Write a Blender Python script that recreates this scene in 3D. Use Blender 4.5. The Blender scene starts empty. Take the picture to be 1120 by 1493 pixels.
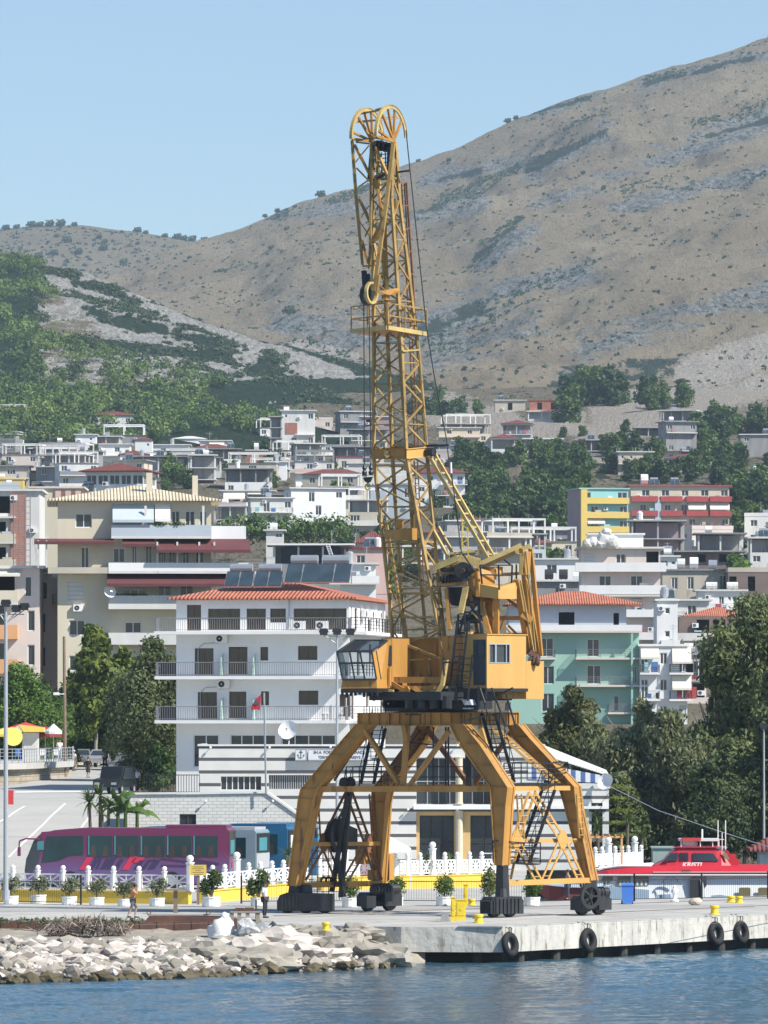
import bpy,bmesh,math,random
import numpy as np
from mathutils import Vector,Matrix,noise
R=math.radians
SC=bpy.context.scene
COL=SC.collection
random.seed(7)
FPX,CX,HY,CZ=9000.0,560.0,1050.0,9.5
cd=bpy.data.cameras.new('camera');cam=bpy.data.objects.new('camera',cd);COL.objects.link(cam)
cd.sensor_fit='HORIZONTAL';cd.sensor_width=36.0;cd.lens=36.0*FPX/1120.0
cd.shift_y=(HY-746.5)/1120.0
cd.clip_start=1.0;cd.clip_end=20000.0
cam.location=(0,0,CZ);cam.rotation_euler=(R(90),0,0)
SC.camera=cam
SUN_DIR=Vector((0.90,-0.53,0.98)).normalized()
elev=math.asin(SUN_DIR.z);azim=math.atan2(SUN_DIR.x,SUN_DIR.y)
w=bpy.data.worlds.new('World');SC.world=w;w.use_nodes=True
nt=w.node_tree;bg=nt.nodes['Background']
sky=nt.nodes.new('ShaderNodeTexSky');sky.sky_type='NISHITA';sky.sun_disc=False
sky.sun_elevation=elev;sky.sun_rotation=azim
sky.air_density=1.0;sky.dust_density=0.15;sky.ozone_density=4.8
nt.links.new(sky.outputs[0],bg.inputs[0]);bg.inputs[1].default_value=0.093
sd=bpy.data.lights.new('sun','SUN');sd.energy=4.7;sd.angle=R(0.5);sd.color=(1.0,0.95,0.86)
so=bpy.data.objects.new('sun',sd);COL.objects.link(so)
so.rotation_euler=SUN_DIR.to_track_quat('Z','Y').to_euler();so.location=(300,-200,400)
SC.view_settings.view_transform='Standard';SC.view_settings.look='None'
SC.view_settings.exposure=0.6;SC.view_settings.gamma=1.0
SC.render.resolution_x=768;SC.render.resolution_y=1024
def P(px,py,D):return Vector(((px-CX)*D/FPX,D,CZ+(HY-py)*D/FPX))
def G(px,py,z=0.0):return P(px,py,FPX*(CZ-z)/(py-HY))
def X(px,D):return(px-CX)*D/FPX
def Z(py,D):return CZ+(HY-py)*D/FPX
def GD(px,D,z=0.0):return Vector((X(px,D),D,z))
MATS={}
def mat(name,col,rough=0.7,var=0.12,scale=1.5,metal=0.0,bump=0.0,col2=None,thr=None,bscale=None,spec=0.5,streak=False):
 if name in MATS:return MATS[name]
 m=bpy.data.materials.new(name);m.use_nodes=True;MATS[name]=m
 n=m.node_tree;b=n.nodes['Principled BSDF']
 b.inputs['Roughness'].default_value=rough;b.inputs['Metallic'].default_value=metal
 b.inputs['Specular IOR Level'].default_value=spec
 tc=n.nodes.new('ShaderNodeTexCoord');mp=n.nodes.new('ShaderNodeMapping')
 n.links.new(tc.outputs['Object'],mp.inputs[0])
 if streak:mp.inputs['Scale'].default_value=(1,1,0.18)
 nz=n.nodes.new('ShaderNodeTexNoise');nz.inputs['Scale'].default_value=scale;nz.inputs['Detail'].default_value=6;nz.inputs['Roughness'].default_value=0.62
 n.links.new(mp.outputs[0],nz.inputs[0])
 rp=n.nodes.new('ShaderNodeValToRGB')
 lo=[max(0,c*(1-var))for c in col];hi=[min(1,c*(1+var))for c in col]
 rp.color_ramp.elements[0].position=0.3;rp.color_ramp.elements[1].position=0.7
 rp.color_ramp.elements[0].color=(*lo,1);rp.color_ramp.elements[1].color=(*hi,1)
 n.links.new(nz.outputs[0],rp.inputs[0]);out=rp.outputs[0]
 if col2 is not None:
  n2=n.nodes.new('ShaderNodeTexNoise');n2.inputs['Scale'].default_value=scale*2.7;n2.inputs['Detail'].default_value=8;n2.inputs['Roughness'].default_value=0.7
  n.links.new(mp.outputs[0],n2.inputs[0])
  r2=n.nodes.new('ShaderNodeValToRGB');t=thr or 0.6
  r2.color_ramp.elements[0].position=t;r2.color_ramp.elements[1].position=min(1,t+0.09)
  n.links.new(n2.outputs[0],r2.inputs[0])
  mx=n.nodes.new('ShaderNodeMixRGB');mx.inputs[2].default_value=(*col2,1)
  n.links.new(r2.outputs[0],mx.inputs[0]);n.links.new(out,mx.inputs[1]);out=mx.outputs[0]
 n.links.new(out,b.inputs['Base Color'])
 if bump:
  n3=n.nodes.new('ShaderNodeTexNoise');n3.inputs['Scale'].default_value=bscale or scale*6;n3.inputs['Detail'].default_value=6
  n.links.new(tc.outputs['Object'],n3.inputs[0])
  bp=n.nodes.new('ShaderNodeBump');bp.inputs['Strength'].default_value=bump;bp.inputs['Distance'].default_value=0.1
  n.links.new(n3.outputs[0],bp.inputs['Height']);n.links.new(bp.outputs[0],b.inputs['Normal'])
 return m
def leafmat(name,c1,c2,scale=0.6,tr=0.25):
 if name in MATS:return MATS[name]
 m=bpy.data.materials.new(name);m.use_nodes=True;MATS[name]=m
 n=m.node_tree;b=n.nodes['Principled BSDF'];o=n.nodes['Material Output']
 b.inputs['Roughness'].default_value=0.55;b.inputs['Specular IOR Level'].default_value=0.3
 tc=n.nodes.new('ShaderNodeTexCoord');oi=n.nodes.new('ShaderNodeObjectInfo')
 nz=n.nodes.new('ShaderNodeTexNoise');nz.inputs['Scale'].default_value=scale;nz.inputs['Detail'].default_value=4
 n.links.new(tc.outputs['Object'],nz.inputs[0])
 ad=n.nodes.new('ShaderNodeMath');ad.operation='MULTIPLY_ADD';ad.inputs[1].default_value=0.35;
 n.links.new(oi.outputs['Random'],ad.inputs[0]);n.links.new(nz.outputs[0],ad.inputs[2])
 rp=n.nodes.new('ShaderNodeValToRGB');rp.color_ramp.elements[0].position=0.42;rp.color_ramp.elements[1].position=0.9
 rp.color_ramp.elements[0].color=(*c1,1);rp.color_ramp.elements[1].color=(*c2,1)
 n.links.new(ad.outputs[0],rp.inputs[0]);n.links.new(rp.outputs[0],b.inputs['Base Color'])
 t=n.nodes.new('ShaderNodeBsdfTranslucent');n.links.new(rp.outputs[0],t.inputs[0])
 mx=n.nodes.new('ShaderNodeMixShader');mx.inputs[0].default_value=tr
 n.links.new(b.outputs[0],mx.inputs[1]);n.links.new(t.outputs[0],mx.inputs[2]);n.links.new(mx.outputs[0],o.inputs[0])
 return m
def glassmat(name,col,rough=0.08):
 m=mat(name,col,rough=rough,var=0.35,scale=0.35,spec=0.6);return m
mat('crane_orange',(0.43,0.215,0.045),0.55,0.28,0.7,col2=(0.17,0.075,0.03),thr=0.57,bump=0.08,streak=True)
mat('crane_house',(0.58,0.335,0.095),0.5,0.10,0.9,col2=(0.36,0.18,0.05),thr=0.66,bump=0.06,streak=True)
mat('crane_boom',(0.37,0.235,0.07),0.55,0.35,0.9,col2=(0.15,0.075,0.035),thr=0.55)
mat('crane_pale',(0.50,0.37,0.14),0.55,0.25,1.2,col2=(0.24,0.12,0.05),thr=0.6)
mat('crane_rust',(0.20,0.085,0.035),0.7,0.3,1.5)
mat('black_steel',(0.022,0.023,0.026),0.5,0.4,2.0,col2=(0.06,0.045,0.035),thr=0.66)
mat('cable',(0.03,0.03,0.032),0.6,0.1)
mat('concrete',(0.47,0.46,0.43),0.85,0.1,0.5,bump=0.25,col2=(0.36,0.35,0.33),thr=0.62)
mat('rawconc',(0.40,0.39,0.375),0.9,0.2,0.5,bump=0.2,streak=True,col2=(0.22,0.21,0.2),thr=.6)
mat('greyconc',(0.27,0.265,0.265),0.9,0.22,0.5,streak=True,col2=(0.15,0.145,0.14),thr=.6)
mat('white',(0.80,0.80,0.79),0.75,0.06,0.35,streak=True,col2=(0.62,0.61,0.57),thr=0.62)
mat('offwhite',(0.66,0.65,0.62),0.8,0.12,0.4,streak=True,col2=(0.42,0.41,0.38),thr=0.58)
mat('cream',(0.62,0.56,0.43),0.8,0.08,0.3,streak=True,col2=(0.47,0.42,0.33),thr=0.6)
mat('beige',(0.50,0.45,0.37),0.85,0.12,0.3,streak=True,col2=(0.36,0.32,0.27),thr=.58)
mat('pink',(0.66,0.46,0.41),0.8,0.07,0.3,streak=True)
mat('palepink',(0.68,0.585,0.53),0.8,0.08,0.3,streak=True,col2=(0.50,0.44,0.40),thr=.6)
mat('peach',(0.70,0.37,0.17),0.8,0.07,0.4)
mat('red',(0.42,0.07,0.07),0.7,0.1,0.6)
mat('maroon',(0.22,0.035,0.03),0.7,0.12,0.8)
mat('yellow',(0.72,0.53,0.15),0.8,0.05,0.4)
mat('turq',(0.30,0.60,0.62),0.8,0.05,0.4)
mat('mint',(0.32,0.52,0.44),0.8,0.05,0.35,streak=True)
mat('paleblue',(0.46,0.52,0.58),0.8,0.05,0.35)
mat('mauve',(0.33,0.25,0.27),0.8,0.08,0.35)
mat('brick',(0.36,0.15,0.10),0.9,0.2,1.0)
mat('brownwall',(0.20,0.15,0.13),0.9,0.15,0.5)
mat('blue',(0.06,0.2,0.5),0.5,0.05)
mat('dark',(0.03,0.03,0.035),0.8,0.2,0.5)
mat('frame_white',(0.75,0.75,0.74),0.5,0.03)
mat('frame_brown',(0.11,0.06,0.035),0.5,0.1)
mat('rail',(0.25,0.25,0.26),0.5,0.1)
mat('railblack',(0.025,0.025,0.03),0.5,0.1)
mat('shutter',(0.60,0.59,0.56),0.7,0.05)
mat('awning',(0.74,0.70,0.60),0.9,0.05)
mat('awnred',(0.12,0.038,0.04),0.8,0.12,0.8)
mat('metal',(0.50,0.51,0.52),0.35,0.08,metal=0.6)
mat('galv',(0.42,0.44,0.46),0.5,0.08,metal=0.3)
mat('rubber',(0.014,0.014,0.015),0.8,0.25,3.0,bump=0.1)
mat('yel_paint',(0.75,0.55,0.03),0.5,0.1,2.0,col2=(0.35,0.2,0.05),thr=0.7)
mat('yel_wall',(0.70,0.50,0.07),0.8,0.1,0.7)
mat('skin',(0.42,0.23,0.15),0.6,0.05)
mat('skindark',(0.20,0.10,0.06),0.6,0.05)
mat('hair',(0.02,0.015,0.012),0.7,0.1)
mat('bark',(0.13,0.10,0.075),0.9,0.25,2.0)
mat('barkpale',(0.30,0.27,0.22),0.9,0.25,1.5)
mat('wood',(0.22,0.16,0.11),0.9,0.2,2.0)
mat('rust',(0.11,0.055,0.04),0.85,0.35,0.7,col2=(0.23,0.16,0.12),thr=0.6,bump=0.2)
mat('rock',(0.52,0.47,0.42),0.95,0.28,0.8,bump=0.3)
mat('rock2',(0.31,0.285,0.24),0.95,0.2,0.7,bump=0.3)
mat('rock3',(0.22,0.195,0.16),0.95,0.25,0.8,bump=0.3)
mat('rockwet',(0.10,0.08,0.04),0.7,0.3,0.9,bump=0.3)
glassmat('glass',(0.035,0.045,0.055));glassmat('glass_brown',(0.05,0.04,0.035));glassmat('glass_teal',(0.010,0.035,0.042),0.12)
glassmat('panel',(0.045,0.07,0.09),0.2)
leafmat('pine',(0.026,0.060,0.014),(0.14,0.22,0.045),0.35)
leafmat('pinefar',(0.028,0.062,0.016),(0.12,0.19,0.042),0.05)
leafmat('euca',(0.06,0.085,0.038),(0.28,0.29,0.14),0.5)
leafmat('woodlight',(0.05,0.095,0.025),(0.20,0.27,0.07),0.05);leafmat('wooddark',(0.018,0.04,0.018),(0.06,0.095,0.035),0.05)
leafmat('eucay',(0.05,0.07,0.025),(0.25,0.24,0.075),0.6)
leafmat('broad',(0.028,0.065,0.014),(0.13,0.22,0.04),0.6)
leafmat('darkleaf',(0.035,0.062,0.026),(0.17,0.205,0.075),0.6)
leafmat('yellowleaf',(0.06,0.10,0.018),(0.26,0.30,0.05),0.7)
leafmat('palm',(0.04,0.075,0.02),(0.14,0.19,0.05),1.2)
leafmat('olive',(0.10,0.12,0.06),(0.26,0.28,0.16),1.5)
leafmat('shrub',(0.030,0.055,0.026),(0.075,0.115,0.042),0.05,0.1)
leafmat('deadbrush',(0.16,0.125,0.10),(0.36,0.30,0.25),1.5,0.0)
leafmat('flower',(0.35,0.02,0.06),(0.5,0.05,0.12),1.5,0.2)
def stripemat(name,c1,c2,period,duty,axis='Z',offset=0.0,var=0.08,rough=0.8):
 m=mat(name,c1,rough,var,0.5);n=m.node_tree;b=n.nodes['Principled BSDF']
 src=b.inputs['Base Color'].links[0].from_socket
 tc=n.nodes.new('ShaderNodeTexCoord');sp=n.nodes.new('ShaderNodeSeparateXYZ');n.links.new(tc.outputs['Object'],sp.inputs[0])
 a=n.nodes.new('ShaderNodeMath');a.operation='ADD';a.inputs[1].default_value=offset+1000*period;n.links.new(sp.outputs[axis],a.inputs[0])
 d=n.nodes.new('ShaderNodeMath');d.operation='DIVIDE';d.inputs[1].default_value=period;n.links.new(a.outputs[0],d.inputs[0])
 f=n.nodes.new('ShaderNodeMath');f.operation='FRACT';n.links.new(d.outputs[0],f.inputs[0])
 l=n.nodes.new('ShaderNodeMath');l.operation='LESS_THAN';l.inputs[1].default_value=duty;n.links.new(f.outputs[0],l.inputs[0])
 mx=n.nodes.new('ShaderNodeMixRGB');mx.inputs[2].default_value=(*c2,1)
 n.links.new(l.outputs[0],mx.inputs[0]);n.links.new(src,mx.inputs[1]);n.links.new(mx.outputs[0],b.inputs['Base Color'])
 return m
def brickmat(name,c1,c2,mortar,bw,bh):
 m=bpy.data.materials.new(name);m.use_nodes=True;MATS[name]=m;n=m.node_tree;b=n.nodes['Principled BSDF'];b.inputs['Roughness'].default_value=0.85
 tc=n.nodes.new('ShaderNodeTexCoord');sp=n.nodes.new('ShaderNodeSeparateXYZ');cb=n.nodes.new('ShaderNodeCombineXYZ')
 a=n.nodes.new('ShaderNodeMath');a.operation='ADD'
 n.links.new(tc.outputs['Object'],sp.inputs[0]);n.links.new(sp.outputs[0],a.inputs[0]);n.links.new(sp.outputs[1],a.inputs[1])
 n.links.new(a.outputs[0],cb.inputs[0]);n.links.new(sp.outputs[2],cb.inputs[1])
 br=n.nodes.new('ShaderNodeTexBrick');br.inputs['Scale'].default_value=1.0;br.inputs['Brick Width'].default_value=bw;br.inputs['Row Height'].default_value=bh
 br.inputs['Mortar Size'].default_value=bh*0.09;br.inputs['Color1'].default_value=(*c1,1);br.inputs['Color2'].default_value=(*c2,1);br.inputs['Mortar'].default_value=(*mortar,1)
 n.links.new(cb.outputs[0],br.inputs[0]);n.links.new(br.outputs[0],b.inputs['Base Color'])
 bp=n.nodes.new('ShaderNodeBump');bp.inputs['Strength'].default_value=0.5;bp.inputs['Distance'].default_value=0.03;bp.invert=True
 n.links.new(br.outputs['Fac'],bp.inputs['Height']);n.links.new(bp.outputs[0],b.inputs['Normal'])
 return m
stripemat('terminal_wall',(0.66,0.655,0.62),(0.095,0.095,0.10),0.805,0.26,'Z',-7.93+0.21+8.05)
stripemat('awn_stripe',(0.72,0.74,0.76),(0.10,0.16,0.34),0.62,0.5,'X')
stripemat('brown_stripe',(0.62,0.50,0.42),(0.28,0.13,0.10),1.3,0.45,'X')
brickmat('whitebrick',(0.62,0.61,0.57),(0.70,0.69,0.65),(0.42,0.41,0.38),0.5,0.2)
brickmat('stonewall',(0.46,0.40,0.30),(0.34,0.29,0.22),(0.24,0.21,0.17),0.55,0.33)
brickmat('redbrick',(0.40,0.16,0.11),(0.34,0.13,0.09),(0.42,0.36,0.32),0.4,0.22)
def tilemat(name,col,period=0.28):
 m=mat(name,col,0.8,0.22,0.9,col2=tuple(c*0.6 for c in col),thr=0.6);n=m.node_tree;b=n.nodes['Principled BSDF']
 tc=n.nodes.new('ShaderNodeTexCoord');wv=n.nodes.new('ShaderNodeTexWave');wv.wave_type='BANDS';wv.bands_direction='X';wv.inputs['Scale'].default_value=0.314/period
 n.links.new(tc.outputs['Object'],wv.inputs[0]);bp=n.nodes.new('ShaderNodeBump');bp.inputs['Strength'].default_value=0.9;bp.inputs['Distance'].default_value=0.093
 n.links.new(wv.outputs[1],bp.inputs['Height']);n.links.new(bp.outputs[0],b.inputs['Normal'])
 return m
tilemat('tile',(0.47,0.16,0.09));tilemat('tilecream',(0.62,0.52,0.36));tilemat('tiledark',(0.19,0.055,0.045))
def M(k):return MATS[k]if isinstance(k,str)else k
def tag(o,label=None,cat=None,group=None,kind=None):
 if label:o['label']=label
 if cat:o['category']=cat
 if group:o['group']=group
 if kind:o['kind']=kind
 return o
def empty(name,loc,rz=0.0,label=None,cat=None,group=None):
 o=bpy.data.objects.new(name,None);COL.objects.link(o);o.location=loc;o.rotation_euler=(0,0,rz)
 o.empty_display_size=0.3
 return tag(o,label,cat,group)
def wloc(o):
 v=Vector((0,0,0))
 while o is not None:v=v+o.location;o=o.parent
 return v
def link(name,me,parent=None,loc=None,rz=0.0):
 o=bpy.data.objects.new(name,me);COL.objects.link(o)
 if parent is not None:o.parent=parent
 if loc is not None:o.location=loc
 if rz:o.rotation_euler=(0,0,rz)
 return o
class MB:
 def __init__(s):s.v=[];s.f=[];s.m=[]
 def add(s,vs,fs,mi=0):
  b=len(s.v);s.v.extend([tuple(v)for v in vs]);s.f.extend([tuple(i+b for i in f)for f in fs]);s.m.extend([mi]*len(fs));return s
 def quad(s,a,b,c,d,mi=0):return s.add([a,b,c,d],[(0,1,2,3)],mi)
 def box(s,x0,x1,y0,y1,z0,z1,mi=0):
  return s.add([(x0,y0,z0),(x1,y0,z0),(x1,y1,z0),(x0,y1,z0),(x0,y0,z1),(x1,y0,z1),(x1,y1,z1),(x0,y1,z1)],[(0,3,2,1),(4,5,6,7),(0,1,5,4),(1,2,6,5),(2,3,7,6),(3,0,4,7)],mi)
 def beam(s,a,b,w,h=None,mi=0,up=None):
  a=Vector(a);b=Vector(b);d=b-a
  if d.length<1e-5:return s
  d.normalize();h=h or w
  u=Vector(up)if up is not None else(Vector((0,0,1))if abs(d.z)<0.9 else Vector((0.94,-0.34,0)))
  r=d.cross(u)
  if r.length<1e-4:r=d.cross(Vector((1,0,0)))
  r.normalize();u=r.cross(d).normalized();r=r*(w/2);u=u*(h/2)
  vs=[a-r-u,a+r-u,a+r+u,a-r+u,b-r-u,b+r-u,b+r+u,b-r+u]
  return s.add(vs,[(0,3,2,1),(4,5,6,7),(0,1,5,4),(1,2,6,5),(2,3,7,6),(3,0,4,7)],mi)
 def tube(s,a,b,r,n=8,mi=0,r2=None,caps=True):
  a=Vector(a);b=Vector(b);d=b-a
  if d.length<1e-6:return s
  d.normalize();r2=r if r2 is None else r2
  t=d.orthogonal().normalized();q=d.cross(t)
  vs=[]
  for(c,rr)in((a,r),(b,r2)):
   for i in range(n):
    an=2*math.pi*i/n;vs.append(c+t*(rr*math.cos(an))+q*(rr*math.sin(an)))
  fs=[(i,(i+1)%n,n+(i+1)%n,n+i)for i in range(n)]
  if caps:fs+=[tuple(range(n-1,-1,-1)),tuple(range(n,2*n))]
  return s.add(vs,fs,mi)
 def path(s,pts,r,n=6,mi=0):
  for a,b in zip(pts[:-1],pts[1:]):s.tube(a,b,r,n,mi)
  return s
 def lathe(s,c,prof,n=12,mi=0):
  c=Vector(c);vs=[];k=len(prof)
  for(r,z)in prof:
   for i in range(n):
    an=2*math.pi*i/n;vs.append((c.x+r*math.cos(an),c.y+r*math.sin(an),c.z+z))
  fs=[(j*n+i,j*n+(i+1)%n,(j+1)*n+(i+1)%n,(j+1)*n+i)for j in range(k-1)for i in range(n)]
  fs+=[tuple(range(n-1,-1,-1)),tuple(range((k-1)*n,k*n))]
  return s.add(vs,fs,mi)
 def disc_ring(s,c,ax,R0,R1,th,n=20,mi=0):
  c=Vector(c);ax=Vector(ax).normalized();t=ax.orthogonal().normalized();q=ax.cross(t);vs=[]
  for i in range(n):
   an=2*math.pi*i/n;e=t*math.cos(an)+q*math.sin(an)
   vs+=[c+e*R1-ax*th/2,c+e*R1+ax*th/2,c+e*R0+ax*th/2,c+e*R0-ax*th/2]
  fs=[]
  for i in range(n):
   j=(i+1)%n
   for k in range(4):fs.append((4*i+k,4*j+k,4*j+(k+1)%4,4*i+(k+1)%4))
  return s.add(vs,fs,mi)
 def prism(s,poly,ext,mi=0):
  n=len(poly);e=Vector(ext);vs=[Vector(p)for p in poly]+[Vector(p)+e for p in poly]
  fs=[tuple(range(n-1,-1,-1)),tuple(range(n,2*n))]+[(i,(i+1)%n,n+(i+1)%n,n+i)for i in range(n)]
  return s.add(vs,fs,mi)
 def blob(s,c,r,sub=1,mi=0,rnd=0.0,rot=0.0):
  base=ICO[sub];c=Vector(c);rx,ry,rz=(r,r,r)if not hasattr(r,'__len__')else r
  vs=[];cr,sr=math.cos(rot),math.sin(rot)
  for v in base[0]:
   k=1+random.uniform(-rnd,rnd);x,y,z=v.x*rx*k,v.y*ry*k,v.z*rz*k
   vs.append((c.x+x*cr-y*sr,c.y+x*sr+y*cr,c.z+z))
  return s.add(vs,base[1],mi)
 def mesh(s,name,mats,off=None,smooth=False):
  me=bpy.data.meshes.new(name);v=s.v
  if off is not None and off.length>0:v=[(a-off.x,b-off.y,c-off.z)for a,b,c in v]
  me.from_pydata(v,[],s.f)
  for k in(mats if isinstance(mats,(list,tuple))else[mats]):me.materials.append(M(k))
  if any(s.m):me.polygons.foreach_set('material_index',s.m)
  if smooth:me.polygons.foreach_set('use_smooth',[True]*len(s.f))
  me.update()
  bm=bmesh.new();bm.from_mesh(me);bmesh.ops.recalc_face_normals(bm,faces=bm.faces);bm.to_mesh(me);bm.free()
  return me
 def build(s,name,mats,parent=None,world=True,smooth=False):
  off=wloc(parent)if(world and parent is not None)else None
  return link(name,s.mesh(name,mats,off,smooth),parent)
ICO={}
for sub in(1,2,3):
 bm=bmesh.new();bmesh.ops.create_icosphere(bm,subdivisions=sub,radius=1.0)
 bm.verts.ensure_lookup_table();ICO[sub]=([v.co.copy()for v in bm.verts],[tuple(v.index for v in f.verts)for f in bm.faces]);bm.free()
def thing(name,mb,mats,base,label,cat,group=None,smooth=False):
 base=Vector(base);o=link(name,mb.mesh(name,mats,base,smooth));o.location=base
 return tag(o,label,cat,group)
def copy_tree(o,parent=None):
 kids=[c for c in ALLKIDS(o)]
 c=o.copy();COL.objects.link(c)
 if parent is not None:c.parent=parent
 for k in kids:copy_tree(k,c)
 return c
def ALLKIDS(o):return list(o.children)
def lerp_tab(tab,x):
 if x<=tab[0][0]:return tab[0][1]
 for(a,b),(c,d)in zip(tab[:-1],tab[1:]):
  if x<=c:return b+(d-b)*(x-a)/(c-a)
 return tab[-1][1]
TTAB=[(415,-0.4),(440,0.3),(500,4.0),(560,4.7),(600,5.3),(700,9.5),(820,15),(900,21.5),(1245,43),(1700,83),(1950,107),(2200,126),(2600,140)]
def fbm(x,y,z=0.0,o=5):return noise.fractal(Vector((x,y,z)),1.0,2.1,o,noise_basis='PERLIN_ORIGINAL')
def tz(x,y):
 k=min(1.0,max(0.0,(y-700)/500.0))
 return lerp_tab(TTAB,y)+k*5.0*fbm(x/90.0,y/90.0,3.0,3)
def tD(py,D0=430.0):
 D=D0
 while D<2600:
  if Z(py,D)<=lerp_tab(TTAB,D):return D
  D+=4.0
 return 2600.0
def polar_sheet(name,pxs,nt,zfun,Dfun,kind='structure',mats=None,attrs=None,back=None):
 vs=[];nx=len(pxs);at={k:[]for k in(attrs or{})}
 for px in pxs:
  for j in range(nt+1):
   t=j/nt;D=Dfun(px,t);x=X(px,D);z=zfun(px,t,D,x);vs.append((x,D,z))
   for k in at:at[k].append(attrs[k](px,t,x,D,z))
 rows=nt+1
 if back:
  for i,px in enumerate(pxs):
   x,y,z=vs[i*rows+nt]
   vs.append((x*1.25,y*1.25,z-back))
   for k in at:at[k].append(0.0)
 fs=[(i*rows+j,(i+1)*rows+j,(i+1)*rows+j+1,i*rows+j+1)for i in range(nx-1)for j in range(nt)]
 if back:
  b0=nx*rows
  fs+=[(i*rows+nt,(i+1)*rows+nt,b0+i+1,b0+i)for i in range(nx-1)]
 me=bpy.data.meshes.new(name);me.from_pydata(vs,[],fs)
 for k in at:
  a=me.attributes.new(k,'FLOAT','POINT');a.data.foreach_set('value',at[k])
 me.materials.append(M(mats));me.polygons.foreach_set('use_smooth',[True]*len(fs));me.update()
 return tag(link(name,me),kind='structure')
def hillmat(name,grass,grass2,rock,rock2,shrub,sc=1.0,rockthr=0.56,rot=0.5,ysc=0.15):
 m=bpy.data.materials.new(name);m.use_nodes=True;MATS[name]=m;n=m.node_tree;b=n.nodes['Principled BSDF']
 b.inputs['Roughness'].default_value=0.95;b.inputs['Specular IOR Level'].default_value=0.1
 N=n.nodes.new;L=n.links.new
 tc0=N('ShaderNodeTexCoord');tc=N('ShaderNodeMapping');tc.inputs['Scale'].default_value=(1,ysc,1);L(tc0.outputs['Object'],tc.inputs[0])
 mp=N('ShaderNodeMapping');mp.inputs['Rotation'].default_value=(0,rot,0);mp.inputs['Scale'].default_value=(0.5,0.5,1.5)
 L(tc.outputs[0],mp.inputs[0])
 def nz(scale,det,src,rough=0.6):
  q=N('ShaderNodeTexNoise');q.inputs['Scale'].default_value=scale;q.inputs['Detail'].default_value=det;q.inputs['Roughness'].default_value=rough;L(src,q.inputs[0]);return q.outputs[0]
 def ramp(s,a,c,ca=(0,0,0),cc=(1,1,1)):
  q=N('ShaderNodeValToRGB');q.color_ramp.elements[0].position=a;q.color_ramp.elements[1].position=c
  q.color_ramp.elements[0].color=(*ca,1);q.color_ramp.elements[1].color=(*cc,1);L(s,q.inputs[0]);return q.outputs[0]
 def mix(f,a,c):
  q=N('ShaderNodeMixRGB');L(f,q.inputs[0]);L(a,q.inputs[1]);L(c,q.inputs[2]);return q.outputs[0]
 def math_(op,a,c):
  q=N('ShaderNodeMath');q.operation=op
  for i,s in enumerate((a,c)):
   if isinstance(s,(int,float)):q.inputs[i].default_value=s
   else:L(s,q.inputs[i])
  return q.outputs[0]
 g=ramp(nz(0.02*sc,8,mp.outputs[0]),0.35,0.65,grass,grass2)
 g=mix(ramp(nz(0.22*sc,6,tc.outputs[0],0.75),0.50,0.68),g,ramp(nz(0.9*sc,3,tc.outputs[0]),0.3,0.7,tuple(c*0.42 for c in grass),tuple(c*0.8 for c in grass2)))
 ra=N('ShaderNodeAttribute');ra.attribute_name='rock'
 rf=math_('ADD',nz(0.035*sc,9,mp.outputs[0],0.72),math_('MULTIPLY',ra.outputs['Fac'],0.22))
 fine=nz(0.30*sc,7,tc.outputs[0],0.8)
 rf=math_('ADD',rf,math_('MULTIPLY',math_('SUBTRACT',fine,0.5),0.55))
 rcol=ramp(nz(0.25*sc,8,tc.outputs[0],0.8),0.40,0.60,rock2,rock)
 c=mix(ramp(rf,rockthr,rockthr+0.07),g,rcol)
 sa=N('ShaderNodeAttribute');sa.attribute_name='shrub'
 sf=math_('ADD',nz(0.045*sc,9,tc.outputs[0],0.75),math_('MULTIPLY',sa.outputs['Fac'],0.34))
 sf=math_('ADD',sf,math_('MULTIPLY',math_('SUBTRACT',nz(0.2*sc,5,tc.outputs[0],0.7),0.5),0.35))
 scol=ramp(nz(0.25*sc,6,tc.outputs[0],0.8),0.3,0.7,tuple(k*0.55 for k in shrub),tuple(k*1.4 for k in shrub))
 c=mix(ramp(sf,0.66,0.70),c,scol)
 ca=N('ShaderNodeAttribute');ca.attribute_name='scree'
 c=mix(ramp(math_('ADD',math_('MULTIPLY',ca.outputs['Fac'],.55),math_('MULTIPLY',fine,.8)),.56,.64),c,ramp(nz(0.5*sc,7,tc.outputs[0],.8),.35,.65,(.36,.31,.25),(.66,.61,.53)))
 L(c,b.inputs['Base Color'])
 bp=N('ShaderNodeBump');bp.inputs['Strength'].default_value=0.8;bp.inputs['Distance'].default_value=7.0
 L(math_('ADD',fine,math_('MULTIPLY',rf,1.5)),bp.inputs['Height']);L(bp.outputs[0],b.inputs['Normal'])
 return m
hillmat('m_mountain',(0.31,0.25,0.16),(0.42,0.35,0.235),(0.40,0.40,0.38),(0.075,0.09,0.075),(0.045,0.065,0.035),1.3,0.60,0.38,.2)
hillmat('m_far',(0.23,0.20,0.13),(0.30,0.26,0.17),(0.42,0.42,0.42),(0.2,0.21,0.2),(0.06,0.08,0.05),0.5,0.64,0.1)
hillmat('m_near',(0.23,0.20,0.125),(0.33,0.285,0.195),(0.68,0.66,0.60),(0.32,0.31,0.28),(0.035,0.065,0.03),2.2,0.44,-0.45)
hillmat('m_town',(0.22,0.19,0.13),(0.33,0.29,0.21),(0.66,0.61,0.54),(0.30,0.27,0.22),(0.05,0.07,0.03),3.0,0.60,0.0)
def seg(px,py,x0,y0,x1,y1,wd):
 dx,dy=x1-x0,y1-y0;t=max(0,min(1,((px-x0)*dx+(py-y0)*dy)/(dx*dx+dy*dy)))
 return math.exp(-((px-x0-t*dx)**2+(py-y0-t*dy)**2)/(wd*wd))
def rows_of(x,y,z):return CX+x/y*FPX,HY-(z-CZ)/y*FPX
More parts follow.
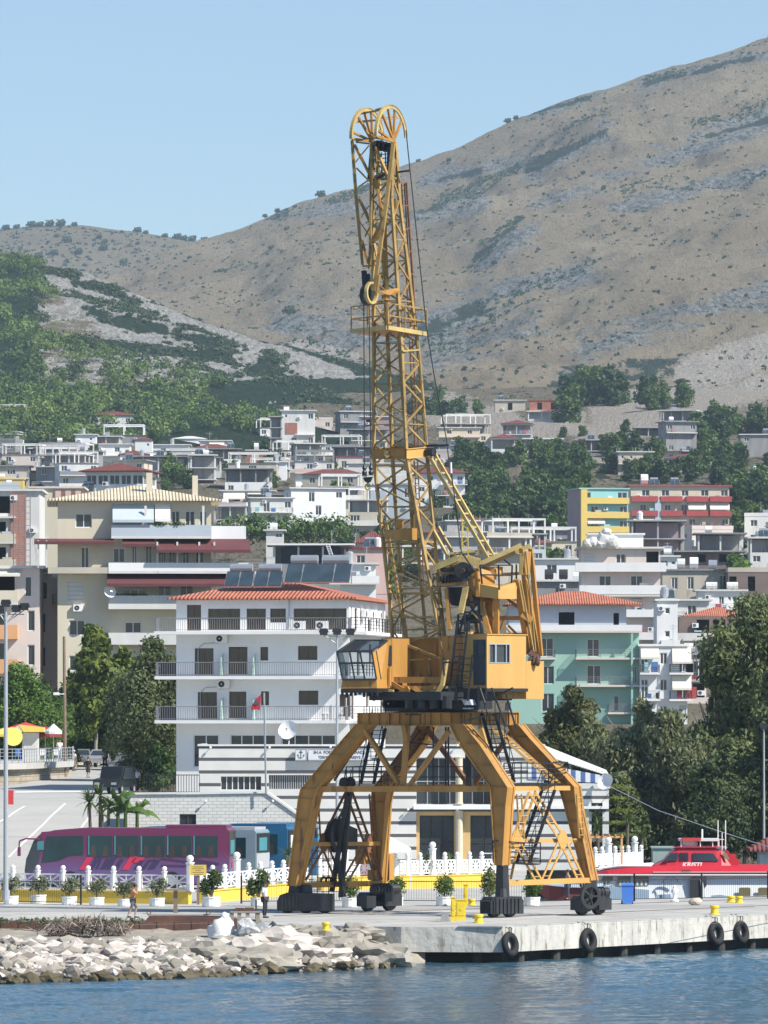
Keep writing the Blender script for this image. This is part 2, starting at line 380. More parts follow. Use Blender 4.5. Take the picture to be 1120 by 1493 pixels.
def town_attr_rock(px,t,x,D,z):
 a,b=rows_of(x,D,z);v=0
 for s in((640,600,740,620,22),(740,625,800,640,14),(840,610,700,640,10),(830,620,900,650,12),(850,668,1000,680,9),(900,600,1120,540,40),(480,635,540,640,16),(60,640,90,640,8),(980,560,1100,560,25)):
  v=max(v,seg(a,b,*s))
 return v
pxs=[-1300+i*14 for i in range(270)]
def town_z(px,t,D,x):return tz(x,D)
polar_sheet('ground',pxs,240,town_z,lambda px,t:415+(2650-415)*t**1.25,mats='m_town',attrs={'scree':town_attr_rock,'rock':town_attr_rock,'shrub':lambda px,t,x,D,z:0.35 if D>850 else-1.0})
RN=[(-1300,330),(-300,365),(0,376),(60,386),(130,402),(200,427),(270,456),(350,484),(440,513),(520,531),(600,556),(680,582),(760,606),(900,640),(1200,700)]
def near_y(px,t):return 720+(lerp_tab(RN,px)-720)*t**0.8
def near_D(px,t):return 1560+(2500-1560)*t-150*t*max(0,min(1,px/600))
def near_z(px,t,D,x):
 z=Z(near_y(px,t),D)
 return z+(7.0*fbm(x/130,D/130,1.0,5)+2.0*fbm(x/22,D/22,2.0,3))*min(1,4*t)
near_patch=lambda px,t,x,D,z:0
def near_shrub(px,t,x,D,z):
 a,b=rows_of(x,D,z);v=-0.4
 for s in((270,455,430,505,8),(430,505,640,575,10),(110,410,200,440,9),(130,455,220,480,14),(150,500,330,520,12),(260,490,320,500,10),(380,540,520,590,20),(390,520,420,560,12),(180,465,240,480,9),(540,570,690,590,10),(0,385,110,400,10)):
  v=max(v,seg(a,b,*s)*1.2-0.2)
 if b>560-(a-60)*0.02 or a<60:v=max(v,0.9)
 return v
def near_rock(px,t,x,D,z):
 a,b=rows_of(x,D,z);v=-0.15
 for s in((120,405,260,480,26),(230,470,420,580,34),(300,480,460,530,22),(430,530,540,560,14),(160,470,250,520,20)):v=max(v,seg(a,b,*s))
 return v
polar_sheet('near_hill',[-1300+40*i for i in range(28)]+[-180+6*i for i in range(230)],150,near_z,near_D,mats='m_near',attrs={'rock':near_rock,'shrub':near_shrub},back=260)
RM=[(-1400,640),(-300,540),(0,462),(100,425),(180,392),(250,364),(320,342),(400,308),(470,283),(540,258),(620,233),(700,200),(760,174),(850,142),(940,110),(1040,84),(1120,60),(1300,0),(1500,-70),(1800,-150),(2400,-200)]
def mnt_y(px,t):return 660+(lerp_tab(RM,px)-660)*(0.72*t+0.28*t*t)
def mnt_D(px,t):return 2150+(4700-2150)*t
def mnt_z(px,t,D,x):
 z=Z(mnt_y(px,t),D);k=min(1,5*t)
 u=(x*0.93+z*0.37);v=(-x*0.37+z*0.93)
 g=30*fbm(u/420,v/130,D/2500,7)+16*(abs(fbm(u/150,D/1100,7.7,5)))+5*fbm(x/38,D/38,z/38,4)
 rid=max(0,1-abs(t-1)*12)
 return z+g*k*(1-0.8*rid)+(0 if t<1 else 3*fbm(x/40,0,0,4))
def mnt_rock(px,t,x,D,z):
 a,b=rows_of(x,D,z);v=-0.45
 for s in((940,118,1120,78,10),(740,172,880,138,9),(620,262,700,248,12),(700,245,760,236,14),(770,250,890,190,16),(1010,200,1120,170,16),(640,300,700,278,12),(560,330,700,300,14),(430,470,560,500,40),(600,480,720,440,40),(700,440,850,395,26),(700,390,780,330,16),(780,300,1120,180,14),(400,310,560,300,14),(640,520,780,460,26),(900,300,1120,250,14),(850,500,1120,430,25)):
  v=max(v,seg(a,b,*s)*1.15-0.15)
 return v
def mnt_scree(px,t,x,D,z):
 a,b=rows_of(x,D,z);return max(seg(a,b,*s)for s in((1010,545,1180,490,26),(970,600,1150,560,20),(640,590,740,600,14),(430,500,520,520,6)))
def mnt_shrub(px,t,x,D,z):
 a,b=rows_of(x,D,z);v=-0.9
 for s in((770,245,880,195,11),(940,122,1100,84,7),(620,480,700,445,20),(690,380,750,330,7),(380,310,420,305,8),(745,172,860,143,5),(700,250,640,262,8),(540,330,640,300,8),(820,560,1000,530,30),(640,590,700,570,18),(1010,205,1120,175,6)):
  v=max(v,seg(a,b,*s)*1.3-0.45)
 return v
polar_sheet('mountain',[-1400+50*i for i in range(26)]+[-100+5*i for i in range(270)]+[1260+60*i for i in range(20)],240,mnt_z,mnt_D,mats='m_mountain',attrs={'rock':mnt_rock,'shrub':mnt_shrub,'scree':mnt_scree},back=500)
RF=[(-1500,420),(-400,352),(0,335),(60,328),(120,328),(200,335),(270,345),(330,352),(420,380),(700,470),(1500,600)]
def far_y(px,t):return 520+(lerp_tab(RF,px)-520)*t
def far_z(px,t,D,x):return Z(far_y(px,t),D)+12*fbm(x/200,D/200,4.0,5)*(1-0.7*t)
polar_sheet('far_hill',[-1500+60*i for i in range(22)]+[-180+10*i for i in range(80)],70,far_z,lambda px,t:4600+1100*t,mats='m_far',attrs={'rock':lambda*a:-0.1,'shrub':lambda*a:-0.6},back=400)
m=bpy.data.materials.new('m_water');m.use_nodes=True;MATS['m_water']=m;n=m.node_tree;b=n.nodes['Principled BSDF']
b.inputs['Base Color'].default_value=(0.03,0.085,0.125,1);b.inputs['Roughness'].default_value=0.06;b.inputs['IOR'].default_value=1.33
tc=n.nodes.new('ShaderNodeTexCoord');prev=None
for sc_,st,ds in((2.0,0.7,0.12),(6.0,0.8,0.04)):
 q=n.nodes.new('ShaderNodeTexNoise');q.inputs['Scale'].default_value=sc_;q.inputs['Detail'].default_value=4;q.inputs['Roughness'].default_value=0.55;q.inputs['Distortion'].default_value=0.6
 mp=n.nodes.new('ShaderNodeMapping');mp.inputs['Rotation'].default_value=(0,0,0.3*sc_);mp.inputs['Scale'].default_value=(0.7,1,1)
 n.links.new(tc.outputs['Object'],mp.inputs[0]);n.links.new(mp.outputs[0],q.inputs[0])
 bp=n.nodes.new('ShaderNodeBump');bp.inputs['Strength'].default_value=st;bp.inputs['Distance'].default_value=ds
 n.links.new(q.outputs[0],bp.inputs['Height'])
 if prev:n.links.new(prev.outputs[0],bp.inputs['Normal'])
 prev=bp
n.links.new(prev.outputs[0],b.inputs['Normal'])
WZ=-1.65
mb=MB();mb.quad((-3000,-1500,WZ-.16),(3000,-1500,WZ-.16),(3000,700,WZ-.16),(-3000,700,WZ-.16))
tag(mb.build('open_water','m_water'),kind='structure')
rg=np.random.default_rng(12);nD,nX=1150,380;DD=np.linspace(126,304,nD)[:,None];XX=np.linspace(-1,1,nX)[None,:]*(DD*0.066+5.5);YY=DD+0*XX;ZZ=0*XX
for k in range(60):
 L_=10**rg.uniform(math.log10(.45),math.log10(5.5));an=rg.normal(-1.0,.75);A_=.0074*L_**.85;kk=2*math.pi/L_;ph_=kk*(XX*math.cos(an)+YY*math.sin(an))+rg.uniform(0,6.28)
 ZZ=ZZ+A_*(1-np.abs(np.sin(ph_/2))*1.6+.3)*(.5+.5*np.sin(XX/rg.uniform(5,15)+YY/rg.uniform(9,30)+k))*(.75+.45*np.sin(XX/7.3+1.1*np.sin(YY/9.1))*np.sin(YY/13.7+.8*np.sin(XX/5.3)))
V=np.stack([XX,YY,ZZ-ZZ.mean()+WZ],axis=-1).reshape(-1,3);I=np.arange(nD*nX).reshape(nD,nX);F_=np.stack([I[:-1,:-1],I[:-1,1:],I[1:,1:],I[1:,:-1]],axis=-1).reshape(-1)
me=bpy.data.meshes.new('water');me.vertices.add(len(V));me.vertices.foreach_set('co',V.ravel());nf=len(F_)//4;me.loops.add(4*nf);me.loops.foreach_set('vertex_index',F_);me.polygons.add(nf);me.polygons.foreach_set('loop_start',np.arange(nf)*4);me.polygons.foreach_set('loop_total',np.full(nf,4));me.polygons.foreach_set('use_smooth',[True]*nf);me.materials.append(M('m_water'));me.update(calc_edges=True)
tag(link('water',me),kind='structure')
EDGE=[GD(-2600,292.4),GD(398,292.4),GD(404,286.5),GD(585,283.5),GD(733,283.0),GD(1120,302),GD(1900,345)]
BACK=[GD(1900,366),GD(1120,334),GD(768,322.5),GD(768,420),GD(-2600,420)]
m=mat('pavement',(0.43,0.42,0.385),0.9,0.14,0.22,bump=0.1,col2=(0.27,0.262,0.245),thr=0.57)
n=m.node_tree;b=n.nodes['Principled BSDF']
mb=MB()
poly=EDGE+BACK;k=len(poly);TH=1.15
vs=[tuple(p)for p in poly]+[(p.x,p.y,-TH)for p in poly]
mb.add(vs,[tuple(range(k)),tuple(range(2*k-1,k-1,-1))],0)
mb.add(vs,[(i,(i+1)%k,k+(i+1)%k,k+i)for i in range(k)],1)
mat('quayface',(0.50,0.485,0.44),0.9,0.2,1.3,bump=0.5,bscale=3,streak=True,col2=(0.24,0.21,0.16),thr=0.545)
tag(mb.build('quay',['pavement','quayface']),kind='structure')
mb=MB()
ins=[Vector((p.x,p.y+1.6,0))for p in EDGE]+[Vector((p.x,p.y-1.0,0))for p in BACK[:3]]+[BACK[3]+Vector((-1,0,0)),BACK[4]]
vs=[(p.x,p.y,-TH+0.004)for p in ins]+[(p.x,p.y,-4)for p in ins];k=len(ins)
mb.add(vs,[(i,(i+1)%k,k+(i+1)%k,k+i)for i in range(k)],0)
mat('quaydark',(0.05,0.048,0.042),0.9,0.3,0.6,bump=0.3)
tag(mb.build('quay_core','quaydark'),kind='structure')
mb=MB()
for a,c in zip(EDGE[3:-1],EDGE[4:]):
 L=(c-a).length;nn=max(2,int(L/2.6))
 for i in range(nn):
  if i==0 and a is EDGE[3]:continue
  p=a.lerp(c,(i+0.5)/nn)+Vector((0,0.75,0));rr=random.uniform(0.20,0.30)
  mb.tube((p.x,p.y,-3.5),(p.x,p.y,-TH),rr,10);
tag(mb.build('quay_piles','quaydark'),kind='structure')
mb=MB();a=EDGE[4];c=EDGE[5];d=(c-a).normalized();nrm=Vector((-d.y,d.x,0))
for i in range(12):
 p=a.lerp(c,i/12+0.004);q=a.lerp(c,(i+1)/12-0.004)
 mb.prism([p+Vector((0,0,.004)),q+Vector((0,0,.004)),q+nrm*0.7+Vector((0,0,.004)),p+nrm*0.7+Vector((0,0,.004))],(0,0,random.uniform(0.01,0.03)),0)
tag(mb.build('quay_coping','concrete'),kind='structure')
mb=MB();mb.prism([GD(668,283.2)+Vector((0,-.05,.004)),GD(733,282.9)+Vector((0,-.05,.004)),GD(740,285),GD(672,285.6)],(0,0,0.06))
mb.prism([GD(585,284)+Vector((0,-.3,-1.0)),GD(668,283.2)+Vector((0,-.3,-1.0)),GD(668,284),GD(585,285)],(0,0,-0.3))if False else None
tag(mb.build('quay_patch','rawconc'),kind='structure')
mb=MB()
for(p0,p1,p2,p3)in(((-400,303),(1100,312),(1100,318),(-400,313)),):mb.quad(*[GD(*q)+Vector((0,0,.004))for q in(p0,p1,p2,p3)])
mat('asph',(0.34,0.335,0.315),0.9,0.14,0.25,col2=(0.24,0.235,0.22),thr=.58);tag(mb.build('quay_roadway','asph'),kind='structure')
mb=MB()
for(p0,p1)in((GD(400,299.5),GD(1300,336)),(GD(690,295.5),GD(1120,316))):
 mb.beam(p0+Vector((0,0,.012)),p1+Vector((0,0,.012)),0.12,0.02)
tag(mb.build('crane_rails','rust'),kind='structure')
mb=MB()
for i in range(-6,26):
 p_=Vector((-38+i*4.0,286 if i>8 else 293.5,.009));mb.beam(p_,p_+Vector((14,24,0))*(1.0 if i>8 else.8),.035,.006)
for k_ in(4.5,11.0):mb.beam(EDGE[4]+Vector((-.7,.7,0))*k_+Vector((-14,0,.009)),EDGE[5]+Vector((-.7,.7,0))*k_+Vector((0,0,.009)),.035,.006)
tag(mb.build('quay_joints','greyconc'),kind='structure')
mat('road',(0.42,0.41,0.375),0.9,0.1,0.25,col2=(0.33,0.32,0.295),thr=0.62)
def road_z(D):return lerp_tab([(340,0.004),(347,0.02),(352,0.3),(391,4.2),(430,4.6),(470,4.95),(515,5.6),(600,6.0)],D)
RL=[(342,-300,60),(347,-280,100),(352,-250,182),(391,-120,188),(400,-100,192),(430,-40,190),(455,30,188),(480,80,186),(500,100,185),(520,112,184),(560,118,200),(600,120,220)]
mb=MB()
for(D0,l0,r0),(D1,l1,r1)in zip(RL[:-1],RL[1:]):
 n_=3
 for i in range(n_):
  f0,f1=i/n_,(i+1)/n_;Da,Db=D0+(D1-D0)*f0,D0+(D1-D0)*f1
  la,lb,ra,rb=l0+(l1-l0)*f0,l0+(l1-l0)*f1,r0+(r1-r0)*f0,r0+(r1-r0)*f1
  mb.quad(GD(la,Da,road_z(Da)),GD(ra,Da,road_z(Da)),GD(rb,Db,road_z(Db)),GD(lb,Db,road_z(Db)))
  mb.quad(GD(ra,Da,road_z(Da)),GD(ra,Da,-1),GD(rb,Db,-1),GD(rb,Db,road_z(Db)))
tag(mb.build('road','road'),kind='structure')
def ray_road(px,py):
 D=345.0
 while D<600 and Z(py,D)>road_z(D):D+=0.5
 return D
mat('linewhite',(0.75,0.75,0.72),0.8,0.08,2.0)
mb=MB()
for(x0,y0,x1,y1)in((12,1251,95,1172),(-20,1212,36,1176),(118,1208,132,1190),(60,1232,64,1228)):
 pts=[]
 for i in range(9):
  px=x0+(x1-x0)*i/8;py=y0+(y1-y0)*i/8;D=ray_road(px,py);pts.append(Vector((X(px,D),D,road_z(D)+0.02)))
 for a,c in zip(pts[:-1],pts[1:]):
  s_=Vector((0.06,0.1,0));mb.quad(a-s_,a+s_,c+s_,c-s_)
tag(mb.build('road_markings','linewhite'),kind='structure')
def shore_D(px):return lerp_tab([(-600,250),(0,260.5),(150,263),(300,268),(420,273),(560,279),(620,283)],px)
SB=288.0
mb=MB();pp=list(range(-700,640,20))
for a,c in zip(pp[:-1],pp[1:]):
 for i in range(8):
  def q(px,i):
   D=shore_D(px)+((292.2 if px<400 else 286.3)-shore_D(px))*i/8;z=WZ-0.4+(1.75)*(i/8)**0.7
   return Vector((X(px,D),D,z+0.12*fbm(px/9.0,i*1.3,0,3)))
  mb.quad(q(a,i),q(c,i),q(c,i+1),q(a,i+1))
mat('shoredirt',(0.30,0.27,0.22),0.95,0.25,1.2,bump=0.4)
tag(mb.build('shore','shoredirt',smooth=False),kind='structure')
mb=MB();random.seed(11)
for i in range(3600):
 px=random.uniform(-560,585);f=random.random()**0.85
 if px>330 and random.random()<.45:continue
 D=shore_D(px)-0.6+((283.5 if px<330 else 286.5)-shore_D(px))*f;z=WZ-0.1+1.05*f**0.7
 r=random.choice((0.09,0.12,0.15,0.19,0.24,0.30,0.42)if px<330 else(0.12,.17,.25,.34))*random.uniform(0.8,1.25)
 if f<0.10:mi=2
 elif px>330:mi=1 if random.random()<0.75 else 0
 else:mi=0 if random.random()<0.62 else 1
 if mi<2 and random.random()<.14:mi=3
 if.1<=f<.17 and random.random()<.6:mi=3
 mb.blob((X(px,D),D,z+r*0.2),(r*random.uniform(.8,1.4),r,r*random.uniform(.5,.85)),1,mi,0.28,random.uniform(0,6))
tag(mb.build('rock_rubble',['rock','rock2','rockwet','rock3']),'pale limestone rubble heaped along the shore','rubble',kind='stuff')
BO=[(300,1392,1.0,'rock2','brownish slab of rock lying below the rusty beam'),(357,1392,1.1,'rock','broad pale boulder right below the white sack'),(400,1376,1.3,'rock','pale flat boulder with a pinkish top beside the grey tarpaulin'),(392,1402,1.3,'rock2','long low boulder at the waterline under the tarpaulin'),(465,1372,1.2,'rock2','grey slab of rock in front of the yellow bollard'),(455,1395,1.0,'rock','white boulder midway between tarpaulin and quay corner'),(505,1382,1.1,'rock2','grey boulder lying just left of the quay undercut'),(552,1396,1.2,'rock2','low grey boulder touching the quay wall at the waterline'),(340,1405,0.8,'rock2','tan boulder at the waterline below the brown slab'),(262,1400,0.75,'rock2','rounded tan boulder at the water left of the brown slab'),(176,1390,0.7,'rock','largest pale block in the middle of the white rubble'),(120,1402,0.6,'rock','square white block low in the left rubble'),(60,1398,0.6,'rock','white block in the left rubble near the photo edge'),(425,1358,0.7,'rock2','flat rock on the ledge right of the grey tarpaulin'),(520,1360,0.9,'rock2','flat slab on the ledge left of the quay corner')]
for(px,py,r,mt,lb)in BO:
 f=min(1,max(0,(1435-py)/83.0));D=shore_D(px)+(284.5-shore_D(px))*max(0.03,(1-(py-1352)/((HY+11.15*FPX/shore_D(px))-1352)))
 z=Z(py,D);mb=MB();k_=(r*random.uniform(.95,1.3),r*0.8,r*random.uniform(.42,.6));c0=Vector((X(px,D),D,z));o3=[]
 for v_ in ICO[3][0]:
  n_=1+.55*fbm(v_.x*1.3+px,v_.y*1.3,v_.z*1.3,2)+.22*fbm(v_.x*4+px,v_.y*4,v_.z*4,4);q_=[round(t_*3.2)/3.2*.35+t_*.65 for t_ in v_];o3.append((c0.x+q_[0]*k_[0]*n_,c0.y+q_[1]*k_[1]*n_,c0.z+q_[2]*k_[2]*n_))
 mb.add(o3,ICO[3][1])
 thing('boulder',mb,mt,(X(px,D),D,z-r*0.3),lb,'boulder','boulders along the rubble shore')
WC={};FOOT=[]
def window_mesh(w,h,kind,glass='glass',frame='frame_white',far=False):
 key=(round(w,1),round(h,1),kind,glass,frame,far)
 if key in WC:return WC[key]
 a=MB();g=MB();t=0.07 if not far else 0.10;y0,y1=0.10,0.17
 if kind=='r':
  a.box(0,w,y0,y1,0,h);a=MB();nsl=max(3,int(h/0.35))
  for i in range(nsl):a.box(0.0,w,0.06+0.0,0.12,i*h/nsl+0.01,(i+1)*h/nsl-0.01)
  g.box(0,w,0.13,0.15,0,h)
 else:
  a.box(0,t,y0,y1,0,h);a.box(w-t,w,y0,y1,0,h);a.box(t,w-t,y0,y1,0,t);a.box(t,w-t,y0,y1,h-t,h)
  nm=1 if w<1.9 else(2 if w<2.8 else int(w/1.0))
  if kind=='s':nm=0
  for i in range(nm):
   x=w*(i+1)/(nm+1);a.box(x-t/2,x+t/2,y0,y1-0.01,t,h-t)
  g.quad((t,0.14,t),(w-t,0.14,t),(w-t,0.14,h-t),(t,0.14,h-t))
 mats=[frame if kind!='r' else 'shutter',glass if kind!='r' else 'dark']
 if far:
  b=len(a.v);a.v+=g.v;a.f+=[tuple(i+b for i in f)for f in g.f];a.m+=[1]*len(g.f)
  WC[key]=(a.mesh('window',mats),None)
 else:WC[key]=(a.mesh('window',[mats[0]]),g.mesh('pane',[mats[1]]))
 return WC[key]
FACE={'F':lambda W,Dp:(Vector((0,0,0)),Vector((1,0,0)),Vector((0,-1,0)),0.0,W),'R':lambda W,Dp:(Vector((W,0,0)),Vector((0,1,0)),Vector((1,0,0)),R(90),Dp),'L':lambda W,Dp:(Vector((0,Dp,0)),Vector((0,-1,0)),Vector((-1,0,0)),R(-90),Dp),'B':lambda W,Dp:(Vector((W,Dp,0)),Vector((-1,0,0)),Vector((0,1,0)),R(180),W)}
def panel(mb,o,ex,n,W,H,holes,depth=0.22,mi=0):
 xs=sorted({0.0,W}|{h[0]for h in holes}|{h[1]for h in holes});zs=sorted({0.0,H}|{h[2]for h in holes}|{h[3]for h in holes})
 pt=lambda x,z,d=0.0:o+ex*x-n*d+Vector((0,0,z))
 for x0,x1 in zip(xs[:-1],xs[1:]):
  if x1-x0<1e-5:continue
  for z0,z1 in zip(zs[:-1],zs[1:]):
   cx,cz=(x0+x1)/2,(z0+z1)/2
   if any(h[0]<cx<h[1]and h[2]<cz<h[3]for h in holes):continue
   mb.quad(pt(x0,z0),pt(x1,z0),pt(x1,z1),pt(x0,z1),mi)
 for(a,b,c,d)in[h[:4]for h in holes]:
  mb.quad(pt(a,c),pt(b,c),pt(b,c,depth),pt(a,c,depth),mi);mb.quad(pt(a,d),pt(b,d),pt(b,d,depth),pt(a,d,depth),mi)
  mb.quad(pt(a,c),pt(a,d),pt(a,d,depth),pt(a,c,depth),mi);mb.quad(pt(b,c),pt(b,d),pt(b,d,depth),pt(b,c,depth),mi)
BAY={'w':(1.35,0.95,2.25),'W':(2.0,0.95,2.3),'s':(0.65,1.3,2.1),'d':(1.3,0.06,2.25),'D':(2.1,0.06,2.3),'r':(1.5,0.9,2.3),'n':(0.6,0.5,2.3),'v':(1.5,0.4,2.4),'V':(2.4,0.05,2.6),'g':(99,0.08,2.5),'G':(99,0.9,2.5)}
def bays(spec,W,h):
 out=[]
 if not spec:return out
 if isinstance(spec,(list,tuple)):return list(spec)
 bw=W/len(spec)
 for i,c in enumerate(spec):
  if c=='.':continue
  ww,z0,z1=BAY[c];ww=min(ww,bw*(0.9 if ww>90 else 0.78));x=bw*(i+0.5)
  k=h/3.0;out.append((x-ww/2,x+ww/2,z0*k,min(z1*k,h-0.2),c))
 return out
def rail_mesh(mb,a,b,h,kind,mi=0):
 a=Vector(a);b=Vector(b);L=(b-a).length
 if kind=='s':mb.beam(a+Vector((0,0,h/2)),b+Vector((0,0,h/2)),0.12,h,mi,up=(0,0,1));return
 mb.beam(a+Vector((0,0,h)),b+Vector((0,0,h)),0.05,0.05,mi)
 if kind=='r':
  mb.beam(a+Vector((0,0,0.1)),b+Vector((0,0,0.1)),0.03,0.03,mi);n=max(2,int(L/0.16))
  for i in range(n+1):
   p=a.lerp(b,i/n);mb.beam(p,p+Vector((0,0,h)),0.022,0.022,mi)
 else:
  for q in(0.25,0.5,0.75):mb.beam(a+Vector((0,0,h*q)),b+Vector((0,0,h*q)),0.035,0.035,mi)
  n=max(1,int(L/1.2))
  for i in range(n+1):
   p=a.lerp(b,i/n);mb.beam(p,p+Vector((0,0,h)),0.045,0.045,mi)
def hip_roof(mb,x0,x1,y0,y1,z,h,mi=0,ridge=None,t=0.12):
 w=x1-x0;d=y1-y0;k=min(w,d)/2;k=k*(ridge if ridge is not None else 1.0)
 if w>=d:r0,r1=Vector((x0+k,(y0+y1)/2,z+h)),Vector((x1-k,(y0+y1)/2,z+h))
 else:r0,r1=Vector(((x0+x1)/2,y0+k,z+h)),Vector(((x0+x1)/2,y1-k,z+h))
 a,b,c,e=[Vector(p)for p in((x0,y0,z),(x1,y0,z),(x1,y1,z),(x0,y1,z))]
 if w>=d:fs=[(0,1,5,4),(1,2,5),(2,3,4,5),(3,0,4)]
 else:fs=[(0,1,4),(1,2,5,4),(2,3,5),(3,0,4,5)]
 mb.add([a,b,c,e,r0,r1],fs,mi)
 dz=Vector((0,0,t));lo=[p-dz for p in(a,b,c,e)]
 mb.add([a,b,c,e]+lo,[(4,5,1,0),(5,6,2,1),(6,7,3,2),(7,4,0,3),(4,7,6,5)],mi)
def solar_heater(parent,x,y,z,n=2,tank='metal',sc=1.0,name='solar_heater',rz=0.0):
 mb=MB();w=0.95*sc*n;h=1.5*sc
 for i in range(n):
  a=i*w/n+0.03;b=(i+1)*w/n-0.03
  mb.prism([(a,0,0.15),(b,0,0.15),(b,0.75*h,0.15+0.66*h),(a,0.75*h,0.15+0.66*h)],(0,0.02,-0.08),1)
  mb.prism([(a-.02,-.01,0.13),(b+.02,-.01,0.13),(b+.02,0.75*h+.01,0.15+0.67*h),(a-.02,0.75*h+.01,0.15+0.67*h)],(0,0.04,-0.1),0)
  mb.prism([(a+.03,-0.02,0.17),(b-.03,-0.02,0.17),(b-.03,0.75*h-.03,0.165+0.66*h),(a+.03,0.75*h-.03,0.165+0.66*h)],(0,0.005,-0.012),1)
 mb.beam((0.1,0.78*h,0),(0.1,0.78*h,0.7*h),0.05,0.05,0);mb.beam((w-0.1,0.78*h,0),(w-0.1,0.78*h,0.7*h),0.05,0.05,0)
 mb.beam((0.1,0.1,0),(0.1,0.8*h,0.6*h),0.04,0.04,0)
 o=mb.build(name,['metal','panel'],parent,world=False);o.location=(x,y,z);o.rotation_euler=(0,0,rz)
 tb=MB();tb.tube((w/2-0.75*sc,0.85*h,0.15+0.82*h),(w/2+0.75*sc,0.85*h,0.15+0.82*h),0.27*sc,10)
 q=tb.build('tank',tank,o,world=False,smooth=False);return o
def water_tank(parent,x,y,z,r=0.6,L=1.3,m='offwhite',upright=False):
 mb=MB()
 if upright:mb.lathe((0,0,0),[(r*.9,0),(r,.1),(r,L),(r*.7,L+.2),(r*.2,L+.3)],10)
 else:
  mb.tube((-L/2,0,r+.1),(L/2,0,r+.1),r,10);mb.box(-L*.3,-L*.2,-r*.5,r*.5,0,.3);mb.box(L*.2,L*.3,-r*.5,r*.5,0,.3)
 o=mb.build('water_tank',m,parent,world=False);o.location=(x,y,z);return o
def building(label,px,D,W,Dp,ztop,floors,yaw=0.0,wall='offwhite',name='apartment_house',cat='house',roof=('slab',0.4),far=True,group=None,slab='offwhite',glass='glass',frame='frame_white',bal=(),awn=(),extras=(),base=True,zbase=None,sill=True,x=None,colm=None,railm='rail'):
 """floors are listed from the top down: (height, {'F': bays, 'R': bays, 'L': bays, 'open': bool, 'wall': material})"""
 H=sum(f[0]for f in floors);x0=X(px,D)if x is None else x
 gz=tz(x0,D)if zbase is None else zbase;z0=ztop-H
 root=empty(name,(x0,D,min(z0,gz)),-R(yaw),label,cat,group);dz=z0-min(z0,gz)
 wl={};slabmb=MB();cols=MB();z=dz+H;fz=[]
 for fi,fl in enumerate(floors):
  h=fl[0];spec=fl[1]if len(fl)>1 else{};z-=h;fz.append(z);wm=spec.get('wall',wall)
  mb=wl.setdefault(wm,MB());op=spec.get('open','')
  ins=spec.get('in',(0,0,0,0))
  fx0,fx1,fy0,fy1=ins[0],W-ins[1],ins[2],Dp-ins[3]
  for f in 'FRLB':
   o,ex,n,rz,L=FACE[f](fx1-fx0,fy1-fy0);o=o+Vector((fx0,fy0,z))
   if f in op:
    nc=max(2,int(L/3.6)+1)
    for i in range(nc):
     q=o+ex*(0.15+(L-0.3)*i/(nc-1))-n*0.16;cols=MB();cols.box(q.x-.15,q.x+.15,q.y-.15,q.y+.15,z,z+h-0.2);cols.build('column',colm or slab,root,world=False)
    continue
   hs=bays(spec.get(f,''),L,h)
   panel(wl.setdefault(spec['Lw'],MB())if f=='L' and 'Lw' in spec else mb,o,ex,n,L,h,hs)
   for(a,b,c,d,k)in hs:
    if k in 'vV':continue
    wm_,pm_=window_mesh(b-a,d-c,'r' if k=='r' else('s' if k in 'sn' else 'w'),spec.get('glass',glass),spec.get('frame',frame),far)
    wo=link('window',wm_,root,o+ex*a+Vector((0,0,c)),rz)
    if pm_:link('pane',pm_,wo)
  if op:
   iw=spec.get('iw')
   if iw:mbx=wl.setdefault(iw,MB());mbx.box(fx0+(fx1-fx0)*spec.get('i0',.1),fx0+(fx1-fx0)*spec.get('i1',.9),fy0+(fy1-fy0)*0.45,fy1-0.3,z+0.002,z+h-0.201)
  if fi>0 or roof[0]not in('slab',):
   ov=spec.get('ov',0.0);slabmb.box(fx0+0.02-ov,fx1-0.02+ov,fy0+0.02-ov,fy1-0.02,z+h-0.2,z+h-0.003)
 gb=wl.setdefault(wall,MB())
 if dz>0.05:gb.box(0.05,W-0.05,0.05,Dp-0.05,-2.0,z-0.003)
 else:gb.box(0.05,W-0.05,0.05,Dp-0.05,z-3.0,z-0.003)
 zt=dz+H
 for wm,mb in wl.items():
  if mb.f:mb.build('wall',wm,root,world=False)
 if slabmb.f:slabmb.build('floor_slab',slab,root,world=False)
 rk=roof[0];rm=MB()
 if rk=='slab':o_=roof[1];rm.box(-o_,W+o_,-o_,Dp+o_,zt,zt+0.25);rm.build('roof',roof[2]if len(roof)>2 else slab,root,world=False)
 elif rk=='parapet':
  rm.box(0.0,W,0.0,Dp,zt,zt+0.1)
  for(a,b,c,d)in((-.05,W+.05,-.05,.15),(-.05,W+.05,Dp-.15,Dp+.05),(-.05,.15,.15,Dp-.15),(W-.15,W+.05,.15,Dp-.15)):rm.box(a,b,c,d,zt+0.003,zt+roof[1])
  rm.build('roof',roof[2]if len(roof)>2 else wall,root,world=False)
 elif rk=='hip':
  o_=roof[1];hip_roof(rm,-o_,W+o_,-o_,Dp+o_,zt+0.15,roof[2],0);rm.build('roof',roof[3]if len(roof)>3 else 'tile',root,world=False)
 elif rk=='frame':
  h=roof[1];nx=max(2,int(W/4)+1)
  for yy in(0.15,Dp-0.15):
   for i in range(nx):
    xx=0.15+(W-0.3)*i/(nx-1);rm.box(xx-.14,xx+.14,yy-.14,yy+.14,zt+.01,zt+h)
   rm.box(0,W,yy-.15,yy+.15,zt+h,zt+h+.3)
  rm.box(0,.3,.3,Dp-.3,zt+h,zt+h+.3);rm.box(W-.3,W,.3,Dp-.3,zt+h,zt+h+.3)
  rm.box(-.3,W+.3,-.3,Dp+.3,zt-0.01,zt+0.008);rm.build('roof_frame',roof[2]if len(roof)>2 else slab,root,world=False)
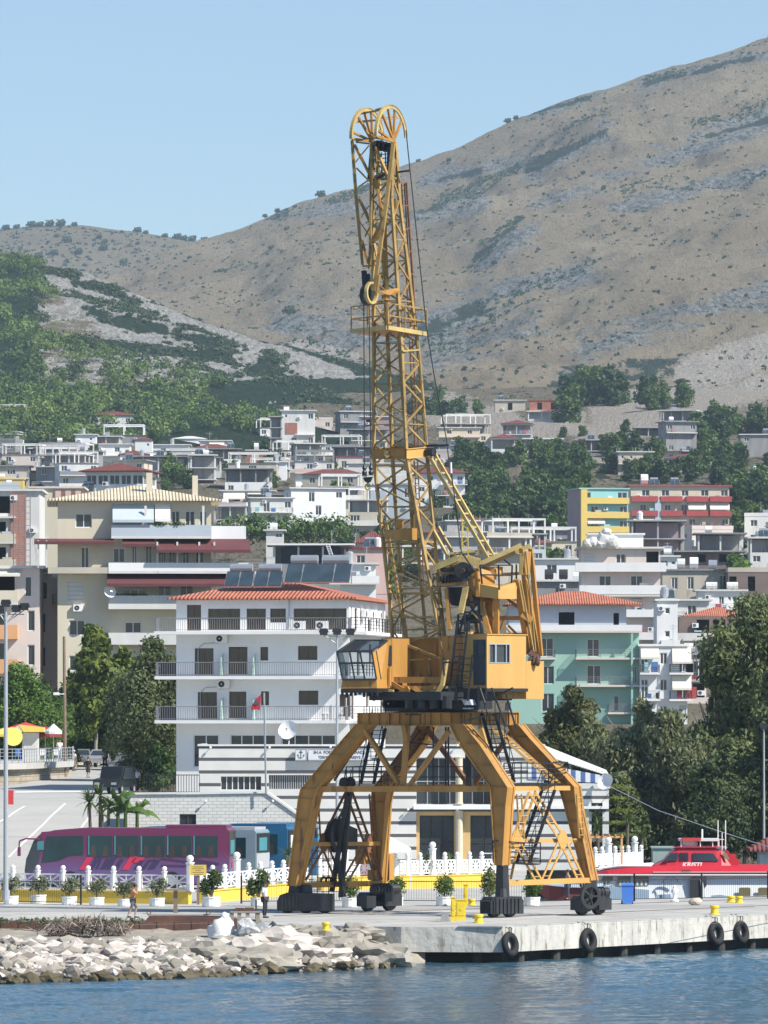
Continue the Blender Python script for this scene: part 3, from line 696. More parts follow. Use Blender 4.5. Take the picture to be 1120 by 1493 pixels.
 for bl in bal:
  fi,f,a,b,dep,kind,rmat=bl[:7];sm=bl[7]if len(bl)>7 else slab
  o,ex,n,rz,L=FACE[f](W,Dp);zz=fz[fi];hh=bl[8]if len(bl)>8 else 1.0
  p0=o+ex*(a*L)+Vector((0,0,zz));p1=o+ex*(b*L)+Vector((0,0,zz));q=n*dep
  mb=MB();mb.prism([p0+q-Vector((0,0,.22)),p1+q-Vector((0,0,.22)),p1-Vector((0,0,.22))+n*0.003,p0-Vector((0,0,.22))+n*0.003],(0,0,0.222))
  bs=mb.build('balcony',sm,root,world=False)
  if kind:
   mb=MB();i_=n*(dep-0.07);e_=ex*0.07
   if kind=='s':
    mb.beam(p0+i_+Vector((0,0,hh/2+.004)),p1+i_+Vector((0,0,hh/2+.004)),0.12,hh);
    mb.beam(p0+e_+n*0.01+Vector((0,0,hh/2+.006)),p0+e_+n*(dep-.14)+Vector((0,0,hh/2+.006)),0.12,hh);mb.beam(p1-e_+n*0.01+Vector((0,0,hh/2+.006)),p1-e_+n*(dep-.14)+Vector((0,0,hh/2+.006)),0.12,hh)
   else:
    rail_mesh(mb,p0+i_+e_,p1+i_-e_,hh,kind);rail_mesh(mb,p0+e_+n*.05,p0+i_+e_,hh,kind);rail_mesh(mb,p1-e_+n*.05,p1-e_+i_,hh,kind)
   mb.build('parapet' if kind=='s' else 'railing',rmat,bs,world=False)
 for aw in awn:
  fi,f,a,b,dep,drop,am=aw[:7];o,ex,n,rz,L=FACE[f](W,Dp);zz=fz[fi]+floors[fi][0]-(aw[7]if len(aw)>7 else 0.25)
  p0=o+ex*(a*L)+Vector((0,0,zz))+n*0.02;p1=o+ex*(b*L)+Vector((0,0,zz))+n*0.02;e=n*dep-Vector((0,0,drop))
  mb=MB();mb.prism([p0,p1,p1+e,p0+e],(0,0,0.05));mb.prism([p0+e,p1+e,p1+e-Vector((0,0,.2)),p0+e-Vector((0,0,.2))],n*0.03)
  mb.build('awning',am,root,world=False)
 for ex_ in extras:
  k=ex_[0];ar=ex_[1:]
  if k=='solar':solar_heater(root,ar[0],ar[1],zt+0.25+(ar[3]if len(ar)>3 else 0),ar[2])
  elif k=='tank':water_tank(root,ar[0],ar[1],zt+0.25,*(ar[2:]))
  elif k=='box':
   mb=MB();x0_,x1_,y0_,y1_,h_,mt_=ar[:6];mb.box(x0_,x1_,y0_,y1_,zt+(0.26 if rk!='parapet' else 0.11),zt+h_)
   mb.build(ar[6]if len(ar)>6 else 'chimney',mt_,root,world=False)
  elif k=='rawbox':
   mb=MB();x0_,x1_,y0_,y1_,a_,b_,mt_,nm_=ar;mb.box(x0_,x1_,y0_,y1_,dz+a_,dz+b_);mb.build(nm_,mt_,root,world=False)
  elif k=='rooms':
   x0_,x1_,y0_,y1_,h_,mt_,sp_=ar;mb=MB();zz=zt+0.25
   for f in 'FRLB':
    o,exx,n,rz,L=FACE[f](x1_-x0_,y1_-y0_);o=o+Vector((x0_,y0_,zz));hs=bays(sp_ if f=='F' else '',L,h_);panel(mb,o,exx,n,L,h_,hs)
    for(a,b,c,d,kk)in hs:
     if kk in 'vV':continue
     wm_,pm_=window_mesh(b-a,d-c,'w',glass,frame,True);link('window',wm_,root,o+exx*a+Vector((0,0,c)),rz)
   mb.box(x0_-.25,x1_+.25,y0_-.25,y1_+.25,zz+h_,zz+h_+.2);mb.build('roof_room',mt_,root,world=False)
  elif k=='rebar':
   for i in range(ar[0]):
    xx=0.3+(W-.6)*i/max(1,ar[0]-1)
    for yy in(.3,Dp-.3):mb=MB();mb.beam((xx,yy,zt+.2),(xx,yy,zt+1.3),.1,.1);mb.build('post_stub','rawconc',root,world=False)
  elif k=='antenna':
   mb=MB();mb.tube((ar[0],ar[1],zt),(ar[0],ar[1],zt+ar[2]),.03,5);mb.beam((ar[0]-.5,ar[1],zt+ar[2]-.2),(ar[0]+.5,ar[1],zt+ar[2]-.2),.03)
   for i in range(4):mb.beam((ar[0]-.4+i*.25,ar[1]-.25,zt+ar[2]-.2),(ar[0]-.4+i*.25,ar[1]+.25,zt+ar[2]-.2),.02)
   mb.build('antenna','metal',root,world=False)
  elif k=='dish':dish(root,ar[0],ar[1],zt+ar[2],ar[3])
 FOOT.append((x0,D,W,Dp))
 if far:
  rr=random.Random(label)
  for fi,fl in enumerate(floors[:-1]):
   if rr.random()<.45 and not(len(fl)>1 and fl[1].get('open')):ac_unit(root,rr.uniform(.1,W-1),-.02,fz[fi]+rr.uniform(.3,2.0))
  for bl in bal:
   if bl[1]!='F' or not bl[5]:continue
   for q in range(rr.randint(1,3)):
    a=W*(bl[2]+(bl[3]-bl[2])*rr.uniform(.1,.85));mb=MB();h_=rr.uniform(.5,1.5);mb.box(a,a+rr.uniform(.3,1.2),-bl[4]*.7,-bl[4]*.6,fz[bl[0]]+.05,fz[bl[0]]+h_);mb.build('laundry' if h_>.9 else 'box',rr.choice(('white','red','blue','beige','paleblue','greyconc','turq')),root,world=False)
  if rk in('slab','parapet')and not extras:
   if rr.random()<.5:water_tank(root,rr.uniform(1,W-1),2,zt+.25,.55,1.3,rr.choice(('white','metal','offwhite')),rr.random()<.4)
   if rr.random()<.4:solar_heater(root,rr.uniform(.5,max(.6,W-3)),1.5,zt+.25,2)
   if rr.random()<.5:mb=MB();a=rr.uniform(1,W-1);mb.tube((a,3,zt),(a,3,zt+2.5),.04,5);mb.beam((a-.5,3,zt+2.3),(a+.5,3,zt+2.3),.04);mb.beam((a-.3,3,zt+2.0),(a+.3,3,zt+2.0),.04);mb.build('antenna','metal',root,world=False)
 return root,dz,fz
def dish(parent,x,y,z,r,rz=0.4,world=False,name='satellite_dish',m='white'):
 mb=MB();prof=[];n=16;vs=[(0,0.0,0)]
 for j in range(1,5):
  rr=r*j/4
  for i in range(n):an=2*math.pi*i/n;vs.append((rr*math.cos(an),-0.35*rr*rr/r,rr*math.sin(an)))
 fs=[(0,1+i,1+(i+1)%n)for i in range(n)]+[(1+(j-1)*n+i,1+(j-1)*n+(i+1)%n,1+j*n+(i+1)%n,1+j*n+i)for j in range(1,4)for i in range(n)]
 mb.add(vs,fs,0);mb.add([(a,b+0.02,c)for a,b,c in vs],[f[::-1]for f in fs],0)
 mb.tube((0,0.05,0),(0,0.3,-r*0.9),0.03,6,1);mb.tube((0,0.3,-r*.9),(0,.3,-r*1.25),.035,6,1);mb.tube((0,-0.02,-r),(0,-r*0.8,-r*0.1),0.015,5,1);mb.box(-.05,.05,-r*.8-.05,-r*.8+.05,-r*.1-.06,-r*.1+.06,1)
 o=mb.build(name,[m,'metal'],parent,world=False);o.location=(x,y,z);o.rotation_euler=(R(-22),0,rz);return o
def ac_unit(parent,x,y,z,rz=0.0):
 mb=MB();mb.box(0,.85,-.35,-.02,0,.6,0);mb.disc_ring((.3,-.355,.3),(0,1,0),.05,.22,.02,12,1)
 for i in(-1,1):mb.box(.42+i*.3-.02,.42+i*.3+.02,-.3,0,-.06,0,0)
 o=mb.build('air_conditioner',['white','dark'],parent,world=False);o.location=(x,y,z);o.rotation_euler=(0,0,rz);return o
def leaf_cloud(name,blobs,n,size,m,aspect=1.0,seed=1,shell=0.45,droop=0.0,trunk=None,tmat='bark',up=0.0,clump=0):
 """many small leaf faces spread through the volume of uneven blobs; trunk: list of (p0,p1,r0,r1)"""
 rg=np.random.default_rng(seed);bl=[]
 for b in blobs:
  bl.append(b)
  for k in range(clump):
   d=rg.normal(size=3);d/=np.linalg.norm(d);q=rg.uniform(.55,1.0);s=rg.uniform(.25,.5)
   bl.append((b[0]+d[0]*b[3]*q,b[1]+d[1]*b[4]*q,b[2]+d[2]*b[5]*q,b[3]*s,b[4]*s,b[5]*s))
 vol=np.array([(b[3]*b[4]*b[5])**(2/3)for b in bl]);idx=rg.choice(len(bl),size=n,p=vol/vol.sum());B=np.array(bl)[idx]
 d=rg.normal(size=(n,3));d/=np.linalg.norm(d,axis=1,keepdims=True);rad=shell+(1-shell)*rg.random(n)**0.5
 rad*=1+0.14*rg.normal(size=n);c=B[:,:3]+d*B[:,3:6]*rad[:,None]
 nn=d+0.7*rg.normal(size=(n,3))+np.array([0,0,up]);nn/=np.linalg.norm(nn,axis=1,keepdims=True)
 t=np.cross(nn,rg.normal(size=(n,3)));t[:,2]-=droop*2;t-=nn*np.sum(t*nn,axis=1,keepdims=True);t/=np.linalg.norm(t,axis=1,keepdims=True)+1e-9
 bt=np.cross(nn,t);s=size*rg.uniform(.6,1.4,size=n)[:,None]
 t=t*s*aspect;bt=bt*s
 V=np.stack([c-t,c+bt*.75-t*.1,c+t,c-bt*.75+t*.1],axis=1).reshape(-1,3)
 vs=[tuple(v)for v in V.tolist()];fs=[(4*i,4*i+1,4*i+2,4*i+3)for i in range(n)];mi=[0]*n
 if trunk:
  mb=MB()
  for(a,b_,r0,r1)in trunk:mb.tube(a,b_,r0,7,0,r1)
  o=len(vs);vs+=mb.v;fs+=[tuple(i+o for i in f)for f in mb.f];mi+=[1]*len(mb.f)
 me=bpy.data.meshes.new(name);me.from_pydata(vs,[],fs);me.materials.append(M(m))
 if trunk:me.materials.append(M(tmat))
 me.polygons.foreach_set('material_index',mi);me.update();return me
def limbs(H,spread,n,r,seed,base=0.3):
 rg=random.Random(seed);out=[((0,0,-0.5),(0.05*H*rg.uniform(-1,1),0,H*base),r,r*.8)];top=out[0][1];ax=(top[0],top[1],H*.85);out.append((top,ax,r*.75,r*.15))
 for i in range(n):
  f=base+(0.55)*i/n;p=(top[0],top[1],H*f);an=rg.uniform(0,6.28);L=spread*rg.uniform(.6,1.0)
  out.append((p,(p[0]+L*math.cos(an),p[1]+L*math.sin(an),p[2]+H*rg.uniform(.1,.28)),r*.4*(1.2-f),r*.08))
 return out
def crown_blobs(H,Rr,base,seed,k=7,taper=0.5):
 rg=random.Random(seed);out=[]
 for i in range(k):
  f=(i+.5)/k;z=H*(base+(1-base)*f);rr=Rr*(1-taper*abs(2*f-.75)**1.4);an=rg.uniform(0,6.28);q=rr*rg.uniform(.15,.6)
  s=rr*rg.uniform(.45,.7);out.append((q*math.cos(an),q*math.sin(an),z,s,s,s*rg.uniform(.7,1.0)))
 return out
def big_tree(px,D,H,Rr,m,label,seed,z=None,name='tree',cat='tree',base=.22,n=9000,size=.17,aspect=1.3,droop=0.0,k=9,taper=.5,bark='bark',tr=.25,group=None,clump=3,extra=None):
 x=X(px,D);z=tz(x,D)if z is None else z
 root=empty(name,(x,D,z),0,label,cat,group)
 mb=MB()
 for(a,b_,r0,r1)in limbs(H,Rr*.7,8,tr,seed,base):mb.tube(a,b_,r0,8,0,r1)
 mb.build('trunk',bark,root,world=False)
 bl=crown_blobs(H,Rr,base,seed,k,taper)+(extra or[])
 link('crown',leaf_cloud('crown',bl,n,size,m,aspect,seed,.35,droop,clump=clump),root)
 return root
P0_=P
def P(px,py,D):return P0_(px,py,D-0.3*(X(px,D)-2.7))
UX=Vector((10.1,-6.4,0)).normalized();VX=Vector((4.0,3.4,0)).normalized()
crane=empty('harbour_crane',GD(640,302),0,'tall yellow lattice harbour crane on four splayed legs standing on the quay','crane')
def cb(name,mb,mats,parent=None,smooth=False):return mb.build(name,mats,parent or crane,smooth=smooth)
def PP(t):return P(*t)
def truss(mb,a0,a1,b0,b1,n,w,horiz=False,mi=0,start=0):
 for i in range(n):
  p0=a0.lerp(a1,i/n);p1=a0.lerp(a1,(i+1)/n);q0=b0.lerp(b1,i/n);q1=b0.lerp(b1,(i+1)/n)
  if(i+start)%2==0:mb.beam(p0,q1,w,w,mi)
  else:mb.beam(q0,p1,w,w,mi)
  if horiz:mb.beam(p1,q1,w,w,mi)
def laced(mb,a,b,off,w=0.09,n=7,mi=0):
 a=Vector(a);b=Vector(b);o=off/2
 mb.beam(a-o,b-o,w,w*1.6,mi);mb.beam(a+o,b+o,w,w*1.6,mi)
 for i in range(n+1):
  p=a.lerp(b,(i+.5)/(n+1));mb.beam(p-o,p+o,w*1.6,w*.6,mi)
def leg(pts,dep,foot,stiff,m='crane_orange'):
 """pts: rows of (left px, right px, py, D) down the leg; the box goes back along the crane's own side direction"""
 mb=MB();e=VX*dep;rows=[]
 for(l,r,y,D)in pts:a=P(l,y,D);b=P(r,y,D);b=a+UX*((b.x-a.x)/UX.x);rows.append((a,b,b+e,a+e))
 for r0,r1 in zip(rows[:-1],rows[1:]):
  for k in range(4):mb.quad(r0[k],r0[(k+1)%4],r1[(k+1)%4],r1[k])
  for k,s in((0,-1),(1,1)):
   n_=-VX*0.10
   mb.prism([r0[k],r1[k],r1[k]+n_,r0[k]+n_],UX*(s*0.045))
   k2=3-k;mb.prism([r0[k2],r1[k2],r1[k2]-n_,r0[k2]-n_],UX*(s*0.045))
  L=(r1[0]-r0[0]).length;n=max(1,int(L/0.95))
  for i in range(n):
   f=(i+0.02)/n;a=r0[0].lerp(r1[0],f);b=r0[1].lerp(r1[1],f);mb.prism([a,b,b-VX*0.09,a-VX*0.09],(0,0,0.035))
 for r_ in(rows[0],rows[-1]):mb.quad(*r_)
 o=cb('portal_leg',mb,m)
 mb=MB();a,b,c,d=rows[-1];g=[Vector((p.x,p.y,foot))for p in(a,b,c,d)]
 cen=sum(g,Vector())/4;g=[cen+(p-cen)*1.25 for p in g]
 top=[p+(p-(a+c)/2)*0.04 for p in(a,b,c,d)]
 mb.add([p+Vector((0,0,.02))for p in top]+g,[(0,1,2,3),(7,6,5,4)]+[(i,(i+1)%4,4+(i+1)%4,4+i)for i in range(4)])
 cb('leg_foot',mb,'black_steel',o);return o,cen
legA,cA=leg([(522,541,1056,301.3),(503,524,1077,301.3),(441,462,1151,301.4),(437.5,458,1165,301.4),(422,432,1292,301.5)],0.33,0.95,8)
legC,cC=leg([(658,676,1056,299.3),(672,700,1085,299.0),(717,741,1148,298.4),(718.5,738,1175,298.3),(724,733.5,1262,298.0)],0.33,0.95,8)  # black foot starts higher here: dark paint, with shadow put into the black
legB,cB=leg([(612,630,1056,305.2),(598,620,1080,305.3),(545,566,1151,305.7),(544,563,1170,305.8),(545.5,555,1288,306.0)],0.26,0.95,8)
legD,cD=leg([(742,756,1056,303.2),(750,772,1075,303.2),(817,838,1147,303.0),(824,840,1170,303.0),(854,863,1284,303.0)],0.30,0.95,8)
T1,T2,T3,T4=P(523,1057,301.3),P(658,1057,299.5),P(755,1056,303.4),P(620,1056,305.2)
for(a,b)in((T1,T2),(T2,T3),(T3,T4),(T4,T1)):
 mb=MB();H=0.56;d=(b-a).normalized();n=Vector((d.y,-d.x,0));up=Vector((0,0,H))
 mb.prism([a+d*.003,b-d*.003,b+up-d*.003,a+up+d*.003],-n*0.16)
 mb.prism([a+up+n*.10,b+up+n*.10,b+up-n*.26,a+up-n*.26],(0,0,0.04));mb.prism([a+n*.10,b+n*.10,b-n*.26,a-n*.26],(0,0,-0.04))
 L=(b-a).length;k=int(L/0.56)
 for i in range(k+1):
  p=a.lerp(b,(i+.02)/(k+.04));mb.prism([p,p+n*.09,p+n*.09+up,p+up],d*0.03)
 cb('portal_beam',mb,'crane_orange')
mb=MB();c4=(T1+T2+T3+T4)/4
mb.lathe(c4+Vector((0,0,0.45)),[(2.2,0),(2.2,.18),(1.95,.18),(1.95,.75),(2.1,.75),(2.1,.9)],28)
for i in range(12):
 an=i*math.pi/6;p=c4+Vector((2.15*math.cos(an),2.15*math.sin(an),.95));mb.tube(p-Vector((0,0,.2)),p+Vector((0,0,.22)),.17,10)
cb('turntable',mb,'black_steel')
def tie(name,segs,m='crane_orange'):
 mb=MB()
 for(a,b,w_,h_)in segs:mb.beam(PP(a),PP(b),w_,h_)
 return cb(name,mb,m)
A=301.4;C_=298.3;B=305.8;Dd=303.0
tie('cross_beam',[((455,1150.5,A+.2),(720,1150.5,C_+.2),.3,.28)])
tie('cross_beam',[((556,1149,B),(828,1146,Dd),.3,.28)])
tie('side_beam',[((430,1291,A+.2),(556,1288,B),.22,.26)]);tie('side_beam',[((447,1231,A+.3),(556,1230,B),.16,.2)])
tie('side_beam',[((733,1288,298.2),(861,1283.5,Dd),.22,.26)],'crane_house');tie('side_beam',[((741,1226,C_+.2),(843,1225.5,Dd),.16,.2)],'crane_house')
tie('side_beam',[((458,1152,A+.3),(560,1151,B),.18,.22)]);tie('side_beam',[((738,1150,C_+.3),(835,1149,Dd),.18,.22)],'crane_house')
mb=MB()
for(a,b)in(((532,1064,301.1),(583,1146,300.4)),((655,1066,299.6),(597,1146,300.0))):
 mb.beam(PP(a),PP(b),.24,.2)
mb.beam(P(594,1057,300.2),P(588,1146,300.2),.26,.24);mb.beam(P(590,1057,300.1),P(594,1080,300.1),.5,.2)
cb('front_brace',mb,'crane_orange')
mb=MB();mb.beam(P(622,1062,305.0),P(683,1143,304.4),.26,.2);mb.beam(P(750,1062,303.5),P(692,1143,304.2),.22,.2);mb.beam(P(610,1064,305),P(560,1142,305.6),.2,.2)
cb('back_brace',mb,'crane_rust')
def sidebrace(D0,D1,x0,x1,apex,nl,nr,bl,br,m,inner=None):
 mb=MB();dx=X(x1,D1)-X(x0,D0);f=lambda px:D0+(D1-D0)*(px-x0)/(x1-x0);off=VX*0.42
 ap=P(*apex,f(apex[0]));n1=P(*nl,f(nl[0]));n2=P(*nr,f(nr[0]))
 laced(mb,ap,n1,off,.07,6);laced(mb,ap,n2,off,.07,6)
 laced(mb,n1,P(*bl[0],f(bl[0][0])),off,.07,5);laced(mb,n1,P(*bl[1],f(bl[1][0])),off,.06,5)
 laced(mb,n2,P(*br[0],f(br[0][0])),off,.07,5);laced(mb,n2,P(*br[1],f(br[1][0])),off,.06,5)
 for n_ in(n1,n2):mb.prism([n_+VX*a+Vector((0,0,b))for a,b in((-.35,0),(-.12,-.45),(.12,-.45),(.35,0),(.12,.45),(-.12,.45))],UX*0.05)
 laced(mb,P(x0+22,1158,f(x0+22)),P(x0+26,1222,f(x0+26)),VX*.3,.05,6);laced(mb,P(x1-14,1158,f(x1-14)),P(x1-10,1222,f(x1-10)),VX*.3,.05,6)
 return cb('side_brace',mb,m)
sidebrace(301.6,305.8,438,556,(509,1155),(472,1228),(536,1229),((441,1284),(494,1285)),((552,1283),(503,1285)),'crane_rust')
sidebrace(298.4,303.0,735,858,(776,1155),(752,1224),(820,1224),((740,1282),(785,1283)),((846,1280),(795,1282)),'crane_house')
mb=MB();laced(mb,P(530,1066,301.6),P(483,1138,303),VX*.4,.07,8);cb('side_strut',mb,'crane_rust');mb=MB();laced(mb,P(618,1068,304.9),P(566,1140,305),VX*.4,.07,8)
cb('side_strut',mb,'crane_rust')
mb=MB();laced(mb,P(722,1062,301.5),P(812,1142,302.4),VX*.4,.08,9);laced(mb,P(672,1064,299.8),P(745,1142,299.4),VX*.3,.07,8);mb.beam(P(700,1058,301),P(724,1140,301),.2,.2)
cb('side_strut',mb,'crane_house')
def bogie(c,L,nw,wheel_r=.38,kind=0):
 root_=empty('bogie',(0,0,0));root_.parent=crane;off=wloc(crane)
 root_.location=Vector((c.x,c.y,0))-Vector((off.x,off.y,off.z));root_.location.z=-off.z
 mb=MB();d=Vector((1,0,0));root_.rotation_euler=(0,0,math.atan2(VX.y,VX.x)if kind!=1 else-0.12)
 hl=L/2
 if kind==1:
  prof=[(-hl,.12),(hl,.12),(hl,.95),(-hl+.5,1.02),(-hl+.15,.9),(-hl,.6)]
  mb.prism([(x,-.45,z)for x,z in prof],(0,.9,0));mb.box(-hl+.15,-hl+1.0,-.5,-.45,.25,.85)
  for i in range(5):mb.box(-hl+.25+i*.18,-hl+.3+i*.18,-.56,-.5,.2,.9)
 elif kind==2:
  for yy in(-.42,.42):
   mb.prism([(x,yy-.06,z)for x,z in((-hl,.18),(hl,.18),(hl,.8),(hl-.18,1.0),(-hl+.18,1.0),(-hl,.8))],(0,.12,0))
  mb.box(-hl,hl,-.36,.36,.75,1.0);mb.box(-hl-.06,-hl,-.42,.42,.2,.85)
  for i in range(7):mb.box(-hl-.14,-hl-.06,-.4+i*.125,-.36+i*.125,.2,.86)
  for i in range(7):mb.box(-hl+.1+i*(L-.2)/7,-hl+.16+i*(L-.2)/7,-.54,-.48,.2,.9)
 else:
  mb.prism([(x,-.4,z)for x,z in((-hl,.25),(hl,.25),(hl,.75),(hl-.2,.95),(-hl+.2,.95),(-hl,.75))],(0,.8,0))
  mb.box(-hl-.3,-hl+.3,-.75,-.35,.2,.8);mb.tube((-hl+.2,-.62,1.1),(hl-.5,-.62,1.1),.26,12);mb.box(-.35,.2,-.85,-.4,.5,1.25)
  for i in range(6):mb.box(-hl+.1+i*.2,-hl+.14+i*.2,-.46,-.4,.25,.95)
  for i in range(5):mb.disc_ring((-hl+.35+i*.2,-.62,1.1),(1,0,0),.2,.31,.04,12)
 mb.lathe((0,0,.9),[(.36,0),(.3,.3),(.26,.5)],12)
 link('housing',mb.mesh('housing','black_steel'),root_)
 for i in range(nw):
  x=-hl+.45+(L-.9)*i/max(1,nw-1);wb=MB()
  wb.disc_ring((0,0,0),(0,1,0),.06,wheel_r,.16,20);wb.disc_ring((0,.1,0),(0,1,0),.06,wheel_r+.05,.04,20);wb.tube((0,-.2,0),(0,.2,0),.08,10)
  for k in range(6):wb.beam((0,-.1,0),(.3*math.cos(k),-.1,.3*math.sin(k)),.05)
  o=link('wheel',wb.mesh('wheel','black_steel'),root_);o.location=(x,0,wheel_r+.03)
 return root_
bA=bogie(P(446,1300,301.8),2.75,3,.34,1);bB=bogie(cB,2.3,2,.4,3);bC=bogie(cC,1.9,2,.4,2);bD=bogie(cD,2.0,2,.4,3)
mb=MB();p=P(868,1310,301.8);mb.disc_ring((p.x-.25,p.y,.95),-VX.cross(Vector((0,0,1))),.45,.62,.12,22)
mb.disc_ring((p.x-.25,p.y,.95),-VX.cross(Vector((0,0,1))),.02,.14,.2,12)
for k in range(5):
 an=k*2*math.pi/5;q=VX*(.5*math.cos(an))+Vector((0,0,.5*math.sin(an)));mb.beam(Vector((p.x-.25,p.y,.95)),Vector((p.x-.25,p.y,.95))+q,.13,.08)
cb('drive_wheel',mb,'black_steel')
mb=MB();c=P(492,1218,303.6);mb.disc_ring(c,UX,.1,.78,.22,24);mb.disc_ring(c-UX*.16,UX,.6,.86,.03,24);mb.disc_ring(c+UX*.16,UX,.6,.86,.03,24);mb.prism([c+VX*.3+Vector((0,0,.6)),c+VX*1.2+Vector((0,0,.3)),c+VX*1.2-Vector((0,0,.7)),c-Vector((0,0,.7))],UX*.1)
cb('cable_reel',mb,'black_steel')
mb=MB()
for(a,b)in(((511,1145,303.4),(497,1308,303.8)),((507,1160,303.2),(484,1300,303.6))):mb.beam(PP(a),PP(b),.26,.2)
mb.beam(P(496,1255,303.6),P(500,1308,303.6),.4,.2)
for px in(502,511):c=P(px,1141,303.0);mb.disc_ring(c,UX*.3-VX,.03,.26,.16,16)
mb.path([P(502,1138,303),P(504,1122,303)],.03);mb.path([P(511,1138,303),P(512,1122,303)],.03)
for k in range(3):c=P(472+7*k,1285,303.4);mb.disc_ring(c,-VX,.16,.26,.06,14)
for i in range(6):mb.beam(P(455+8*i,1236,303.2),P(455+8*i,1312,303.2),.03)
for i in range(6):mb.beam(P(452,1240+12*i,303.2),P(498,1240+12*i,303.2),.03)
cb('reel_frame',mb,'black_steel')
mb=MB();a=P(518,1260,305.2);mb.prism([a,a+UX*.5,a+UX*.5+VX*.8,a+VX*.8],(0,0,1.0));cb('control_box',mb,'crane_orange');mb=MB();a=P(536,1283,305.6);mb.prism([a,a+UX*.35,a+UX*.35+VX*.4,a+VX*.4],(0,0,.5));a=P(561,1283,306.6);mb.prism([a,a+UX*.28,a+UX*.28+VX*.3,a+VX*.3],(0,0,1.3))
cb('control_box',mb,'crane_orange')
mb=MB();a=P(554,1225,306.4);mb.box(a.x-1.6,a.x,a.y+1,a.y+1.2,a.z,a.z+.1)
def stair(name,a,b,wdt,wv,n,m='black_steel',rail=True,par=None):
 mb=MB();a=PP(a);b=PP(b);s=wv.normalized()*wdt
 mb.beam(a,b,.05,.16);mb.beam(a+s,b+s,.05,.16)
 for i in range(n):
  p=a.lerp(b,(i+.5)/n);mb.beam(p,p+s,.16,.03)
 if rail:
  u=Vector((0,0,.95))
  for o in(Vector((0,0,0)),s):
   mb.beam(a+u+o,b+u+o,.035)
   for i in range(5):p=a.lerp(b,i/4)+o;mb.beam(p,p+u,.03)
 return cb(name,mb,m,par)
def landing(name,pts,D,h=1.0,m='railblack',floor=True):
 mb=MB();q=[PP(t)for t in pts]
 if floor:mb.prism(q,(0,0,-.06))
 for i in range(len(q)):
  a,b=q[i],q[(i+1)%len(q)];rail_mesh(mb,a,b,h,'b3')
 return cb(name,mb,m)
stair('stair',(722,1040,300.4),(750,1141,299.8),.75,UX*-1,15)
stair('stair',(562,1062,302.0),(545,1143,301.6),.75,UX*-1,13)
stair('stair',(809,1152,300.6),(772,1258,299.2),.72,UX*-1,15)
landing('landing',[(735,1143,299.6),(800,1143,300.8),(828,1141,303.2),(760,1141,302.2)],0)
landing('landing',[(505,1148,301.4),(556,1148,301.0),(575,1147,304),(524,1147,304.4)],0)
landing('landing',[(719,1256,298.0),(776,1260,298.6),(788,1259,300.0),(733,1256,299.6)],0)
mb=MB()
for x in(632,650,654):mb.beam(P(x,1060,303),P(x,1146,303),.07)
for i in range(9):mb.beam(P(650,1064+9*i,303),P(655,1064+9*i,303),.03)
mb.beam(P(596,1082,303.4),P(636,1087,303.4),.06);mb.beam(P(575,1133,303.4),P(690,1133,303.4),.05);mb.beam(P(575,1118,303.4),P(690,1118,303.4),.05)
mb.beam(P(683,1058,303.4),P(685,1150,303.4),.3,.3)
cb('portal_ladder',mb,'black_steel')
uu=UX;vv=VX
hc=P(710,1000,299.0)
zt0,zt1=Z(1000,299.0),Z(926,299.0)
def hb(a,b,c,d,z0,z1):return[hc+uu*a+vv*c,hc+uu*b+vv*c,hc+uu*b+vv*d,hc+uu*a+vv*d]
Lv=X(766,301.6)-hc.x;Lv=Lv/VX.x
def boxuv(mb,a,b,c,d,z0,z1,mi=0,slope=0.0):
 q=hb(a,b,c,d,0,0);lo=[Vector((p.x,p.y,z0))for p in q];hi=[Vector((p.x,p.y,z1))for p in q]
 hi[2].z-=slope;hi[3].z-=slope
 mb.add(lo+hi,[(0,3,2,1),(4,5,6,7),(0,1,5,4),(1,2,6,5),(2,3,7,6),(3,0,4,7)],mi)
house=MB()
oN=Vector((hc.x,hc.y,zt0));HH=zt1-zt0
wx0,wx1=(713-710)/56.0*Lv,(743-710)/56.0*Lv;wz0,wz1=(999-966.5)/73.5*HH,(999-938)/73.5*HH
panel(house,oN,vv,Vector((vv.y,-vv.x,0)),Lv,HH,[(wx0,wx1,wz0,wz1)],.12)
Lu=1.35;oL=Vector((hc.x,hc.y,zt0))-uu*Lu;nF=Vector((uu.y,-uu.x,0))
dx0,dx1=Lu-(710-690)/29.8/UX.x,Lu-0.06
panel(house,oL,uu,nF,Lu,HH,[(dx0,dx1,0.02,HH*.91)],.1)
panel(house,Vector((hc.x,hc.y,zt0))+vv*Lv-uu*Lu,uu,-nF,Lu,HH,[]);panel(house,oL,vv,-uu,Lv,HH,[])
q=[Vector((p.x,p.y,zt1))for p in(hc-uu*Lu-uu*.05-vv*.05,hc-vv*.05+uu*.05,hc+vv*(Lv+.05)+uu*.05,hc+vv*(Lv+.05)-uu*Lu)]
house.prism(q,(0,0,.05));q=[Vector((p.x,p.y,zt0))for p in(hc-uu*Lu,hc,hc+vv*Lv,hc+vv*Lv-uu*Lu)];house.prism(q,(0,0,-.12))
mh=cb('machine_house',house,'crane_house')
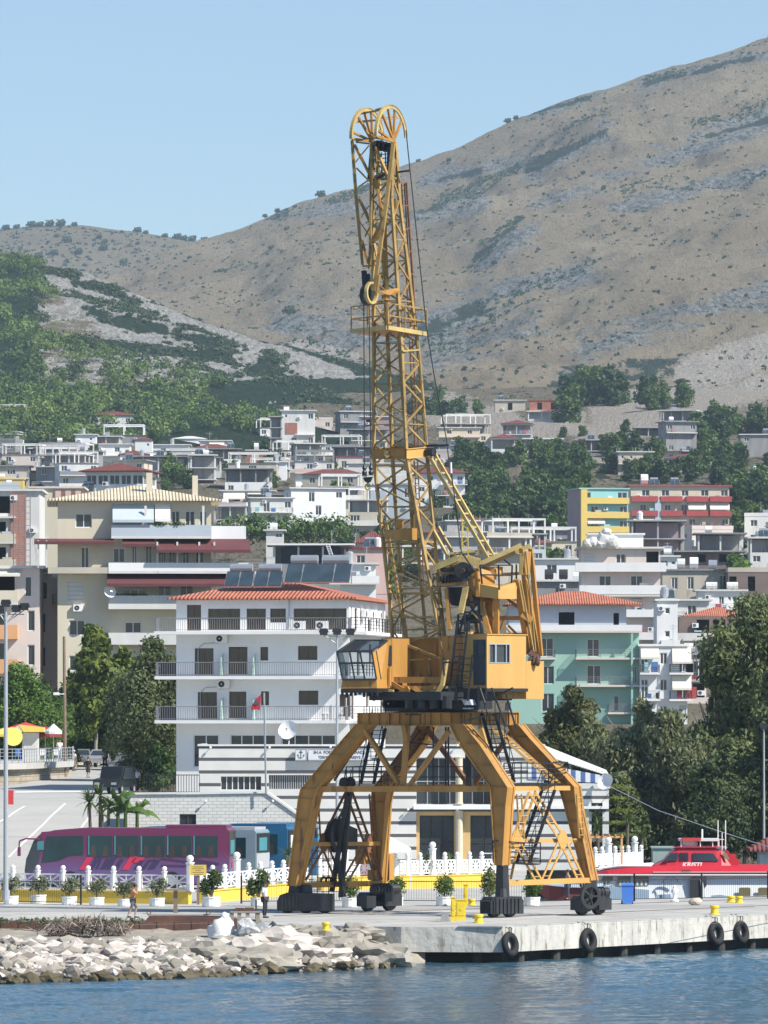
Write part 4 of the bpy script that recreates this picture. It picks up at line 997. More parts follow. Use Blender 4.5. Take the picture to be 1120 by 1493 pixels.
def face_window(par,o,ex,n,w,h,bars,frame,glass,name='window'):
 mb=MB();t=.05
 def pl(x0,x1,z0,z1,d0,d1,mi=0):
  a=o+ex*x0-n*d1+Vector((0,0,z0));mb.prism([a,o+ex*x1-n*d1+Vector((0,0,z0)),o+ex*x1-n*d1+Vector((0,0,z1)),o+ex*x0-n*d1+Vector((0,0,z1))],n*(d1-d0),mi)
 pl(0,w,0,t,-.02,.06);pl(0,w,h-t,h,-.02,.06);pl(0,t,t,h-t,-.02,.06);pl(w-t,w,t,h-t,-.02,.06)
 for b in bars:pl(w*b-t/2,w*b+t/2,t,h-t,-.015,.055)
 wo=mb.build(name,frame,par);mb=MB();mb.quad(*[o+ex*x-n*.07+Vector((0,0,z))for x,z in((t,t),(w-t,t),(w-t,h-t),(t,h-t))]);mb.build('pane',glass,wo);return wo
nR=Vector((vv.y,-vv.x,0))
face_window(mh,oN+vv*wx0+Vector((0,0,wz0)),vv,nR,wx1-wx0,wz1-wz0,(.3,.34,.82),'metal','glass')
db=MB();a=oL+uu*dx0+Vector((0,0,.02))-nF*.05;w_=dx1-dx0;h_=HH*.91-.02
mat('greydoor',(0.055,0.065,0.08),0.5,0.1);mat('khakiglass',(0.20,0.17,0.09),0.3,0.2)
db.prism([a,a+uu*w_,a+uu*w_+Vector((0,0,h_)),a+Vector((0,0,h_))],-nF*.04)
db.prism([a+uu*.06+nF*.01+Vector((0,0,h_*.42)),a+uu*(w_-.06)+nF*.01+Vector((0,0,h_*.42)),a+uu*(w_-.06)+nF*.01+Vector((0,0,h_*.44)),a+uu*.06+nF*.01+Vector((0,0,h_*.44))],nF*.02)
dr=cb('door',db,'greydoor',mh)
face_window(dr,a+uu*w_*.22+nF*.03+Vector((0,0,h_*.60)),uu,nF,w_*.62,h_*.36,(),'greydoor','khakiglass')
mb=MB();L2=(X(791,303.4)-hc.x)/VX.x
boxuv(mb,-3.6,0.004,Lv+.004,L2,Z(1019,299.0),Z(963.5,299.0));cw=cb('counterweight',mb,'crane_house')
mb=MB();boxuv(mb,-3.4,-.35,1.4,Lv,Z(1019,299.0)+.02,zt0-.13);cb('belly_tank',mb,'crane_orange')
mb=MB();boxuv(mb,-5.2,.12,-.12,Lv-.004,zt0-.28,zt0-.125);boxuv(mb,-5.3,-1.2,-1.6,3.0,zt0-.7,zt0-.285)
for k in range(4):p=hc-uu*(1.2+k*.7)-vv*1.2;mb.tube((p.x,p.y,zt0-1.1),(p.x,p.y,zt0-.5),.25,10)
mb.tube(P(680,1015,300),P(575,1022,301.5),.3,10)
p=P(690,1010,300);mb.box(p.x-1.2,p.x+.2,p.y-.3,p.y+1.5,Z(1035,300),Z(1000,300));mb.box(X(560,301),X(655,301),300.2,303.8,Z(1037,301),Z(1032,301))
for px in(566,580,592,620,634,646):c=P(px,1026,300.6);mb.disc_ring(c,(0.28,-.96,0),.05,.3,.2,14)
cb('slewing_deck',mb,'black_steel')
mb=MB()
for(x0,x1,y0,y1,D)in((678.5,687,921,999,299.6),):mb.prism([P(x0,y1,D),P(x1,y1,D),P(x1,y0,D),P(x0,y0,D)],VX*.15)
cb('ladder_panel',mb,'crane_house',mh)
mb=MB();mb.prism([P(562,1000,301.6),P(640,1000,300.9),P(640,931,300.9),P(556,931,301.6)],VX*.2);mb.prism([P(640,1000,300.2),P(680,1000,299.8),P(680,925,299.8),P(640,928,300.2)],VX*.2)
for px in(580,600,620):mb.beam(P(px,931,301.3),P(px,1000,301.3),.1)
cb('engine_wall',mb,'crane_rust' if False else 'crane_orange')  # darker paint than the house: boom shadow and own shade put into colour
mb=MB();F0=299.7
mb.prism([P(569,987,F0),P(644,987,F0-.3),P(644,996,F0-.3),P(569,996,F0)],VX*.5)
mb.prism([P(562,1000,F0),P(640,1000,F0-.3),P(636,1005,F0-.3),P(560,1005,F0)],VX*.5);mb.prism([P(559,1013,F0),P(630,1013,F0-.3),P(630,1018,F0-.3),P(559,1018,F0)],VX*.5)
for(a,b)in(((570,995),(600,1012)),((640,995),(612,1012)),((563,1002),(562,1017)),((640,1000),(632,1016)),((575,1016),(597,1003)),((625,1016),(603,1003)),((569,988),(557,1003)),((644,987),(650,965))):mb.beam(P(*a,F0),P(*b,F0-.15),.26,.2)
cr=cb('boom_cradle',mb,'crane_orange')
mb=MB()
for q in(((560,1004),(573,1006),(571,1015),(558,1015)),((626,1004),(640,1004),(636,1016),(624,1015))):mb=MB();mb.prism([P(*t,F0-.25)for t in q],VX*.1);cb('cradle_plate',mb,'crane_pale',cr)
mb=MB()
mb.prism([P(*t,F0-.35)for t in((647,962),(652,962),(646,1000),(634,1017),(630,1017),(642,996))],VX*.12)
cb('cradle_plate',mb,'crane_pale',cr)
mb=MB();q0=dict(tl=(491.6,950.5),tr=(542,949),br=(549,990.5),bl=(499.6,991));Dc=298.2
cdv=VX*1.3
def cq(px,py,k=0.0):return P(px,py,Dc)+UX*0+VX*k
TL,TR,BR,BL=cq(*q0['tl']),cq(*q0['tr']),cq(*q0['br']),cq(*q0['bl']);LL,LR=cq(497,1004),cq(550,1003.5)
bk=Vector((.95,1.9,0));RTL,RTR=P(504.5,933,Dc)+bk*.45,P(552,933.5,Dc)+bk*.45
mb.quad(BL,BR,LR,LL);back=[p+bk for p in(LL,LR,TR,TL)]
mb.quad(LL,LR,back[1],back[0]);mb.quad(back[0],back[1],BR+bk,BL+bk);mb.quad(LL,BL,BL+bk,back[0]);mb.quad(BR,LR,back[1],BR+bk)
mb.quad(RTL,RTR,RTR+bk*.7,RTL+bk*.7);
mb.add([TR,RTR,RTR+bk*.7,BR+bk,BR+bk*.22,TR+bk*.22],[(5,1,2,3,4)]);mb.add([BR,BR+bk*.22,TR+bk*.22,TR],[(0,1,2,3)])
mb.quad(TL,RTL,RTL+bk*.7,TL+bk)
cab=cb('operator_cab',mb,'crane_orange')
mat('cabframe',(0.03,0.036,0.04),0.5,0.1)
mb=MB();g=MB()
def bil(a,b,c,d,u,v):return a.lerp(b,u).lerp(d.lerp(c,u),v)
fn=Vector((0,-.04,0))
for u in(0.0,.36,.66,1.0):
 mb.beam(bil(TL,TR,BR,BL,u,0)+fn,bil(TL,TR,BR,BL,u,1)+fn,.09,.06)
for v in(0.0,.42,1.0):mb.beam(bil(TL,TR,BR,BL,0,v)+fn,bil(TL,TR,BR,BL,1,v)+fn,.09,.09)
mb.beam(TL+fn,RTL,.08,.08);mb.beam(TR+fn,RTR,.08,.08);mb.beam(RTL,RTR,.08,.08);mb.beam(bil(TL,TR,RTR,RTL,.5,0),bil(TL,TR,RTR,RTL,.5,1),.05,.05)
mb.beam(TR+bk*.22,BR+bk*.22,.06,.06)
cb('cab_window',mb,'cabframe',cab)
g.quad(TL,TR,BR,BL);g.quad(TL,TR,RTR,RTL);g.quad(TL,BL,BL+bk*.3,TL+bk*.3)
m=mat('cabglass',(0.045,0.065,0.085),0.1,0.3,1.2);n=m.node_tree;tr_=n.nodes.new('ShaderNodeBsdfTransparent');tr_.inputs[0].default_value=(.55,.62,.66,1);mx=n.nodes.new('ShaderNodeMixShader');mx.inputs[0].default_value=.62
n.links.new(n.nodes['Principled BSDF'].outputs[0],mx.inputs[1]);n.links.new(tr_.outputs[0],mx.inputs[2]);n.links.new(mx.outputs[0],n.nodes['Material Output'].inputs[0])
cb('cab_glass',g,'cabglass',cab)
g=MB();s1=Vector((.012,-.02,0));a_,b_=TR+bk*.3+s1,BR+bk*.3+s1
for(u0,u1,k0,k1)in((.1,.42,.34,.62),(.5,.85,.34,.55)):
 g.quad(TR.lerp(BR,u0)+bk*k0+s1,TR.lerp(BR,u0)+bk*k1+s1,TR.lerp(BR,u1)+bk*k1+s1,TR.lerp(BR,u1)+bk*k0+s1)
cb('side_pane',g,'glass',cab)
mb=MB()
mb.prism([LL-Vector((0,0,.004)),LR-Vector((0,0,.004)),back[1]-Vector((0,0,.004)),back[0]-Vector((0,0,.004))],(0,0,-.2))
for i in range(9):a=LR-UX*(0.5*i/2)+Vector((0,0,-.2));mb.beam(a,a-Vector((0,0,random.uniform(.1,.3))),.12,.1)
mb.prism([P(553,941,299.4),P(567,941,299.4),P(567,970,299.4),P(555,970,299.4)],VX*.2);c=P(557,946,299.3);mb.disc_ring(c,(0,1,0),.1,.2,.05,10)
mb.beam(P(545,1010,299),P(547,1018,299),.12);mb.tube(P(548,1014,299),P(545,1022,299),.05)
cb('cab_machinery',mb,'black_steel',cab)
mb=MB();mb.prism([P(551,1003,299.4),P(572,1003,299.6),P(572,931,299.6),P(553,933,299.4)],VX*1.2)
for i in range(4):mb.prism([P(553+4.5*i,1000,299.35),P(555+4.5*i,1000,299.35),P(555+4.5*i,972,299.35),P(553+4.5*i,972,299.35)],VX*.1)
cb('cab_support',mb,'crane_orange',cab)
BN=[(573,207,300.7),(571,290,300.6),(586,511,300.5),(593,665,300.4),(634,888,300.3),(649,968,300.2)]
BR_=[(577,207,301.1),(582.5,290,301.2),(610,511,301.6),(622.5,660,301.7),(643,888,300.9),(651,950,300.4)]
BL_=[(543,207,301.2),(543,290,301.1),(545.5,511,301.1),(545,668,301.1),(570,888,301.2),(575,985,301.2)]
BF_=[(547,207,301.9),(555,290,301.7),(566,511,302.2),(572,662,302.4),(587,888,301.8),(599,985,301.5)]
chords=[[PP(t)for t in c]for c in(BN,BR_,BF_,BL_)]
mb=MB()
for ci,ch in enumerate(chords):
 for a,b in zip(ch[:-1],ch[1:]):mb.beam(a,b,.14,.14,0,up=(VX.x,VX.y,0))
boom=cb('boom',mb,'crane_boom')
def along(ch,y):
 k=CZ+(HY-y)*301.0/FPX
 for a,b in zip(ch[:-1],ch[1:]):
  if a.z>=k>=b.z:return a.lerp(b,(a.z-k)/(a.z-b.z))
 return ch[-1]if k<ch[-1].z else ch[0]
mb=MB()
faces_=((0,1,.085),(3,0,.075),(3,2,.07),(2,1,.07))
ys=list(range(228,960,30))
for fi,(i,j,w_)in enumerate(faces_):
 for k,(y0,y1)in enumerate(zip(ys[:-1],ys[1:])):
  a0,a1,b0,b1=along(chords[i],y0),along(chords[i],y1),along(chords[j],y0),along(chords[j],y1)
  if(k+fi)%2:mb.beam(a0,b1,w_)
  else:mb.beam(b0,a1,w_)
  if fi==0 or(k%2==0):mb.beam(a1,b1,w_*.7)if fi else(mb.beam(a1,b1,.05)if k%3==0 else None)
for y in(790,865,900,930):
 q=[along(c,y)for c in chords]
 for a,b in zip(q,q[1:]+q[:1]):mb.beam(a,b,.09)
mb.beam(P(568,930,300.8),P(646,962,300.0),.12);mb.beam(P(580,963,300.8),P(627,961,300.3),.07)
cb('boom_lacing',mb,'crane_boom',boom)
mb=MB()
for(a,b)in(((563,760,301.5),(600,985,301.2)),((600,700,301.8),(627,985,301.0)),((582,500,301.9),(596,700,302)),((576,290,301.6),(582,500,301.9)),((562,300,301.6),(566,500,301.6)),((597,700,301.8),(603,800,301.6))):mb.beam(PP(a),PP(b),.13,.13)
cb('inner_pipe',mb,'crane_boom',boom)
mb=MB()
for(a,b)in(((547,519,301.0),(562,507,301.2)),((552,595,301),(565,585,301.2)),((586,512,300.4),(610,510,301.5)),((543,330,301),(560,316,301.2)),((540,262,301.4),(560,250,301)),((604,562,301.3),(612,572,301.6)),((548,350,301.1),(562,328,300.6)),((555,270,300.6),(568,262,300.6))):mb.beam(PP(a),PP(b),.2,.07)
cb('gusset',mb,'crane_pale',boom)
c=[P(544,668,301.0),P(593,668,300.2),P(624,665,301.7),P(574,664,302.5)]
for k in range(4):
 mb=MB();a,b=c[k],c[(k+1)%4];d=(b-a).normalized();n=Vector((d.y,-d.x,0))
 mb.prism([a,b,b+Vector((0,0,.42)),a+Vector((0,0,.42))],-n*.1);mb.prism([a+n*.05,b+n*.05,b-n*.15,a-n*.15],(0,0,-.04));mb.prism([a+n*.05+Vector((0,0,.42)),b+n*.05+Vector((0,0,.42)),b-n*.15+Vector((0,0,.42)),a-n*.15+Vector((0,0,.42))],(0,0,.04))
 cb('collar',mb,'crane_house' if k==1 else 'crane_orange',boom)  # sun-facing side gets lighter paint, the sunlight is put into its colour
mb=MB();a=P(565,661,300.3);mb.prism([P(561,657,300.55),P(568,657,300.5),P(566,660,300.5),P(569,665,300.5),P(564,668,300.5),P(560,663,300.55)],(0,-.06,0));cb('lug',mb,'crane_pale',boom)
mb=MB();mb.prism([P(574,787,300.6),P(597,787,300.4),P(597,770,300.4),P(574,772,300.6)],VX*.5);mb.prism([P(558,782,301),P(574,787,300.6),P(574,772,300.6),P(560,778,301)],VX*.3);mb.beam(P(582,770,300.8),P(584,757,300.8),.3)
cb('junction_box',mb,'crane_orange',boom)
for(cxx,cyy,D0,ry)in((569.5,200,300.4,47),(535,203,301.4,46)):
 mb=MB();vd=VX.normalized();hr=ry*300.8/FPX;Cn=P(cxx,cyy,D0);pts=[]
 hx=22.5/ry if cxx>550 else 24/ry
 dirv=Vector((hx,math.sqrt(1-hx*hx),0));n_=26
 for i in range(n_+1):
  an=math.pi*(1.02-(1.0+0.0)*i/n_);pts.append((Cn+dirv*(hr*math.cos(an))+Vector((0,0,hr*math.sin(an))),Cn+dirv*((hr-.17)*math.cos(an))+Vector((0,0,(hr-.17)*math.sin(an)))))
 nn=Vector((dirv.y,-dirv.x,0))
 for(a,b),(c_,d_)in zip(pts[:-1],pts[1:]):
  mb.prism([b,d_,c_,a],nn*0.07);mb.prism([a-nn*.05,a+nn*.10,c_+nn*.10,c_-nn*.05],(a-b)*.12)
 hub=P(cxx+4.5 if cxx>550 else 543,206,D0);sp=MB()
 for k in(2,8,12,16,21):sp.beam(pts[k][1],hub,.12,.1)
 sp.beam(pts[5][1],pts[20][1],.05);sp.beam(pts[0][1],hub,.12)
 hd=cb('rope_guide',mb,'crane_pale');cb('spoke',sp,'crane_orange',hd)
mb=MB()
for(a,b)in(((524,166,301.4),(557,160,300.4)),((548,160,300.9),(569,155,300.5)),((522,177,301.4),(552,175,300.5)),((556,172,301),(583,170,302)),((540,200,301.2),(571,205,300.7)),((519,205,301.2),(545,203,301.2)),((519,207,301.2),(543,210,301.2))):mb.beam(PP(a),PP(b),.08)
cb('head_brace',mb,'crane_boom')
mb=MB()
for(px,py)in((556,212),(562,214),(550,212)):mb.disc_ring(P(px,py,301.0),UX,.05,.26,.12,16)
mb.tube(P(545,209,301.2),P(575,211,300.8),.09,8);mb.prism([P(546,220,301),P(567,220,300.8),P(567,214,300.8),P(546,214,301)],VX*.2);mb.beam(P(543,206,301.3),P(538,262,301.6),.14);mb.beam(P(568,210,301),P(566,262,301.2),.16,.16)
mb.beam(P(547,262,301),P(569,250,300.8),.25,.1)
for i in range(7):mb.beam(P(546,226+6*i,301.8),P(568,224+6*i,301.8),.04);
for px in(550,556,562):mb.beam(P(px,222,301.8),P(px+1,262,301.8),.05)
cb('head_sheaves',mb,'black_steel')
mb=MB();J1=[P(513.5,205,301.0),P(519.5,290,300.6),P(529,386,300.0)];J2=[P(574,208,300.2),P(563,300,299.8),P(549,400,299.5),P(545,424,299.4)];J3=[P(541,208,301.0),P(541,300,300.6),P(539,392,300.2)]
for J,w_ in((J1,.13),(J2,.17),(J3,.11)):
 for a,b in zip(J[:-1],J[1:]):mb.beam(a,b,w_,w_)
mb.prism([P(545,405,299.4),P(553,400,299.4),P(549,428,299.4),P(543,424,299.4)],VX*.12)
jib=cb('jib',mb,'crane_boom')
mb=MB();
for(a,b,w_)in(((517,211,301),(541,258,300.9),.12),((538,212,301),(518,237,300.9),.06),((520,245,300.8),(554,280,300.5),.07),((522,273,300.7),(541,260,300.9),.07),((524,290,300.7),(540,324,300.6),.12),((538,300,300.7),(524,320,300.5),.05),((523,320,300.4),(544,352,300.4),.05),((528,350,300.3),(537,384,300.2),.1),((540,330,300.4),(532,345,300.3),.08),((529,388,300),(546,387,299.8),.08),((545,208,300.9),(566,258,300.3),.12),((561,320,299.8),(545,350,300.2),.2),((570,262,299.9),(548,352,300.3),.04),((547,260,300.6),(560,322,300),.1),((546,355,300.3),(553,390,299.7),.1)):mb.beam(PP(a),PP(b),w_)
cb('jib_lacing',mb,'crane_orange',jib)
mb=MB();mb.disc_ring(P(541.5,427,299.3),Vector((.85,-.5,0)),.44,.55,.16,24);cb('tip_sheave',mb,'crane_pale',jib)
mb=MB();mb.disc_ring(P(534.5,430,299.8),Vector((.85,-.5,0)),.3,.5,.2,20);mb.beam(P(527,423,299.8),P(540,424,299.5),.1);mb.beam(P(531,395,300),P(533,425,299.8),.22);mb.beam(P(537,400,300),P(539,425,299.8),.18);cb('tip_block',mb,'black_steel',jib)
mb=MB();mb.prism([P(551,425,299.8),P(577,420,300.2),P(577,424,300.2),P(569,430,300),P(551,427,299.8)],VX*.25);mb.prism([P(556,430,300),P(564,430,300),P(563,437,300),P(557,437,300)],VX*.2);cb('jib_seat',mb,'crane_orange',boom)
mb=MB()
for(x0,x1)in((530.5,531.5),(538,541)):mb.tube(P(x0,432,299.6),P(x1,676,299.4),.028,5)
cb('hoist_rope',mb,'cable',jib)
mb=MB()
for x in(531.5,541):mb.lathe(P(x,693,299.4),[(.1,0),(.13,.15),(.07,.25),(.12,.35),(.06,.5),(.03,.65)],8)
mb.prism([P(529,696,299.4),P(544,695,299.4),P(541,702,299.4),P(537,704.5,299.4),(P(532,702,299.4))],(0,.25,0))
hk=cb('hook_block',mb,'black_steel',jib)
mb=MB();pts=[P(537,705,299.55),P(533,708,299.55),P(533,712,299.55),P(537,714,299.55),P(540,711,299.55)];mb.path(pts,.05,6);cb('hook',mb,'crane_pale',hk)
mb=MB()
LB=[(586,270,302.6),(597,470,302.9)];LB2=[(592,265,302.6),(607,470,302.9)]
for(x0,x1,wd)in((589.5,601,.05),(585.5,596,.05),(592.5,606,.09)):mb.beam(P(x0,266,302.6),P(x1,470,303),wd)
for i in range(26):
 f=i/26;y=270+200*f;mb.beam(P(585.5+10.5*f,y,302.6),P(589.5+11.5*f,y,302.6),.03)
for i in range(7):f=i/6;y=266+200*f;mb.beam(P(576+14*f,y+3,301.6),P(592.5+13.5*f,y,302.6),.06)
for(x0,x1)in((597,605),(601.5,610.5)):mb.beam(P(x0,495,302.8),P(x1,655,303),.05)
for i in range(22):f=i/22;y=498+157*f;mb.beam(P(597+8*f,y,302.8),P(601.5+9*f,y,303),.03)
for(x0,x1)in((604,614),(609,619)):mb.beam(P(x0,672,302.8),P(x1,870,302.4),.05)
for i in range(26):f=i/26;y=675+195*f;mb.beam(P(604+10*f,y,302.8),P(609+10*f,y,302.6),.03)
cb('boom_ladder',mb,'crane_rust',boom)
mb=MB();mb.beam(P(580,251,301),P(598,248.5,301),.09);mb.beam(P(622,650,301.6),P(654.5,649,301.4),.09)
cb('rope_arm',mb,'black_steel',boom)
mb=MB();mb.path([P(592,190,301.6),P(598,249,301.4),P(622,478,301.4),P(633,547,301.4),P(651,640,301.4),P(655,676,301.3),P(661,711,301.2),P(668,765,301),P(672,800,300.8),P(683,838,300.6)],.03,5)
mb.path([P(656,672,301.2),P(668,760,301),P(671,800,300.7)],.02,5);cb('luffing_rope',mb,'cable')
mb=MB();mb.tube(P(657.5,674,301.1),P(658,690,301.1),.05,6);cb('rope_clamp',mb,'white')
mb=MB();q=[P(512.5,483,301.6),P(565,477.5,299.4),P(622,487,301.8),P(572,489,303.8)]
mb.prism(q,(0,0,-.1));pf=cb('boom_platform',mb,'crane_orange',boom)
mb=MB();hts=1.2
for i,(a,b)in enumerate(zip(q,q[1:]+q[:1])):
 for h in(hts,hts*.5):mb.beam(a+Vector((0,0,h)),b+Vector((0,0,h)),.06)
 for f in(0,.45):p=a.lerp(b,f);mb.beam(p,p+Vector((0,0,hts)),.07)
cb('railing',mb,'crane_boom',pf)
mb=MB();mb.beam(q[0],q[1],.14,.2);mb.beam(q[1],q[2],.16,.2);cb('platform_edge',mb,'crane_pale',pf)
mb=MB();o=VX*.22
for k in(-1,1):mb.beam(P(628,660,301.7)+o*k,P(719,818,301.0)+o*k,.15,.15)
for i in range(8):p=P(628,660,301.7).lerp(P(719,818,301.0),(i+.5)/8);mb.beam(p-o,p+o,.08)
st=cb('luffing_strut',mb,'crane_pale')
mb=MB();mb.disc_ring(P(628,659,301.5),UX,.02,.22,.4,12);cb('strut_pin',mb,'black_steel',st)
mb=MB()
for k in(-1,1):mb.beam(P(634,768,301.5)+o*k,P(664,822,301.0)+o*k,.13,.13)
mb.beam(P(664,820,300.8),P(668,828,300.8),.3)
cb('lower_strut',mb,'crane_pale')
mb=MB()
for k in(-.3,.3):
 v=VX*k;mb.beam(P(641,828,300.6)+v,P(676,814,300.6)+v,.34,.3);mb.beam(P(676,814,300.6)+v,P(707,823,300.8)+v,.3,.34);mb.beam(P(705,823,300.8)+v,P(767,795,301.4)+v,.22,.22)
mb.beam(P(655,807,300.8),P(702,803,301),.12,.1);mb.beam(P(700,800,301),P(703,808,301),.3)
cb('rocker',mb,'crane_pale')
mb=MB()
for k in(-.25,.35):
 v=VX*k;mb.beam(P(766,800,301.4)+v,P(781,956,302.2)+v,.2,.2);mb.beam(P(758,845,301.2)+v,P(777,953,302.2)+v,.24,.26)
mb.prism([P(757,806,301.2),P(767,804,301.2),P(765,838,301.2),P(757,838,301.2)],VX*.35)
mb.beam(P(760,895,301.6),P(775,905,301.8),.7,.3);mb.beam(P(690,902,301.4),P(762,901,301.6),.2,.2)
lv=cb('counterweight_lever',mb,'crane_orange')
mb=MB();mb.prism([P(758,807,301.1),P(764,807,301.1),P(762,838,301.1),P(758,838,301.1)],-VX*.02+Vector((0,-.05,0)));mb.beam(P(759,846,300.9),P(778,950,301.8),.07);mb.beam(P(767,803,301),P(781,950,302),.06)
cb('lever_plate',mb,'crane_pale',lv)
mb=MB()
for(dx,dy)in((0,0),(-6,2),(5,1)):mb.lathe(P(779+dx,966+dy,301.6),[(.06,-.15),(.13,0),(.1,.2),(.05,.35)],6)
mb.beam(P(771,950,301.6),P(786,961,301.9),.25);cb('lever_shackle',mb,'rust',lv)
mb=MB()
for(a,b,w_)in(((697,862,300.4),(714,925,300.0),.22),((724,872,300.4),(724,927,300.6),.24),((716,872,301.4),(716,927,301.8),.2),((710,862,302),(713,927,302),.2),((684,858,300.8),(697,925,301),.14),((700,871,302.6),(748,927,303),.1),((737,870,302),(765,893,301.8),.14),((741,912,302),(758,929,302),.1),((651,858,300.4),(656,918,300),.18),((735,900,302),(727,925,302),.05)):mb.beam(PP(a),PP(b),w_,w_)
mb.prism([P(684,837,300.2),P(692,829,300.2),P(699,840,300.2),P(699,872,300.2),P(684,856,300.2)],VX*1.0)
mb.prism([P(692,828,300.0),P(696,828,300.0),P(700,870,300.0),P(694,870,300.0)],VX*.12)
mb.beam(P(641,852,300.4),P(683,850,300.1),.3,.16)
mb.prism([P(682,857,300.4),P(700,873,300.2),P(704,878,300.2),P(686,864,300.4)],VX*.8)
af=cb('a_frame',mb,'crane_orange')
mb=MB();mb.prism([P(697,870,300.1),P(726.5,873,299.7),P(726.5,857,299.7),P(697,851,300.1)],VX*1.2)
mb.prism([P(726.8,873,299.7),P(733,873,300.1),P(755,857,301.0),P(754,848,301.0),P(726.8,857,299.7)],UX*-.8+VX*.5)
mb.prism([P(642,838,300.6),P(668,838,300.4),P(668,829,300.4),P(642,832,300.6)],VX*.5);mb.prism([P(702,838,301),P(722,838,301),P(722,826,301),P(702,826,301)],VX*.5);mb.prism([P(702,842,300.9),P(755,838,301.6),P(755,834,301.6),P(702,837,300.9)],VX*.2)
cb('upper_deck',mb,'crane_house',af)
mb=MB()
mb.prism([P(675,855,300.0),P(683,855,300.0),P(674,894,299.9),P(667,894,299.9)],VX*.1);cb('brace_plate',mb,'crane_pale',af)
mb=MB();mb.prism([P(651,856,300.8),P(677,856,300.6),P(675,872,300.6),P(668,884,300.7),(P(658,882,300.8)),P(651,868,300.8)],VX*1.2)
c=P(675,832,300.0);mb.disc_ring(c,UX*.4-VX*.6,.12,.42,.12,18);mb.tube(P(643,831,300.3),P(672,829,300.2),.1,8);mb.tube(P(643,844,300.3),P(674,843,300.1),.16,8);mb.tube(P(645,848,300.3),P(674,847,300.1),.08,8)
for i in range(6):mb.disc_ring(P(647+5*i,844,300.2),UX,.1,.24,.05,12)
mb.tube(P(684,832,300),P(690,828,300),.2,8);mb.beam(P(675,808,300),P(690,830,300),.06)
cb('winch',mb,'black_steel',af)
mb=MB()
for(a,b)in(((700,824,299.9),(747,824,300.9)),((703,838,299.9),(747,839,300.9)),((700,824,299.9),(703,851,299.9)),((727,824,299.6),(728,860,299.6)),((747,824,300.9),(746,853,300.9)),((735,816,300.9),(745,824,300.9)),((753,823,300.9),(753,850,301.2))):mb.beam(PP(a),PP(b),.07)
mb.box(X(699,299.9),X(704,299.9),299.7,300.2,Z(856,300),Z(847,300))
cb('deck_railing',mb,'black_steel',af)
mb=MB()
for(x0,x1)in((673,679),(694,702)):mb.beam(P(x0+3,871,300.2),P(x1,925,299.8),.1)
for(a,b)in(((678,873),(702,905)),((700,873),(682,900)),((672,893),(700,892)),((669,905),(702,905)),((668,922),(704,924)),((682,878),(698,878)),((700,900),(704,924)),((668,896),(668,924)),((684,905),(684,924)),((675,905),(670,922))):mb.beam(P(*a,300.1),P(*b,300.0),.09)
mb.prism([P(670,909,300.6),P(692,909,300.6),P(696,896,300.6),P(676,896,300.6)],VX*.5)
mb.prism([P(664,926,299.8),P(706,927,299.6),P(708,924,299.6),P(664,923,299.8)],VX*1.0)
cb('stair_tower',mb,'black_steel',af)
mb=MB();mb.beam(P(688,892,300),P(703,908,300),.07);mb.beam(P(737,869,302),P(762,893,301.7),.06);mb.beam(P(742,913,302),P(757,928,302),.06)
cb('stay_rod',mb,'crane_pale',af)
def ladder(name,a,b,wd,n,m='black_steel',par=None,w=.06):
 mb=MB();a=PP(a);b=PP(b);s=UX*wd;mb.beam(a,b,w,w);mb.beam(a+s,b+s,w,w)
 for i in range(n):p=a.lerp(b,(i+.5)/n);mb.beam(p,p+s,.04,.04)
 return cb(name,mb,m,par)
ladder('ladder',(667,905,299.3),(656,1000,298.9),.62,10,par=mh,w=.09)
ladder('ladder',(671,955,298.9),(664,1022,298.7),.7,7,par=mh,w=.08)
mb=MB();
for(a,b)in(((646,966),(670,965)),((646,966),(648,985)),((698,1001),(698,1035)),((709,1003),(707,1034)),((700,1004),(707,1025)),((717,1003),(738,1060)),((722,1016),(748,1003)),((690,967),(684,1000)),((696,1020),(718,1021)),((652,1030),(672,1028)),((660,1008),(672,1032)),((728,1040),(672,1052)),((738,1012),(752,1060))):mb.beam(P(*a,298.8),P(*b,298.6),.08)
for i in range(5):mb.beam(P(664,985+8*i,298.8),P(680,985+8*i,298.6),.05)
mb.prism([P(645,1030,299.4),P(700,1034,299.0),P(700,1005,299.0),P(655,1003,299.4)],VX*.8)
cb('under_gear',mb,'black_steel')
mb=MB();mb.prism([P(673,1020,298.6),P(685,1020,298.6),P(688,1028,298.6),P(677,1028,298.6)],VX*.3);cb('junction_plate',mb,'galv');mb=MB();mb.prism([P(675,1032,298.7),P(684,1032,298.7),P(684,1034,298.7),P(675,1034,298.7)],VX*.3);cb('junction_plate',mb,'galv');mb=MB();mb.prism([P(736,1036,302),P(742,1036,302),P(743,1024,302),P(737,1024,302)],VX*.1)
cb('junction_plate',mb,'galv')
P=P0_
def hbay(px0,px1,y0,y1,x0px,s,zb_y):
 return((px0-x0px)/s,(px1-x0px)/s,(zb_y-y1)/s,(zb_y-y0)/s)
s=FPX/428.0;hz=lambda y:Z(y,428)
def zp(X0,Y0):return(220+X0/2.947,800+Y0/2.947)
def op(x0,x1,y0,y1,base_y,left_px,kind='w'):
 a=zp(x0,y0);b=zp(x1,y1);return((a[0]-left_px)/s,(b[0]-left_px)/s,max(0.05,(base_y-b[1])/s),(base_y-a[1])/s,kind)
L0=257.0
f_top=(1.98+.2,{'F':[(0.75,1.75,.06,1.85,'w')]+[op(x0,x1,253,345,919,L0)for x0,x1 in((248,388),(416,500),(621,851))]+[op(519,587,253,313,919,L0)],'R':'ndnnd.nd','frame':'frame_brown','glass':'glass_brown'})
